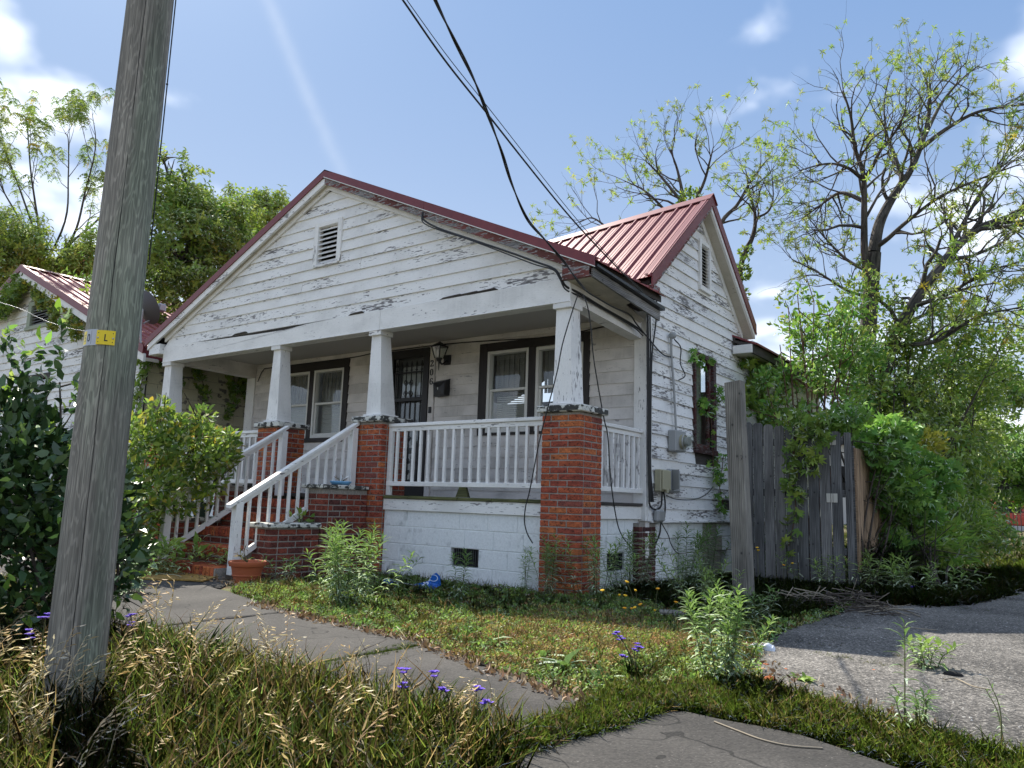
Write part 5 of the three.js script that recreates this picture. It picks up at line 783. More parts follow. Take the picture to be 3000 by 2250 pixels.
// leaves through a heap of lobes; lobes: [centre, radius]
function heap(lobes, n, size, color, { hollow = 0.45, up = 0.4, flat = 0.8, gap = 0, gf = 1.6 } = {}) {
  let tries = 0;
  const w = lobes.map(([, r]) => r ** 2), W = w.reduce((a, b) => a + b), out = [];
  for (let i = 0; i < n; i++) {
    let k = 0, x = rnd() * W; while (k < lobes.length - 1 && (x -= w[k]) > 0) k++;
    const [c, r] = lobes[k], d = rdir(), t = r * Math.pow(lerp(hollow ** 3, 1, rnd()), 1 / 3) * (0.55 + 0.9 * f3(d.x * 3.2 + c.x * 3, d.y * 3.2 + c.y * 3, d.z * 3.2 + c.z * 3, 3, 7)), p = V(c.x + d.x * t, c.y + d.y * t * flat, c.z + d.z * t);
    if (gap && f3(p.x * gf, p.y * gf + 7, p.z * gf, 3, 17) < gap && t > r * 0.25) { if (++tries < n * 4) i--; continue; }
    if (p.y < 0.02) p.y = R(0.02, 0.2);
    out.push([p, d.clone().addScaledVector(rdir(up), 1.1).normalize(), size * R(0.7, 1.3), color()]);
  }
  return out;
}
const lobesAt = (list) => list.map(([x, y, dep, r]) => [at(x, y, dep), r]);
function stems(lobes, foot, r, m, parent, name = 'stem') { const s = new Soup(); for (const [c] of lobes) { const f = foot.clone().add(V(R(-0.12, 0.12), 0, R(-0.12, 0.12))), mid = f.clone().lerp(c, 0.5).add(V(R(-0.1, 0.1), R(0, 0.15), R(-0.1, 0.1))); s.tube(spline([f, mid, c.clone()], 7), Array.from({ length: 8 }, (_, i) => r * (1 - 0.09 * i)), 5, false); for (let i = 0; i < 5; i++) { const q = mid.clone().lerp(c, rnd()); s.tube([q, q.clone().add(rdir(0.5).multiplyScalar(R(0.3, 0.6)))], [r * 0.45, r * 0.2], 4, false); } } return part(parent, name, s.geo(), m); }
const localise = (items, o) => items.map(([p, ...q]) => [p.clone().sub(o), ...q]);
function plantThing(name, label, category, foot, group) { const t = thing(name, label, category, [foot.x, foot.y, foot.z], group); return t; }

// ---------------------------------------------------------------- trees
reseed(707);
{ // the large tree to the right: limbs as the photograph shows them
  const D = 15.5, t = thing('large_tree', 'tall spreading tree with dark forked limbs and sparse spring leaves at right', 'tree'), s = new Soup(), tips = [];
  const limbs = [
    [[[2530, 1560, 0], [2540, 1250, 0], [2540, 1050, 0], [2550, 880, 0], [2560, 740, 0]], 0.2, 0.145, 0],
    [[[2560, 740, 0], [2575, 660, 0.1], [2603, 598, 0.2], [2640, 540, 0.3], [2668, 498, 0.3], [2705, 407, 0.5], [2722, 330, 0.6], [2722, 270, 0.7], [2705, 210, 0.8]], 0.125, 0.018, 1],
    [[[2552, 860, 0], [2534, 750, -0.2], [2532, 640, -0.3], [2530, 515, -0.4], [2505, 434, -0.5], [2493, 343, -0.6], [2470, 265, -0.7]], 0.095, 0.014, 1],
    [[[2690, 440, 0.4], [2769, 380, 0.2], [2859, 330, 0], [2950, 312, -0.2], [3080, 300, -0.4]], 0.055, 0.014, 1],
    [[[2705, 407, 0.5], [2760, 300, 0.9], [2820, 230, 1.2], [2870, 190, 1.4]], 0.045, 0.01, 2],
    [[[2564, 725, 0], [2600, 700, -0.2], [2655, 651, -0.5], [2750, 579, -0.9], [2859, 529, -1.2], [2990, 480, -1.5]], 0.06, 0.012, 1],
    [[[2532, 590, -0.3], [2470, 565, 0.1], [2434, 579, 0.4], [2398, 606, 0.6], [2350, 640, 0.8]], 0.05, 0.01, 1],
    [[[2534, 530, -0.3], [2480, 490, -0.6], [2420, 480, -0.9], [2340, 500, -1.1]], 0.045, 0.01, 1],
    [[[2648, 530, 0.3], [2615, 440, 0.5], [2600, 400, 0.6], [2590, 310, 0.8], [2605, 220, 1.0]], 0.045, 0.01, 2],
    [[[2530, 525, -0.4], [2555, 490, -0.6], [2580, 440, -0.9], [2620, 390, -1.2], [2650, 330, -1.4], [2655, 270, -1.5]], 0.045, 0.01, 1],
    [[[2552, 800, 0], [2480, 760, 0.5], [2420, 700, 0.8], [2370, 640, 1.0]], 0.045, 0.01, 1],
    [[[2545, 870, 0], [2480, 850, -0.5], [2400, 800, -0.8], [2320, 760, -1.0]], 0.04, 0.009, 2],
  ];
  const o = { wander: 0.42, rise: 0.02, kids: [4, 5], open: [0.4, 1.15], from: 0.2, along: 0.3 };
  for (const [pts, r0, r1, f] of limbs) {
    const c = spline(pts.map(([x, y, z]) => at(x, y, D + z)), pts.length * 4), rad = c.map((_, i) => lerp(r0, r1, Math.pow(i / (c.length - 1), 0.8)));
    s.tube(c, rad, 9, false); if (f) fork(s, tips, c, rad, 2, f === 2 ? 1.1 : 1.6, o, 15);
  }
  part(t, 'trunk', s.geo(), M.bark); scatter(t, 'crown', G.star, L.soft, tips.filter(() => rnd() < 0.62).map(([p, d, k]) => [p, d.clone().addScaledVector(rdir(), 0.4).normalize(), R(0.08, 0.16) * k, C.spring()]));
}
{ // second leaning tree at the right edge
  const D = 13.5, t = thing('leaning_tree', 'leaning tree with a long limb reaching in at the right edge', 'tree'), s = new Soup(), tips = [], o = { wander: 0.4, rise: 0.02, kids: [4, 5], open: [0.4, 1.1], from: 0.15, along: 0.6 };
  for (const [pts, r0, r1] of [[[[2570, 1300, 0], [2600, 1060, 0], [2670, 900, 0], [2764, 770, 0.2], [2805, 722, 0.3], [2862, 672, 0.3], [2950, 640, 0.3], [3100, 590, 0.3]], 0.11, 0.055], [[[2862, 672, 0.3], [2940, 665, 0], [3020, 655, -0.3], [3120, 640, -0.5]], 0.04, 0.025], [[[2764, 770, 0.2], [2830, 640, 0.6], [2900, 520, 1], [2960, 430, 1.2]], 0.05, 0.012], [[[2670, 900, 0], [2780, 860, -0.5], [2880, 800, -0.9], [2980, 770, -1.2]], 0.045, 0.012], [[[2620, 1010, 0], [2740, 1000, -0.6], [2860, 930, -1.0], [2990, 900, -1.4]], 0.045, 0.012], [[[2640, 960, 0], [2720, 920, 0.8], [2800, 940, 1.4], [2900, 990, 1.8]], 0.04, 0.012]]) {
    const c = spline(pts.map(([x, y, z]) => at(x, y, D + z)), pts.length * 4), rad = c.map((_, i) => lerp(r0, r1, i / (c.length - 1))); s.tube(c, rad, 8, false); fork(s, tips, c, rad, 2, 1.7, o, 15);
  }
  part(t, 'trunk', s.geo(), M.bark); scatter(t, 'crown', G.star, L.soft, tips.filter(() => rnd() < 0.9).map(([p, d, k]) => [p, d.clone().addScaledVector(rdir(), 0.5).normalize(), R(0.1, 0.18) * k, rnd() < 0.6 ? C.spring() : C.warm()]));
}
{ // tree behind the roof
  const D = 17, t = thing('rounded_tree', 'thin fan-shaped tree rising behind the red side roof', 'tree'), s = new Soup(), tips = [], o = { wander: 0.36, rise: 0.05, kids: [4, 5], open: [0.35, 0.9], from: 0.3, along: 0.3 };
  for (const [pts, r0, r1] of [[[[2150, 1000, 0], [2165, 860, 0], [2172, 770, 0], [2206, 690, 0], [2212, 630, 0], [2195, 560, 0.2], [2185, 500, 0.3]], 0.09, 0.012], [[[2110, 1000, 0.3], [2080, 800, 0.3], [2110, 660, 0.3], [2160, 600, 0.3], [2200, 530, 0.3], [2245, 470, 0.3]], 0.08, 0.01], [[[2060, 900, 0.5], [2020, 720, 0.5], [2005, 600, 0.4], [1985, 500, 0.4], [1960, 430, 0.4]], 0.08, 0.012], [[[2020, 720, 0.5], [1950, 620, 0.6], [1890, 560, 0.7], [1830, 530, 0.8]], 0.045, 0.01], [[[2010, 640, 0.4], [2060, 540, 0.2], [2080, 470, 0], [2090, 430, 0]], 0.045, 0.01], [[[2005, 600, 0.4], [1930, 510, 0.8], [1890, 470, 1]], 0.04, 0.01], [[[1900, 800, 1], [1800, 690, 1], [1740, 640, 1], [1700, 650, 1.1]], 0.04, 0.008], [[[2212, 640, 0], [2250, 620, -0.2], [2265, 580, -0.3], [2262, 520, -0.4]], 0.03, 0.008]]) {
    const c = spline(pts.map(([x, y, z]) => at(x, y, D + z)), pts.length * 4), rad = c.map((_, i) => lerp(r0, r1, i / (c.length - 1))); s.tube(c, rad, 8, false); fork(s, tips, c, rad, 2, 1.5, o, 8);
  }
  part(t, 'trunk', s.geo(), M.bark); scatter(t, 'crown', G.star, L.soft, tips.filter(() => rnd() < 0.7).map(([p, d, k]) => [p, d.clone().addScaledVector(rdir(), 0.3).normalize(), R(0.1, 0.19) * k, C.spring()]));
  scatter(t, 'vine', G.leaf, L.soft, [...heap(lobesAt([[2022, 580, 17.3, 0.26], [2005, 640, 17.3, 0.3], [2030, 700, 17.3, 0.3]]), 700, 0.1, C.mid), ...heap(lobesAt([[2170, 800, 16.9, 0.22], [2185, 740, 16.9, 0.15], [2160, 860, 16.9, 0.25]]), 420, 0.1, C.mid)]);
}
{ // thin tree at left
  const D = 23, t = thing('slender_tree', 'slender tree with hanging yellow-green leaf clusters left of the pole', 'tree'), s = new Soup(), tips = [], o = { wander: 0.2, rise: 0.05, kids: [3, 4], open: [0.25, 0.7], from: 0.3, along: 0.7 };
  const B = [90, 1000]; for (const [pts, r0, r1] of [[[B, [120, 800], [60, 650], [10, 560], [-30, 470]], 0.05, 0.01], [[B, [130, 780], [110, 640], [90, 500], [80, 370], [70, 335]], 0.045, 0.008], [[B, [160, 780], [220, 680], [250, 560], [280, 430], [270, 330]], 0.055, 0.008], [[B, [170, 760], [290, 640], [330, 560], [345, 480]], 0.045, 0.008], [[B, [110, 840], [20, 740], [-60, 700]], 0.04, 0.009], [[[120, 800], [190, 650], [200, 520], [200, 410], [190, 390]], 0.035, 0.008], [[[130, 760], [60, 560], [20, 450], [0, 370]], 0.035, 0.008]]) {
    const c = spline(pts.map(([x, y]) => at(x, y, D + R(-0.8, 0.8))), pts.length * 4), rad = c.map((_, i) => lerp(r0, r1, i / (c.length - 1))); s.tube(c, rad, 8, false); fork(s, tips, c, rad, 2, 1.7, o, 9);
  }
  part(t, 'trunk', s.geo(), M.bark); scatter(t, 'crown', G.hang, L.soft, tips.filter(() => rnd() < 0.85).map(([p, d, k]) => [p, V(d.x * 0.4, 1, d.z * 0.4).normalize(), R(0.2, 0.36) * k, rnd() < 0.7 ? C.spring() : C.warm()]));
}
function leafTree(name, label, D, trunk, lobes, n, geo, size, color, opt, mat = L.soft) {
  const t = thing(name, label, 'tree'), s = new Soup(), c = spline(trunk.map(([x, y]) => at(x, y, D)), 10); c[0].y = Math.min(c[0].y, 0); s.tube(c, c.map((_, i) => 0.2 - 0.012 * i), 8, false);
  const lb = lobesAt(lobes); for (const [p, r] of lb) { const q = c[Math.floor(R(4, 10))], m = q.clone().lerp(p, 0.55).add(V(0, -0.1 * r, 0)); s.tube(spline([q, m, p], 6), Array.from({ length: 7 }, (_, i) => 0.07 * (1 - i * 0.11)), 5, false); for (let i = 0; i < 9; i++) { const a = p.clone().addScaledVector(rdir(0.2), r * 0.2); s.tube([a, a.clone().addScaledVector(rdir(0.5), r * R(0.5, 1))], [0.025, 0.007], 4, false); } }
  part(t, 'trunk', s.geo(), M.bark); scatter(t, 'crown', geo, mat, heap(lb, n, size, color, opt)); return t;
}
leafTree('leafy_tree', 'dense bright green tree behind the roofs, right of the pole', 17, [[600, 1300], [590, 1000], [575, 760], [580, 640]], [[500, 540, 16.8, 0.75], [470, 640, 16.5, 1.0], [530, 740, 16.5, 1.2], [620, 690, 17, 0.9], [640, 820, 17, 1.2], [480, 850, 16.6, 1.2], [690, 650, 17.5, 0.5], [560, 610, 17.2, 0.6], [420, 760, 16.4, 1.0], [710, 770, 17.6, 0.7], [480, 470, 17, 0.3], [440, 560, 16.6, 0.4], [540, 510, 17, 0.3]], 3100, G.sprig, 0.25, () => (rnd() < 0.6 ? C.mid() : C.spring()), { hollow: 0.05, gap: 0.51, gf: 1.9 });
leafTree('pale_tree', 'small pale-leaved tree against the left slope of the house roof', 20, [[790, 1200], [790, 900], [785, 700]], [[760, 640, 20, 0.7], [800, 615, 20, 0.4], [730, 700, 20, 0.8], [700, 600, 20.3, 0.4]], 620, G.sprig, 0.26, C.spring, { hollow: 0.05, gap: 0.45, gf: 1.6 });
leafTree('vine_tree', 'yellow-green leafy mass rising over the neighbouring ridge at far left', 22, [[30, 1200], [40, 900]], [[20, 720, 22, 1.1], [-60, 790, 22, 1.4], [110, 740, 22.5, 0.8], [220, 790, 23, 1.0], [-40, 690, 22, 0.8], [270, 740, 23, 0.7], [160, 800, 23, 0.9]], 1900, G.sprig, 0.3, C.spring, { hollow: 0.05, gap: 0.5, gf: 1.5 });
leafTree('backyard_tree', 'shaded green tree far back at right, above the iron fence', 24, [[2880, 1650], [2885, 1480], [2880, 1380]], [[2850, 1390, 24, 1.2], [2960, 1360, 24, 1.2], [2900, 1310, 25, 1.0], [3060, 1390, 24, 1.4], [2780, 1420, 25, 1.0]], 2800, G.sprig, 0.3, C.lush, { hollow: 0.1, gap: 0.45, gf: 1.5 });
leafTree('backyard_tree', 'bushy dark green tree behind the creeper heap, left of the iron fence', 19, [[2740, 1650], [2745, 1450], [2740, 1300]], [[2740, 1290, 19, 1.0], [2660, 1340, 19, 0.9], [2800, 1250, 19, 0.7], [2700, 1420, 18.5, 1.0], [2800, 1500, 18, 0.9], [2850, 1180, 18, 0.7], [2930, 1130, 18, 0.7]], 2700, G.sprig, 0.27, C.mid, { hollow: 0.1, gap: 0.47, gf: 1.6 });

// ---------------------------------------------------------------- shrubs and creepers
reseed(808);
function shrub(name, label, category, foot, lobes, sets, { stemR = 0.018, m = MT.twig, opt } = {}) {
  const t = plantThing(name, label, category, foot); const lb = lobesAt(lobes), loc = lb.map(([c, r]) => [c.clone().sub(foot), r]);
  stems(loc, V(0, -foot.y * 0, 0), stemR, m, t);
  sets.forEach(([geo, mat, n, size, color, o], i) => { const f = scatter(t, i ? 'new_growth' : 'foliage', geo, mat, localise(heap(lb, n, size, color, { ...opt, ...o }), foot)); if (i) f.userData.kind = 'stuff'; });
  return t;
}
shrub('camellia', 'dark glossy evergreen shrub left of the utility pole', 'shrub', V(1.35, 0, 4.55), [[60, 1300, 4.6, 0.3], [180, 1230, 4.75, 0.16], [40, 1420, 4.4, 0.46], [190, 1450, 4.7, 0.42], [120, 1650, 4.5, 0.5], [250, 1640, 4.9, 0.36], [-60, 1270, 4.6, 0.4], [290, 1420, 5.1, 0.2], [330, 1640, 5.1, 0.2], [30, 1850, 4.2, 0.4], [175, 1120, 4.8, 0.1], [60, 1150, 4.6, 0.1], [340, 1560, 5.0, 0.15]], [[G.leaf, L.glossy, 5600, 0.082, C.dark, { hollow: 0.5, gap: 0.4, gf: 5 }], [G.leaf, L.soft, 380, 0.08, C.fresh, { hollow: 0.95 }]], { stemR: 0.014 });
{ const t = scene.children[scene.children.length - 1], f = V(1.35, 0, 4.55), it = []; for (const [x, y0, y1] of [[178, 1060, 905], [130, 1150, 985], [60, 1130, 1010], [20, 1060, 960], [230, 1210, 1130]]) for (let i = 0; i < 22; i++) it.push([at(x + R(-12, 12), lerp(y0, y1, i / 22), 4.75).sub(f), rdir(0.7), R(0.05, 0.09), i > 15 ? C.fresh() : C.dark()]); scatter(t, 'new_growth', G.leaf, L.soft, it).userData.kind = 'stuff'; }
shrub('porch_shrub', 'bushy yellow-green shrub in front of the left end of the porch', 'shrub', V(-3.7, 0, 1.1), [[560, 1320, 9.3, 0.42], [450, 1300, 9.0, 0.42], [620, 1310, 9.6, 0.3], [510, 1430, 9.3, 0.42], [420, 1430, 8.8, 0.42], [590, 1400, 9.6, 0.32], [350, 1560, 8.6, 0.36], [480, 1250, 9, 0.24], [400, 1270, 8.8, 0.28], [385, 1500, 8.9, 0.34], [560, 1260, 9.2, 0.22], [650, 1330, 9.6, 0.22], [470, 1195, 8.9, 0.12], [590, 1215, 9.2, 0.12], [660, 1280, 9.6, 0.12]], [[G.leaf, L.soft, 5200, 0.085, C.mid, { hollow: 0.45, gap: 0.36, gf: 4 }], [G.leaf, L.soft, 900, 0.09, C.warm, { hollow: 0.9 }], [G.leaf, L.soft, 200, 0.1, C.yellow, { hollow: 0.95 }], [G.leaf, L.soft, 110, 0.08, C.rust, { hollow: 0.95 }]]);
shrub('side_sapling', 'leafy saplings growing above the gate against the side wall', 'shrub', V(2.9, 0, -4.6), [[2330, 1120, 12, 0.5], [2400, 1020, 12.2, 0.42], [2300, 1200, 11.6, 0.4], [2450, 1110, 12.2, 0.5], [2350, 960, 12.2, 0.26], [2310, 900, 12.3, 0.12], [2430, 920, 12.4, 0.2], [2500, 1030, 12.4, 0.4], [2240, 1110, 11.6, 0.2], [2540, 1100, 12.4, 0.5], [2470, 1200, 12, 0.45], [2285, 1010, 12, 0.16], [2335, 850, 12.3, 0.09], [2500, 900, 12.5, 0.2], [2385, 880, 12.3, 0.1], [2465, 960, 12.3, 0.2]], [[G.leaf, L.soft, 2700, 0.1, C.lush, { hollow: 0.05, gap: 0.42, gf: 2.6 }], [G.leaf, L.soft, 800, 0.09, C.spring, { hollow: 0.6, gap: 0.42, gf: 2.6 }]], { stemR: 0.02, m: MT.redstem });
shrub('sapling_thicket', 'airy thicket of tall young saplings rising behind the gate and the plywood fence', 'thicket', V(3.4, 0, -6.5), [[2420, 900, 13.2, 0.45], [2520, 860, 13.4, 0.5], [2600, 950, 13.5, 0.55], [2680, 900, 13.8, 0.5], [2760, 980, 14, 0.6], [2850, 920, 14, 0.6], [2930, 1020, 14, 0.6], [2560, 1040, 13.3, 0.6], [2680, 1060, 13.5, 0.6], [2800, 1080, 14, 0.6], [2460, 1000, 13, 0.5], [2340, 960, 12.8, 0.35], [2980, 920, 14, 0.5], [2900, 1140, 14, 0.5], [2620, 830, 13.6, 0.3], [2300, 880, 12.9, 0.16], [2740, 860, 14, 0.35]], [[G.leaf, L.soft, 3300, 0.085, C.spring, { hollow: 0.02, gap: 0.5, gf: 2.4 }], [G.leaf, L.soft, 1800, 0.085, C.lush, { hollow: 0.02, gap: 0.5, gf: 2.4 }]], { stemR: 0.016 });
shrub('creeper', 'five-leaved creeper spilling over the right end of the gate and the plywood fence', 'vine', V(3.72, 0, -3.6), [[2490, 1225, 9.8, 0.26], [2580, 1310, 10, 0.36], [2620, 1420, 10.2, 0.42], [2400, 1250, 10, 0.16], [2660, 1500, 10.6, 0.4], [2600, 1280, 10.2, 0.35], [2700, 1400, 11.2, 0.5], [2620, 1600, 10.3, 0.25]], [[G.palm, L.soft, 2300, 0.105, C.lush, { hollow: 0.4, up: 0.1, gap: 0.36, gf: 4 }]]);
{ // strand of creeper down the gate, others on the wall, in the window and on the neighbour
  const strand = (label, paths, n, size, color, name = 'creeper', geo = G.palm) => { const f = paths[0][0], t = plantThing(name, label, 'vine', f), s = new Soup(), it = []; for (const p of paths) { const c = spline(p, 14); s.tube(c.map((q) => q.clone().sub(f)), 0.006, 4, false); for (let i = 0; i < n; i++) { const q = c[Math.floor(rnd() * c.length)].clone().add(V(R(-1, 1), R(-1, 1), R(-0.3, 1)).multiplyScalar(size * 0.9)); it.push([q.sub(f), rdir(-0.35), size * R(0.6, 1.15), color()]); } } part(t, 'stem', s.geo(), MT.redstem); scatter(t, 'foliage', geo, L.soft, it); return t; };
  const gz = (x, y) => hit(x, y, 'z', -3.24), sx = (x, y) => hit(x, y, 'x', 1.83), nx = (x, y) => hit(x, y, 'x', -7.45), nz = (x, y) => hit(x, y, 'z', -0.05);
  strand('creeper hanging down the middle of the weathered gate', [[gz(2400, 1240), gz(2350, 1270), gz(2320, 1340), gz(2310, 1420)], [gz(2330, 1260), gz(2325, 1400), gz(2330, 1500), gz(2310, 1600)], [gz(2420, 1260), gz(2400, 1320), gz(2370, 1380)], [gz(2440, 1230), gz(2380, 1230), gz(2300, 1220)]], 60, 0.11, C.mid);
  strand('creeper growing over the old side window', [[sx(2090, 1400), sx(2085, 1250), sx(2070, 1180), sx(2050, 1200)], [sx(2085, 1220), sx(2100, 1150), sx(2120, 1180)], [sx(2030, 1045), sx(2050, 1050), sx(2080, 1070)], [sx(2090, 1380), sx(2110, 1400), sx(2120, 1330)], [sx(2100, 1330), sx(2110, 1440), sx(2128, 1500)]], 28, 0.09, C.lush);
  strand('creeper climbing the rear of the side wall to the eave', [[sx(2240, 1240), sx(2225, 1150), sx(2260, 1080), sx(2290, 1060)], [sx(2250, 1230), sx(2290, 1140), sx(2330, 1080)], [sx(2200, 1130), sx(2215, 1060), sx(2180, 1050)], [sx(2230, 1180), sx(2180, 1160), sx(2160, 1200)]], 120, 0.14, C.mid);
  strand('creeper draped from the eave over the neighbouring block wall', [[nx(420, 1040), nx(480, 1060), nx(560, 1050), nx(640, 1060), nx(730, 1090)], [nx(570, 1060), nx(590, 1110), nx(610, 1165)], [nx(680, 1080), nx(690, 1150), nx(675, 1215)], [nx(720, 1090), nx(725, 1130), nx(740, 1170)], [nx(430, 1050), nx(415, 1120), nx(400, 1190), nx(395, 1260)], [nx(510, 1060), nx(520, 1100), nx(530, 1130)]], 85, 0.12, C.mid);
  strand('creeper along the right rake of the neighbouring gable', [[nz(60, 800), nz(110, 840), nz(150, 870), nz(200, 910), nz(250, 950)], [nz(160, 880), nz(165, 930), nz(160, 960)], [nz(215, 930), nz(225, 960), nz(232, 990)], [nz(110, 850), nz(130, 900)]], 130, 0.11, C.warm);
  strand('dark creeper filling the left soffit of the neighbouring gable', [[nz(62, 815), nz(35, 850), nz(10, 890), nz(-20, 930)], [nz(70, 830), nz(45, 870), nz(15, 920)]], 300, 0.13, C.mid);
}
shrub('undergrowth', 'tangled dark green undergrowth heaped behind the plywood fence', 'undergrowth', V(4.2, 0, -7), [[2690, 1350, 13, 0.9], [2760, 1420, 13.5, 0.9], [2640, 1260, 13.5, 0.7], [2700, 1200, 13.8, 0.6], [2560, 1180, 13.4, 0.5], [2650, 1000, 13.6, 0.3], [2730, 1040, 14, 0.35], [2800, 1000, 14.5, 0.3], [2860, 1080, 14.5, 0.4], [2600, 1040, 13.5, 0.3], [2820, 1300, 14.5, 0.9], [2800, 1560, 12.5, 0.6], [2720, 1520, 12, 0.6], [2880, 1600, 12.5, 0.5], [2620, 1120, 13.5, 0.6], [2780, 1150, 14, 0.7]], [[G.sprig, L.soft, 2500, 0.22, C.mid, { hollow: 0.1, gap: 0.43, gf: 2 }], [G.leaf, L.soft, 1600, 0.11, C.spring, { hollow: 0.7, gap: 0.43, gf: 2 }]], { stemR: 0.02 });
shrub('yellow_shrub', 'yellowish sunlit shrub top behind the tan plywood fence', 'shrub', V(4.1, 0, -6.4), [[2690, 1305, 12.2, 0.34], [2650, 1325, 12.2, 0.22]], [[G.leaf, L.soft, 900, 0.1, C.yellow, { hollow: 0.6 }]]);
shrub('broadleaf_weeds', 'low leafy weeds arching out beside the drive at far right', 'weeds', V(4.5, 0, -3.9), [[2740, 1560, 10.8, 0.33], [2700, 1600, 10.5, 0.26], [2820, 1540, 12, 0.36], [2760, 1620, 10.6, 0.22], [2660, 1560, 10.6, 0.28], [2800, 1610, 11.5, 0.26]], [[G.narrow, L.soft, 1300, 0.2, C.fresh, { hollow: 0.3 }], [G.leaf, L.soft, 600, 0.1, C.fresh, { hollow: 0.5 }]]);
{ // arching dry grass clump by the plywood fence
  const f = hit(2575, 1712, 'y', 0), t = plantThing('grass_clump', 'arching clump of long pale dry grass by the plywood fence', 'grass', f), s = new Soup(), d = new Soup();
  for (let i = 0; i < 420; i++) { const a = R(-1.2, 2.6), l = V(Math.cos(a), 0, Math.sin(a)), p = V(R(-0.3, 0.3), 0, R(-0.25, 0.25)); (i % 3 ? s : d).blade(p, V(l.x * 0.5, 1, l.z * 0.5).normalize(), l, R(0.6, 1.2), 0.012, R(0.5, 0.95), 7); }
  part(t, 'blades', s.geo(), std({ color: lin(0.25, 0.34, 0.14), roughness: 0.9 })); part(t, 'dry_blades', d.geo(), std({ color: lin(0.6, 0.54, 0.33), roughness: 0.9 }));
}
// plants growing in the porch pots and caps
function sprout(label, foot, n, len, color, geo = G.leaf, name = 'potted_plant') { const t = plantThing(name, label, 'plant', foot), s = new Soup(), it = []; for (let i = 0; i < n; i++) { const a = R(0, 6.28), e = R(0.2, 1.3), d = dirOf(a, e), k = d.clone().multiplyScalar(len * R(0.5, 1)); s.tube([V(0, 0, 0), k], 0.003, 3, false); it.push([k, d.clone().addScaledVector(rdir(), 0.5).normalize(), len * R(0.4, 0.8), color()]); } part(t, 'stem', s.geo(), MT.stem); scatter(t, 'foliage', geo, L.soft, it); return t; }
sprout('small leafy plant growing on the lower right cheek cap', V(-1.3, 0.605, 0.98), 16, 0.14, C.mid); sprout('sparse dying plant in the terracotta pot', V(-0.98, 0.21, 1.87), 12, 0.14, C.rust, G.narrow); sprout('leggy plant in the green pot on the left cheek wall', V(-3.12, 0.78, 1.1), 14, 0.2, C.mid); sprout('withered plant in the blue dish', V(-1.3, 1.08, 0.42), 10, 0.09, C.brown, G.narrow);
sprout('broad-leaved weeds at the foot of the left stair post', V(-2.35, 0.02, 2.1), 24, 0.3, C.fresh, G.leaf, 'weed'); sprout('spotted-leaved weed on the lowest brick step', V(-2.1, 0.14, 1.75), 18, 0.2, C.mid, G.leaf, 'weed');

// ---------------------------------------------------------------- weeds and wild flowers
reseed(909);
const gp = (px, py, y = 0) => hit(px, py, 'y', y);
function weedGeo(stemsN, h, spread, leafLen, dense, wid = 0.16) {
  const s = new Soup(), k = new Soup();
  for (let i = 0; i < stemsN; i++) {
    const a = R(0, 6.28), r = stemsN > 1 ? R(0, spread) : 0, b = V(Math.cos(a) * r * 0.5, 0, Math.sin(a) * r * 0.5), hh = h * R(0.65, 1.05), lean = V(Math.cos(a) * r * 0.7 + R(-0.05, 0.05), hh, Math.sin(a) * r * 0.7 + R(-0.05, 0.05)), c = spline([b, b.clone().addScaledVector(lean, 0.5).add(V(R(-0.02, 0.02), 0.02, R(-0.02, 0.02))), b.clone().add(lean)], 8);
    k.tube(c, c.map((_, j) => 0.0036 - 0.0003 * j), 4, false);
    const n = Math.round(hh * dense);
    for (let j = 0; j < n; j++) { const t = lerp(0.06, 1, j / n), f = t * 8, q = c[Math.min(7, Math.floor(f))].clone().lerp(c[Math.min(8, Math.floor(f) + 1)], f % 1), az = j * 2.4 + i, el = lerp(0.05, 1.0, t * t) + R(-0.15, 0.2), l = leafLen * (t > 0.85 ? lerp(1, 0.45, (t - 0.85) / 0.15) : lerp(0.75, 1, t)) * R(0.75, 1.2); s.leaf(q, dirOf(az, el), V(-Math.sin(az), R(-0.2, 0.2), Math.cos(az)).normalize(), l, l * wid, 0.35, 0.06); }
  }
  return [k.geo(), s.geo()];
}
const weedMat = [[0.22, 0.36, 0.075], [0.17, 0.3, 0.07], [0.12, 0.22, 0.06], [0.27, 0.41, 0.08]].map((c) => { const m = leafy(0.42, 0.95); m.color = lin(...c); return m; });
function weed(label, px, py, h, n, spread, { leafLen = 0.1, dense = 60, m = 0, group, wid } = {}) { const t = thing('tall_weed', label, 'weed', gp(px, py).toArray(), group), [a, b] = weedGeo(n, h, spread, leafLen, dense, wid); part(t, 'stem', a, MT.stem); part(t, 'foliage', b, weedMat[m]); return t; }
weed('big bushy clump of tall green weeds in front of the foundation, right of the steps', 1000, 1775, 0.66, 20, 0.5, { leafLen: 0.13, dense: 70 });
weed('single upright weed in front of the foundation vent', 1337, 1768, 0.5, 3, 0.07, { leafLen: 0.1, dense: 90, m: 1 });
weed('slender weed just left of the corner pier', 1540, 1735, 0.5, 4, 0.2, { leafLen: 0.09, dense: 55 });
weed('weed cluster against the front of the corner pier', 1612, 1752, 0.55, 10, 0.32, { leafLen: 0.09 });
weed('lush weeds against the right face of the corner pier', 1740, 1755, 0.62, 16, 0.55, { leafLen: 0.11, m: 0 });
weed('weeds below the side grille, behind the yellow flowers', 1840, 1725, 0.62, 16, 0.5, { leafLen: 0.1, m: 1 });
weed('dark weeds hiding the foot of the dark brick pier', 1900, 1700, 0.6, 12, 0.45, { leafLen: 0.1, m: 1 });
weed('tall dark weeds against the white underpinning', 1995, 1695, 0.72, 12, 0.4, { leafLen: 0.13, m: 1 });
weed('dark weeds beside the bare grey block pier', 2075, 1690, 0.75, 10, 0.4, { leafLen: 0.13, m: 1 });
weed('bright green weeds just left of the lone post', 2075, 1790, 0.5, 14, 0.4, { leafLen: 0.09, m: 3 });
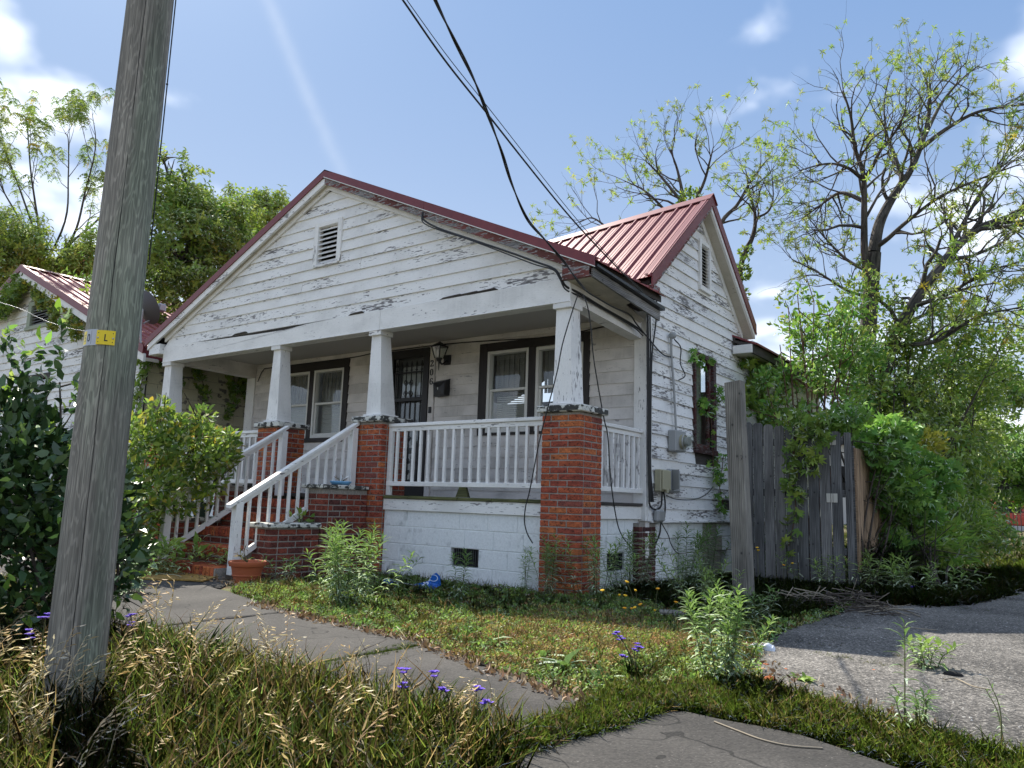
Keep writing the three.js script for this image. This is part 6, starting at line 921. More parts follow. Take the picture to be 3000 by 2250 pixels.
weed('tall dense leafy weed at the corner of the yard and the drive', 2120, 2010, 0.52, 14, 0.22, { leafLen: 0.085, dense: 110, m: 0, wid: 0.24 });
weed('weeds growing at the foot of the lone post on its right', 2200, 1830, 0.3, 10, 0.3, { leafLen: 0.09, m: 1 });
weed('lanky lone weed standing at the near edge of the drive', 2650, 2140, 0.53, 1, 0.02, { leafLen: 0.09, dense: 62, m: 1 }); weed('short bushy growth at the base of the lanky drive weed', 2690, 2145, 0.16, 9, 0.2, { leafLen: 0.07, dense: 80, m: 1 });
weed('small leafy sprout in the middle of the drive', 2702, 1962, 0.17, 7, 0.16, { leafLen: 0.09, dense: 120, m: 3, wid: 0.3 });
weed('thin browning weed at the right edge near the drive', 2950, 2190, 0.3, 2, 0.06, { leafLen: 0.04, dense: 60, m: 1 });
weed('weeds at the left foot of the gate', 2250, 1700, 0.55, 12, 0.5, { leafLen: 0.12, m: 1 }); weed('weeds at the middle of the gate', 2370, 1690, 0.6, 14, 0.6, { leafLen: 0.12, m: 1 }); weed('weeds at the right foot of the gate', 2460, 1695, 0.55, 12, 0.5, { leafLen: 0.13, m: 0 });
weed('low weeds between the steps and the terracotta pot', 660, 1690, 0.34, 10, 0.3, { leafLen: 0.16, dense: 40, m: 3 }); weed('weeds at the right of the cheek wall foot', 840, 1710, 0.28, 12, 0.4, { leafLen: 0.1, m: 1 });
weed('straggly weed in front of the left end of the foundation', 1110, 1730, 0.42, 6, 0.4, { leafLen: 0.12, dense: 40, m: 1 });
weed('weeds below the porch shrub beside the stair post', 470, 1690, 0.4, 14, 0.5, { leafLen: 0.13, dense: 45, m: 3, wid: 0.25 }); weed('leafy weeds under the camellia at the right of the pole', 375, 1745, 0.35, 14, 0.4, { leafLen: 0.09, dense: 60, m: 1, wid: 0.35 });
weed('weeds in the shade between the lone post and the dark pier', 2000, 1745, 0.4, 16, 0.6, { leafLen: 0.1, m: 1 });
weed('narrow-leaved weeds at the foot of the tan plywood fence', 2540, 1725, 0.45, 12, 0.5, { leafLen: 0.16, dense: 40, m: 3 }); weed('narrow-leaved weeds below the creeper heap', 2640, 1740, 0.42, 12, 0.5, { leafLen: 0.18, dense: 36, m: 3 }); weed('low weeds at the back edge of the drive', 2740, 1745, 0.32, 12, 0.6, { leafLen: 0.14, dense: 45, m: 0 }); weed('bushy weeds between the twig heap and the gate', 2420, 1725, 0.4, 12, 0.5, { leafLen: 0.12, dense: 50, m: 3 });
function rosette(label, px, py, r, n, m) { const t = thing('leafy_rosette', label, 'weed', gp(px, py).toArray()), s = new Soup(); for (let i = 0; i < n; i++) { const a = R(0, 6.28), l = r * R(0.6, 1.1); s.leaf(V(R(-0.03, 0.03), 0.01, R(-0.03, 0.03)), dirOf(a, R(0.15, 1.0)), V(-Math.sin(a), R(-0.2, 0.2), Math.cos(a)).normalize(), l, l * 0.3, 0.5, 0.06); } part(t, 'foliage', s.geo(), weedMat[m]); }
rosette('broad-leaved rosette at the walk edge below the purple flowers', 1650, 1968, 0.17, 26, 1); rosette('round leafy weed between the rosette and the grass joint', 1775, 2010, 0.13, 22, 1); rosette('low leafy weed at the middle of the walk edge', 1440, 1905, 0.15, 22, 1); rosette('small leafy weed on the gravel near the drive edge', 2350, 2002, 0.09, 18, 3); rosette('leafy weed at the walk edge behind the rosette', 1590, 1940, 0.13, 16, 1);
const petal = std({ color: lin(0.12, 0.055, 0.5), roughness: 0.8 }), gold = std({ color: lin(0.85, 0.5, 0.02), roughness: 0.8 }), goldRim = std({ color: lin(0.8, 0.36, 0.015), roughness: 0.8 });
function spider(label, foot, n, h, blooms) { // long-leaved plant with three-petalled purple flowers; blooms are photo points
  const t = thing('spiderwort', label, 'wildflower', foot.toArray()), s = new Soup(), k = new Soup(), f = new Soup();
  for (let i = 0; i < n; i++) { const a = R(0, 6.28), l = V(Math.cos(a), 0, Math.sin(a)); s.blade(V(R(-0.06, 0.06), 0, R(-0.06, 0.06)), V(l.x * 0.4, 1, l.z * 0.4).normalize(), l, h * R(0.7, 1.25), 0.016, R(0.2, 0.8), 5); }
  for (const p of blooms) { const q = p.clone().sub(foot); k.tube(spline([V(R(-0.04, 0.04), 0, R(-0.04, 0.04)), q.clone().multiplyScalar(0.55).add(V(0, 0.05, 0)), q], 6), 0.003, 4, false); for (let b = 0; b < 3; b++) { const o = q.clone().add(rdir().multiplyScalar(b ? 0.018 : 0)); for (let i = 0; i < 4; i++) { const a = i * 1.7 + b; f.leaf(o, dirOf(a, 0.5), V(-Math.sin(a), 0, Math.cos(a)), 0.021, 0.02, 0.1); } } }
  part(t, 'foliage', s.geo(), weedMat[1]); part(t, 'stem', k.geo(), MT.stem); if (blooms.length) part(t, 'bloom', f.geo(), petal);
}
{ const f1 = gp(1860, 2000), d1 = f1.clone().sub(camera.position).dot(EZ) * -1; spider('purple-flowered spiderwort at the corner of the yard', f1, 34, 0.2, [[1808, 1855], [1816, 1868], [1858, 1905], [1872, 1898], [1822, 1925]].map(([x, y]) => at(x, y, d1)));
  const f2 = gp(1240, 2170), d2 = -f2.clone().sub(camera.position).dot(EZ); spider('purple-flowered spiderwort in the tall foreground grass, left clump', f2, 44, 0.24, [[1182, 1975], [1182, 2006], [1272, 1986], [1296, 2025]].map(([x, y]) => at(x, y, d2)));
  const f3_ = gp(1390, 2180), d3 = -f3_.clone().sub(camera.position).dot(EZ); spider('purple-flowered spiderwort at the right end of the tall foreground grass', f3_, 34, 0.22, [[1397, 2016], [1423, 2057], [1366, 2147]].map(([x, y]) => at(x, y, d3)));
  const f4 = gp(2680, 1770), d4 = -f4.clone().sub(camera.position).dot(EZ); spider('lone purple flower beside the dry grass clump', f4, 22, 0.3, [[2672, 1722]].map(([x, y]) => at(x, y, d4)));
  const f5 = gp(395, 1960), d5 = -f5.clone().sub(camera.position).dot(EZ); spider('spiderwort with purple buds right behind the pole', f5, 40, 0.3, [[384, 1837], [383, 1804]].map(([x, y]) => at(x, y, d5)));
  const f6 = gp(100, 2090), d6 = -f6.clone().sub(camera.position).dot(EZ); spider('purple flowers in the shade left of the pole', f6, 20, 0.25, [[85, 1862], [133, 1813]].map(([x, y]) => at(x, y, d6)));
  const f7 = gp(470, 1665), d7 = -f7.clone().sub(camera.position).dot(EZ); spider('long-leaved plant with small violet flowers by the left stair post', f7, 40, 0.35, [[425, 1573], [445, 1585], [392, 1592]].map(([x, y]) => at(x, y, d7)));
  const f8 = gp(640, 1990), d8 = 1; spider('strap-leaved plant without flowers at the far edge of the tall grass', gp(560, 2010), 60, 0.34, []); spider('strap-leaved plant in the tall grass below the doormat', gp(470, 1990), 40, 0.32, []);
  const heads = [[713, 428], [878, 472], [935, 478], [952, 345], [1035, 428], [1250, 412], [928, 600], [995, 604], [1028, 595], [1080, 565], [1223, 622], [1428, 542], [1512, 635]].map(([x, y]) => [1550 + x / 3.318, 1600 + y / 3.318]);
  const bloom = (label, p, foot, r, group) => { const t = thing('yellow_flower', label, 'wildflower', foot.toArray(), group), q = p.clone().sub(foot); part(t, 'stem', wire([V(0, 0, 0), q.clone().multiplyScalar(0.5).add(V(R(-0.02, 0.02), 0.01, 0)), q], 0.0022, 8, 4), MT.stem); const g = lathe([[0, 0.003], [0.5, 0.006], [1, 0.002], [0.8, -0.003], [0.3, -0.008], [0, -0.01]].map(([a, b]) => [a * r, b]), 14).rotateX(R(-0.3, 0.3)).rotateZ(R(-0.3, 0.3)).translate(...q.toArray()); part(t, 'bloom', g, rnd() < 0.5 ? gold : goldRim); };
  const where = ['nearest the corner pier', 'small half-open one', 'in the middle of the upper row', 'highest, fading orange', 'largest of the upper row', 'small pinkish one, upper right', 'lowest at left', 'left of the low pair', 'right of the low pair', 'just above the low pair', 'small one at the right of the lower row', 'large one leaning right', 'rightmost, next to the pale board'];
  heads.forEach(([x, y], i) => { const foot = gp(1890 + (x - 1890) * 0.4 + 15, 1830 + R(-10, 20)), dep = -foot.clone().sub(camera.position).dot(EZ); bloom('yellow wildflower among the weeds, ' + where[i], at(x, y, dep), foot, i % 3 === 1 ? 0.011 : 0.017, 'yellow wildflowers right of the corner pier'); });
  [[2218, 1604], [2221, 1612], [2296, 1655], [2321, 1650]].forEach(([x, y], i) => { const foot = gp(x + 4, 1735), dep = -foot.clone().sub(camera.position).dot(EZ); bloom('yellow wildflower in front of the gate, ' + ['upper of the left pair', 'lower of the left pair', 'left of the lower pair', 'right of the lower pair'][i], at(x, y, dep), foot, 0.019, 'yellow wildflowers in front of the gate'); });
}

// ---------------------------------------------------------------- grass
reseed(1010);
const inside = (p, x, z) => { let c = false; for (let i = 0, j = p.length - 1; i < p.length; j = i++) if ((p[i][1] > z) !== (p[j][1] > z) && x < (p[j][0] - p[i][0]) * (z - p[i][1]) / (p[j][1] - p[i][1]) + p[i][0]) c = !c; return c; };
function sow(poly, n, make, keep) { const xs = poly.map((p) => p[0]), zs = poly.map((p) => p[1]), o = []; let guard = 0; while (o.length < n && guard++ < n * 30) { const x = R(Math.min(...xs), Math.max(...xs)), z = R(Math.min(...zs), Math.max(...zs)); if (inside(poly, x, z) && (!keep || rnd() < keep(x, z))) o.push(make(x, z)); } return o; }
const upish = (k) => V(R(-k, k), 1, R(-k, k)).normalize(), patchy = (x, z, s, k) => f3(x * s, 3.3, z * s, 3, k);
function turf(name, label, category, geo, m, items) { const o = scatter(null, name, geo, m, items, 'stuff'); o.name = numbered(name); scene.add(o); o.userData = { label, category, kind: 'stuff' }; return o; }
const yard = [[-0.9, 0.15], [1.9, 0.2], [2.1, -2.6], [4.0, -2.6], [4.15, -0.6], [4.1, 0.8], [4.3, 1.9], [4.5, 2.5], [4.4, 3.15], [3.95, 3.5], [3.2, 3.3], [2.5, 3.02], [1.5, 2.92], [0.5, 2.76], [-0.4, 2.45], [-0.8, 2.0]];
const rusty = (x, z) => sstep(0.4, 0.6, patchy(x, z, 0.9, 4) * 0.6 + 0.4 * Math.exp(-(((x - 3.3) / 1.0) ** 2 + ((z - 2.1) / 0.7) ** 2)));
turf('lawn', 'uneven green and yellowing grass of the front yard', 'grass', G.tuft, L.grass, sow(yard, 11000, (x, z) => [V(x, 0, z), upish(0.25), R(0.04, 0.1) * (z < -0.5 ? 1.5 : 1), rnd() < 0.7 ? C.grass() : rnd() < 0.5 ? C.fresh() : C.straw()], (x, z) => 1 - 0.75 * rusty(x, z)));
turf('lawn', 'longer grass blades standing up through the front yard', 'grass', G.blade, L.grass, sow(yard, 15000, (x, z) => [V(x, 0, z), upish(0.35), R(0.07, 0.17), rnd() < 0.75 ? C.grass() : C.straw()], (x, z) => 0.2 + patchy(x, z, 1.4, 3) - 0.15 * rusty(x, z)));
turf('ground_cover', 'reddish-brown low weeds covering part of the front yard', 'ground cover', G.clover, L.dry, sow(yard, 5200, (x, z) => [V(x, 0, z), upish(0.3), R(0.05, 0.11), rnd() < 0.72 ? C.rust() : C.grass()], (x, z) => 0.02 + 0.7 * rusty(x, z)));
turf('ground_cover', 'small green clover-like weeds through the front yard', 'ground cover', G.clover, L.soft, sow(yard, 5000, (x, z) => [V(x, 0, z), upish(0.3), R(0.05, 0.12), rnd() < 0.6 ? C.weed() : C.mid()], (x, z) => 0.25 + patchy(x, z, 1.6, 9) - 0.3 * rusty(x, z)));
turf('grass', 'longer darker grass between the side wall, the lone post and the gate', 'grass', G.tuft, L.grass, sow([[1.95, -0.4], [2.0, -3.2], [4.3, -3.2], [4.2, -2.4], [3.95, -1.0], [4.0, 0.3], [3.4, 0.6]], 4200, (x, z) => [V(x, 0, z), upish(0.3), R(0.1, 0.24), rnd() < 0.5 ? C.fresh() : C.weed()]));
turf('grass', 'grass growing in the joint between the two nearest sidewalk slabs', 'grass', G.tuft, L.grass, sow([[4.05, 3.15], [4.45, 3.1], [4.42, 3.7], [4.3, 4.5], [4.08, 4.5], [4.14, 3.8]], 1500, (x, z) => [V(x, 0.01, z), upish(0.6), R(0.04, 0.14), rnd() < 0.6 ? C.fresh() : rnd() < 0.7 ? C.grass() : C.straw()], (x, z) => 0.2 + patchy(x, z, 5, 5)));
turf('grass', 'thin grass line in the joint across the middle of the sidewalk', 'grass', G.tuft, L.grass, sow([[2.5, 3.0], [2.66, 3.0], [2.7, 4.2], [2.56, 4.2]], 420, (x, z) => [V(x, 0.01, z), upish(0.5), R(0.025, 0.05), C.fresh()]));
turf('grass', 'strip of grass between the sidewalk slab and the gravel drive', 'grass', G.tuft, L.grass, sow([[4.32, 2.95], [4.5, 2.58], [5.1, 2.93], [5.75, 3.16], [6.6, 3.5], [6.9, 4.1], [6.2, 4.1], [5.6, 3.66], [5.0, 3.44], [4.5, 3.42], [4.35, 3.5]], 3900, (x, z) => [V(x, 0.01, z), upish(0.6), R(0.04, 0.15), rnd() < 0.6 ? C.fresh() : rnd() < 0.6 ? C.grass() : C.straw()], (x, z) => 0.25 + patchy(x, z, 3, 5)));
const meadow = [[-1.5, 4.32], [0.4, 4.28], [1.8, 4.22], [3.2, 4.24], [4.2, 4.3], [4.45, 4.62], [4.6, 5.3], [4.4, 6.4], [2.2, 6.6], [-1.5, 6.2]];
turf('tall_grass', 'tall green grass along the near side of the sidewalk', 'grass', G.blade, L.grass, sow(meadow, 30000, (x, z) => [V(x, 0, z), upish(0.3), R(0.12, 0.34) * (z < 4.5 ? 0.8 : 1), rnd() < 0.55 ? C.grass() : rnd() < 0.5 ? C.weed() : C.straw()], (x, z) => 0.35 + patchy(x, z, 2.5, 6)));
turf('tall_grass', 'arching blades in the foreground grass', 'grass', G.blade2, L.grass, sow(meadow, 12000, (x, z) => [V(x, 0, z), upish(0.45), R(0.12, 0.26), rnd() < 0.6 ? C.weed() : C.grass()]));
turf('seed_grass', 'ripe tan seed heads of the tall foreground grass', 'grass', G.seed, L.dry, sow(meadow, 850, (x, z) => [V(x, 0, z), upish(0.4), R(0.18, 0.45) * (x > 3.6 ? 0.8 : 1), C.straw()], (x, z) => 0.2 + 1.1 * patchy(x, z, 1.8, 8)));
turf('thatch', 'flattened dead straw lying through the foreground grass', 'dead grass', G.blade2, L.dry, sow(meadow, 4500, (x, z) => [V(x, R(0.02, 0.12), z), rdir(0.15), R(0.1, 0.28), rnd() < 0.7 ? C.straw() : C.brown()]));
turf('thatch', 'bits of dead straw through the front yard grass', 'dead grass', G.blade2, L.dry, sow(yard, 4000, (x, z) => [V(x, R(0.01, 0.05), z), rdir(0.2), R(0.06, 0.16), rnd() < 0.7 ? C.straw() : C.brown()]));
turf('leaf_litter', 'dead leaves and chaff along the edges of the sidewalk', 'leaf litter', G.leaf, L.dry, [...sow([[0.4, 2.6], [1.5, 2.85], [2.6, 2.98], [3.3, 3.25], [4.0, 3.5], [4.5, 2.9], [4.45, 3.3], [4.1, 3.7], [3.2, 3.42], [2.5, 3.1], [1.4, 3.02], [0.4, 2.85]], 1500, (x, z) => [V(x, 0.022, z), rdir(0.25), R(0.02, 0.05), C.brown()]), ...sow([[-2.6, 1.9], [-0.7, 1.8], [-0.6, 2.2], [-2.4, 2.1]], 200, (x, z) => [V(x, 0.02, z), rdir(0.2), R(0.03, 0.06), C.brown()]), ...sow([[4.2, 1.6], [4.8, 2.4], [6.5, 3.6], [5.2, 3.5], [4.4, 2.9]], 500, (x, z) => [V(x, 0.02, z), rdir(0.2), R(0.02, 0.045), C.brown()])]);
turf('grass', 'weedy grass under the camellia and around the pole', 'grass', G.tuft, L.grass, sow([[-2.5, 2.9], [-2.8, 6], [3.0, 6], [2.6, 4.4], [0.6, 4.2], [-0.5, 4.3], [-3.2, 2.2], [-3.6, 1.6], [-5, 2]], 3600, (x, z) => [V(x, 0, z), upish(0.3), R(0.08, 0.2), rnd() < 0.6 ? C.mid() : C.grass()], (x, z) => (z > 2.2 && z < 4.25 && x > -1.4 ? 0 : 1)));
turf('grass', 'distant rough grass beyond the drive and behind the house', 'grass', G.tuft, L.grass, sow([[4.3, -3], [5.2, -4.4], [6.0, -8], [7, -14], [30, -22], [30, -60], [-30, -60], [-30, -14], [2, -12]], 9000, (x, z) => [V(x, 0, z), upish(0.3), R(0.15, 0.4), rnd() < 0.6 ? C.fresh() : C.grass()], (x, z) => 9 / (9 + (z + 3) ** 2 * 0.08)));
turf('grass', 'grass and creeping weeds at the back edge of the drive', 'grass', G.tuft, L.grass, sow([[4.0, -1.9], [4.7, -1.95], [5.0, -2.7], [5.2, -4], [5.5, -7], [5.9, -12], [5.0, -12], [4.2, -5], [3.9, -3.2]], 3600, (x, z) => [V(x, 0, z), upish(0.4), R(0.1, 0.26), rnd() < 0.6 ? C.fresh() : C.grass()], (x, z) => 0.3 + patchy(x, z, 1.2, 5)));
[[2460, 1843, 'on the shadowed asphalt below the twig heap'], [2590, 1955, 'beside the sprout in the drive, long'], [2448, 1930, 'at the joint of the drive, left'], [2505, 1940, 'at the joint of the drive, right'], [2395, 1895, 'on the drive edge beside the white rag'], [2590, 1810, 'right of the twig heap'], [2650, 1935, 'left of the drive sprout'], [2960, 1760, 'at the far right of the drive'], [2850, 1790, 'at the back edge of the drive']].forEach(([x, y, w]) => { const f = gp(x, y), t = thing('grass_tuft', 'low grass tuft growing through the pavement ' + w, 'grass tuft', f.toArray(), 'grass tufts in the drive'); const it = []; for (let i = 0; i < 26; i++) it.push([V(R(-0.13, 0.13), 0, R(-0.06, 0.06)), upish(0.5), R(0.03, 0.06), rnd() < 0.6 ? C.grass() : C.fresh()]); scatter(t, 'blades', G.tuft, L.grass, it); });

// ---------------------------------------------------------------- small things lying about
reseed(1111);
{
  const f = V(-0.98, 0, 1.87), t = thing('flower_pot', 'chipped terracotta plastic flower pot at the foot of the cheek wall', 'flower pot', f.toArray());
  part(t, 'pot', lathe([[0, 0.0], [0.115, 0], [0.12, 0.01], [0.158, 0.17], [0.165, 0.18], [0.15, 0.18], [0.145, 0.165], [0, 0.165]], 36), M.terracotta); part(t, 'rim', lathe([[0.16, 0.178], [0.182, 0.182], [0.188, 0.225], [0.183, 0.232], [0.165, 0.23], [0.155, 0.178]], 36), M.terracotta); part(t, 'band', lathe([[0.14, 0.08], [0.146, 0.085], [0.1475, 0.095], [0.143, 0.1]], 36), M.terracotta); part(t, 'soil', cyl(0.15, 0.15, 0.02, 24, 0, 0.185, 0), M.soil);
  const p = thing('flower_pot', 'dark green plastic planter on the left cheek wall behind the railing', 'flower pot', [-3.12, 0.605, 1.1]); part(p, 'pot', lathe([[0, 0], [0.09, 0], [0.13, 0.16], [0.14, 0.17], [0.125, 0.17], [0.12, 0.15], [0, 0.15]], 32), M.greenPot); part(p, 'rim', lathe([[0.13, 0.155], [0.143, 0.158], [0.143, 0.178], [0.13, 0.178]], 32), M.greenPot);
  const d = thing('blue_dish', 'pale blue plastic dish on the upper right cheek cap', 'dish', [-1.3, 1.052, 0.42]); part(d, 'bowl', lathe([[0, 0.004], [0.09, 0.004], [0.12, 0.04], [0.13, 0.045], [0.125, 0.03], [0.095, 0], [0, 0]], 32), std({ color: lin(0.16, 0.4, 0.66), roughness: 0.5 })); part(d, 'rim', new THREE.TorusGeometry(0.127, 0.006, 6, 32).rotateX(Math.PI / 2).translate(0, 0.043, 0), std({ color: lin(0.2, 0.46, 0.72), roughness: 0.5 }));
  // doormat: a worn tan mat, one corner turned up
  const mat = thing('doormat', 'worn ragged tan doormat lying on the walk before the steps', 'doormat', [-1.86, 0.026, 2.22]), g = new THREE.BoxGeometry(1.05, 0.014, 0.8, 36, 1, 26), q = g.attributes.position;
  for (let i = 0; i < q.count; i++) { let x = q.getX(i), z = q.getZ(i); const e = (f3(x * 5 + 9, 1, z * 5, 3, 3) - 0.5) * 0.09, k = Math.max(Math.abs(x) / 0.5, Math.abs(z) / 0.36); q.setXYZ(i, x + (k > 0.9 ? e : 0), q.getY(i) + 0.014 * f3(x * 3, 2, z * 3, 2, 8) + 0.07 * sstep(0.3, 0.62, -x - z * 0.9) , z + (k > 0.9 ? e * 0.8 : 0)); }
  g.rotateY(0.62); part(mat, 'weave', metric(g), tiled(T.mat, 0.004, { roughness: 1 })); part(mat, 'tear', wire([V(-0.35, 0.018, -0.05), V(-0.1, 0.02, 0.02), V(0.1, 0.021, -0.03), V(0.3, 0.02, 0.02)], 0.004, 14), M.straw ?? M.beige);
  // crumpled blue printed sheet
  const cv = document.createElement('canvas'); cv.width = cv.height = 256; const k = cv.getContext('2d'); k.fillStyle = '#2469c4'; k.fillRect(0, 0, 256, 256); k.fillStyle = '#174f9e'; for (let i = 0; i < 9; i++) k.fillRect(R(0, 240), R(0, 240), R(10, 50), R(3, 9)); k.save(); k.translate(120, 128); k.rotate(-1.35); k.fillStyle = '#eef3fa'; k.font = 'bold 84px sans-serif'; k.textAlign = 'center'; k.fillText('este', 0, 20); k.font = 'bold 34px sans-serif'; k.fillText('U S', -10, -62); k.restore(); k.strokeStyle = '#dfe8f5'; k.lineWidth = 8; k.beginPath(); k.arc(176, 74, 38, 0, 6.3); k.stroke();
  const tx = new THREE.CanvasTexture(cv); tx.colorSpace = THREE.SRGBColorSpace;
  const sh = new THREE.Shape([[-0.17, 0], [0.1, 0.02], [0.17, 0.1], [0.15, 0.2], [0.1, 0.235], [0.05, 0.21], [0.0, 0.13], [-0.1, 0.09], [-0.18, 0.06]].map((p) => new THREE.Vector2(...p))), sg = new THREE.ExtrudeGeometry(sh, { depth: 0.004, bevelEnabled: false, curveSegments: 6 }), sp = sg.attributes.position, uv = sg.attributes.uv;
  for (let i = 0; i < sp.count; i++) { const x = sp.getX(i), y = sp.getY(i); uv.setXY(i, (x + 0.18) / 0.36, y / 0.24); sp.setZ(i, sp.getZ(i) + 0.03 * Math.sin(x * 18) + 0.02 * Math.sin(y * 30 + x * 9)); } sg.computeVertexNormals();
  const sign = thing('torn_sheet', 'torn blue printed plastic sheet lying against the foundation', 'litter', gp(1248, 1732).toArray()); sign.rotation.set(-0.35, 0.55, 0.1); sign.scale.setScalar(0.8); part(sign, 'sheet', sg, std({ map: tx, roughness: 0.45 })); part(sign, 'stake', wire([V(-0.5, 0.07, 0.02), V(-0.1, 0.05, 0.015)], 0.006, 4), M.steel); part(sign, 'scrap', plain(-0.56, -0.44, 0.03, 0.09, -0.01, 0.0), std({ color: lin(0.03, 0.12, 0.45), roughness: 0.5 }));
  // rag
  const rg = new THREE.PlaneGeometry(0.26, 0.16, 40, 26).rotateX(-Math.PI / 2), rp = rg.attributes.position; for (let i = 0; i < rp.count; i++) { const x = rp.getX(i), z = rp.getZ(i), r = f3(x * 14 + 4, 0.5, z * 24, 3, 12), ed = sstep(0.75, 1, Math.max(Math.abs(x) / 0.13, Math.abs(z) / 0.08)); rp.setXYZ(i, x * (1 - 0.2 * ed * r), 0.004 + 0.05 * r * r * (1 - ed) + 0.012 * Math.abs(Math.sin(x * 55 + z * 20)) * (1 - ed), z * (1 - 0.35 * ed * f3(x * 9, 1, z * 3, 2, 2))); } rg.computeVertexNormals();
  const rag = tag(part(scene, numbered('rag'), rg.translate(...V(0, 0.01, 0).toArray()), std({ color: lin(0.62, 0.66, 0.74), roughness: 0.95 })), 'crumpled white rag at the edge of the drive', 'rag'); rag.position.copy(gp(2218, 1906)); rag.rotation.y = 0.3;
  const bd = thing('loose_board', 'pale weathered board lying in the weeds near the drive', 'board', gp(2000, 1812).toArray()); bd.rotation.y = 0.5; part(bd, 'plank', cham(-0.19, 0.19, 0.03, 0.06, -0.07, 0.07, 0.006), M.postWood); part(bd, 'batten', cham(-0.12, 0.02, 0.0, 0.03, -0.06, 0.06), M.rawWood);
  [[2254, 2001, 0.035, 'largest, by the yard corner'], [2303, 1968, 0.014, 'small one near the rag'], [2470, 2046, 0.012, 'tiny one on the near drive'], [2560, 1970, 0.012, 'tiny one left of the sprout'], [2245, 1955, 0.018, 'beside the dark litter patch']].forEach(([x, y, s, w]) => { const o = tag(part(scene, numbered('brick_chip'), cham(-s, s, 0, s * 0.7, -s * 0.7, s * 0.7, s * 0.25), M.bricks[2]), 'broken piece of orange brick on the drive, ' + w, 'brick piece', 'brick pieces on the drive'); o.position.copy(gp(x, y)); o.position.y = 0.008; o.rotation.y = R(0, 3); });
  const tw = thing('twig_heap', 'heap of dry brown twigs and clippings at the edge of the drive', 'twig heap', [4.02, 0, -1.25]), s1 = new Soup(), s2 = new Soup();
  for (let i = 0; i < 170; i++) { const x = R(-0.5, 0.5), z = R(-0.35, 0.35), h = 0.14 * Math.max(0, 1 - (x / 0.62) ** 2 - (z / 0.45) ** 2), p = V(x, R(0.01, 0.02 + h), z), d = V(R(-1, 1), R(-0.22, 0.22), R(-0.7, 0.7)).normalize(), l = R(0.1, 0.5); (i % 3 ? s1 : s2).tube([p.clone().addScaledVector(d, -l / 2), p.clone().add(V(0, R(-0.01, 0.03), 0)), p.clone().addScaledVector(d, l / 2)].map((v) => { v.y = Math.max(v.y, 0.012); return v; }), R(0.0025, 0.006), 4, false); }
  part(tw, 'twigs', s1.geo(), MT.twig).userData.kind = 'stuff'; part(tw, 'pale_twigs', s2.geo(), MT.pale).userData.kind = 'stuff';
  const stick = (label, list, r, m = MT.pale) => { const o = new THREE.Mesh(wire(list.map(([x, y]) => gp(x, y, 0.028)), r, 20, 5), m); o.name = numbered('stick'); scene.add(shade(tag(o, label, 'stick'))); };
  stick('long thin dry vine lying across the near sidewalk slab', [[2093, 2114], [2160, 2140], [2230, 2166], [2310, 2184], [2410, 2192]], 0.004); stick('short dry stick on the far side of the middle sidewalk slab', [[1372, 1940], [1410, 1946], [1450, 1952]], 0.005, MT.twig); stick('forked grey stick on the drive', [[2765, 1990], [2800, 1988], [2850, 2010], [2900, 2020]], 0.004); stick('thin twig curving on the drive behind the sprout', [[2620, 1783], [2660, 1792], [2695, 1806]], 0.006); stick('dry stem on the drive in the shadow', [[2640, 1835], [2700, 1842], [2745, 1846]], 0.004); stick('dry root at the walk edge right of the pot', [[705, 1740], [740, 1745], [738, 1762], [725, 1775]], 0.005);
  const st = tag(part(scene, numbered('shadow_lump'), new THREE.IcosahedronGeometry(0.035, 1).scale(1.5, 0.6, 0.8), M.dark), 'dark clod on the drive, standing in for the end of the sprout shadow', 'lump'); st.position.copy(gp(2793, 1987)); st.position.y = 0.02;  // tip of the sprout's shadow put in as a near-black lump
  const sg2 = new THREE.IcosahedronGeometry(1, 0).scale(1.2, 0.6, 0.9), stones = []; for (const [x, z] of sow([[4.0, 0.6], [4.2, 2.3], [5.3, 3.0], [7.4, 3.6], [7.5, -2], [4.3, -2]], 5200, (x, z) => [x, z])) stones.push([V(x, 0.01, z), rdir(), R(0.003, 0.011), lin(...[[0.4, 0.39, 0.37], [0.22, 0.21, 0.2], [0.3, 0.28, 0.25]][Math.floor(rnd() * 3)])]);
  turf('gravel', 'loose stones on the worn drive', 'gravel', sg2, std({ color: 0xffffff, roughness: 0.95 }), stones);
}

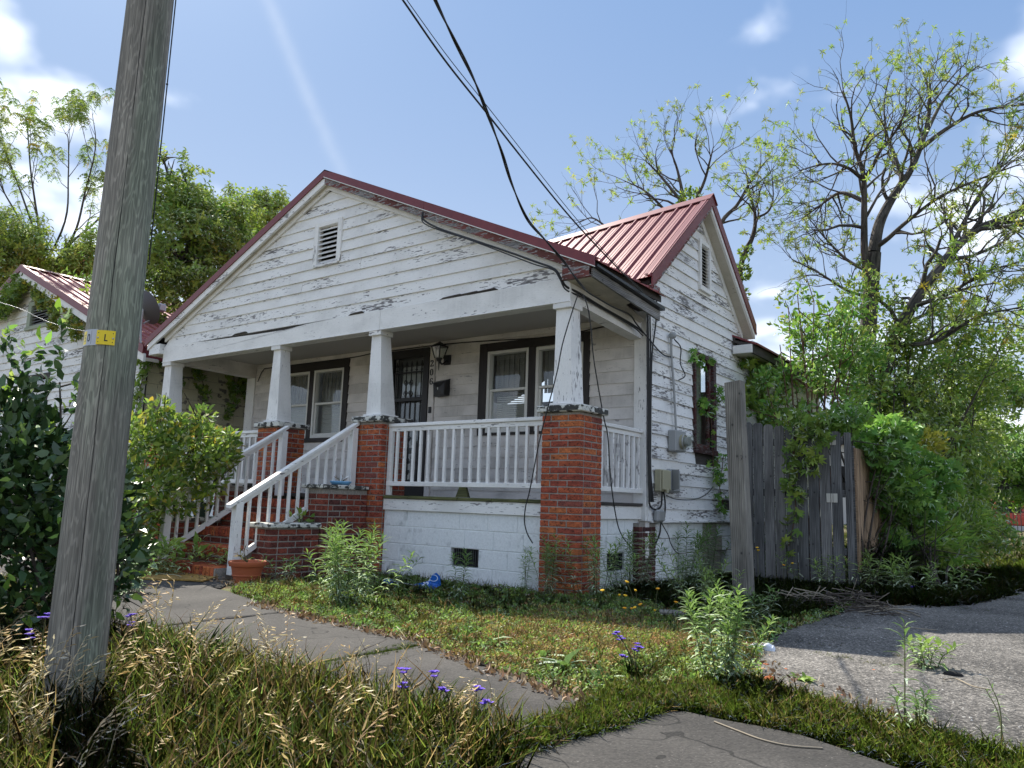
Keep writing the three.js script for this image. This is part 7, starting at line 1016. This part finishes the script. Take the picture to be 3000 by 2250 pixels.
// ---------------------------------------------------------------- far background at right
{
  const f = at(2905, 1505, 30), fence = thing('iron_fence', 'dark iron picket fence far back at right', 'fence', [f.x, 0, f.z]);
  fence.rotation.y = 0.35; part(fence, 'rail', cham(-5, 6, 0.15, 0.19, -0.02, 0.02), M.iron); part(fence, 'rail', cham(-5, 6, 1.15, 1.19, -0.02, 0.02), M.iron); for (let i = 0; i < 84; i++) part(fence, 'picket', plain(-5 + i * 0.13, -4.978 + i * 0.13, 0.03, 1.3, -0.011, 0.011), M.iron);
  const v = at(2945, 1480, 40), truck = thing('parked_truck', 'red and white vehicle parked far behind the iron fence', 'truck', [v.x, 0, v.z]); truck.rotation.y = 0.4;
  const red = std({ color: lin(0.42, 0.05, 0.025), roughness: 0.4 }), white = std({ color: lin(0.7, 0.7, 0.7), roughness: 0.5 });
  part(truck, 'body', cham(-1.6, 3.2, 0.55, 1.05, -1, 1, 0.06), red); part(truck, 'cab', hexa([V(-1.2, 1.05, 0.95), V(0.7, 1.05, 0.95), V(0.7, 1.05, -0.95), V(-1.2, 1.05, -0.95), V(-0.6, 1.85, 0.8), V(0.5, 1.85, 0.8), V(0.5, 1.85, -0.8), V(-0.6, 1.85, -0.8)]), red); part(truck, 'box', cham(0.8, 3.2, 1.06, 1.9, -0.95, 0.95, 0.04), white); part(truck, 'window', plain(-0.7, 0.4, 1.2, 1.7, 0.92, 0.955), M.dark); for (const [x, z] of [[-0.8, 0.95], [2.4, 0.95], [-0.8, -0.95], [2.4, -0.95]]) part(truck, 'wheel', new THREE.CylinderGeometry(0.36, 0.36, 0.24, 20).rotateX(Math.PI / 2).translate(x, 0.36, z), M.dark); part(truck, 'bumper', cham(-1.75, -1.6, 0.45, 0.65, -0.95, 0.95), M.steel);
  const b = at(2960, 1262, 60), bl = thing('distant_building', 'low pale building with a dark flat roof far beyond the trees at right', 'building', [b.x, 0, b.z]); bl.rotation.y = 0.5;
  part(bl, 'wall', plain(-16, 16, 0, 6.4, -8, 0), std({ color: lin(0.45, 0.44, 0.42) })); part(bl, 'roof', cham(-16.6, 16.6, 6.4, 7.4, -8.6, 0.6, 0.05), std({ color: lin(0.05, 0.05, 0.055) })); for (let i = 0; i < 7; i++) { const w = part(bl, 'window', plain(-14.5 + i * 4.4, -12.3 + i * 4.4, 2.4, 4.6, 0.01, 0.03), M.dark); part(w, 'frame', plain(-13.45 + i * 4.4, -13.35 + i * 4.4, 2.4, 4.6, 0.03, 0.06), white); }
}

renderer.render(scene, camera);
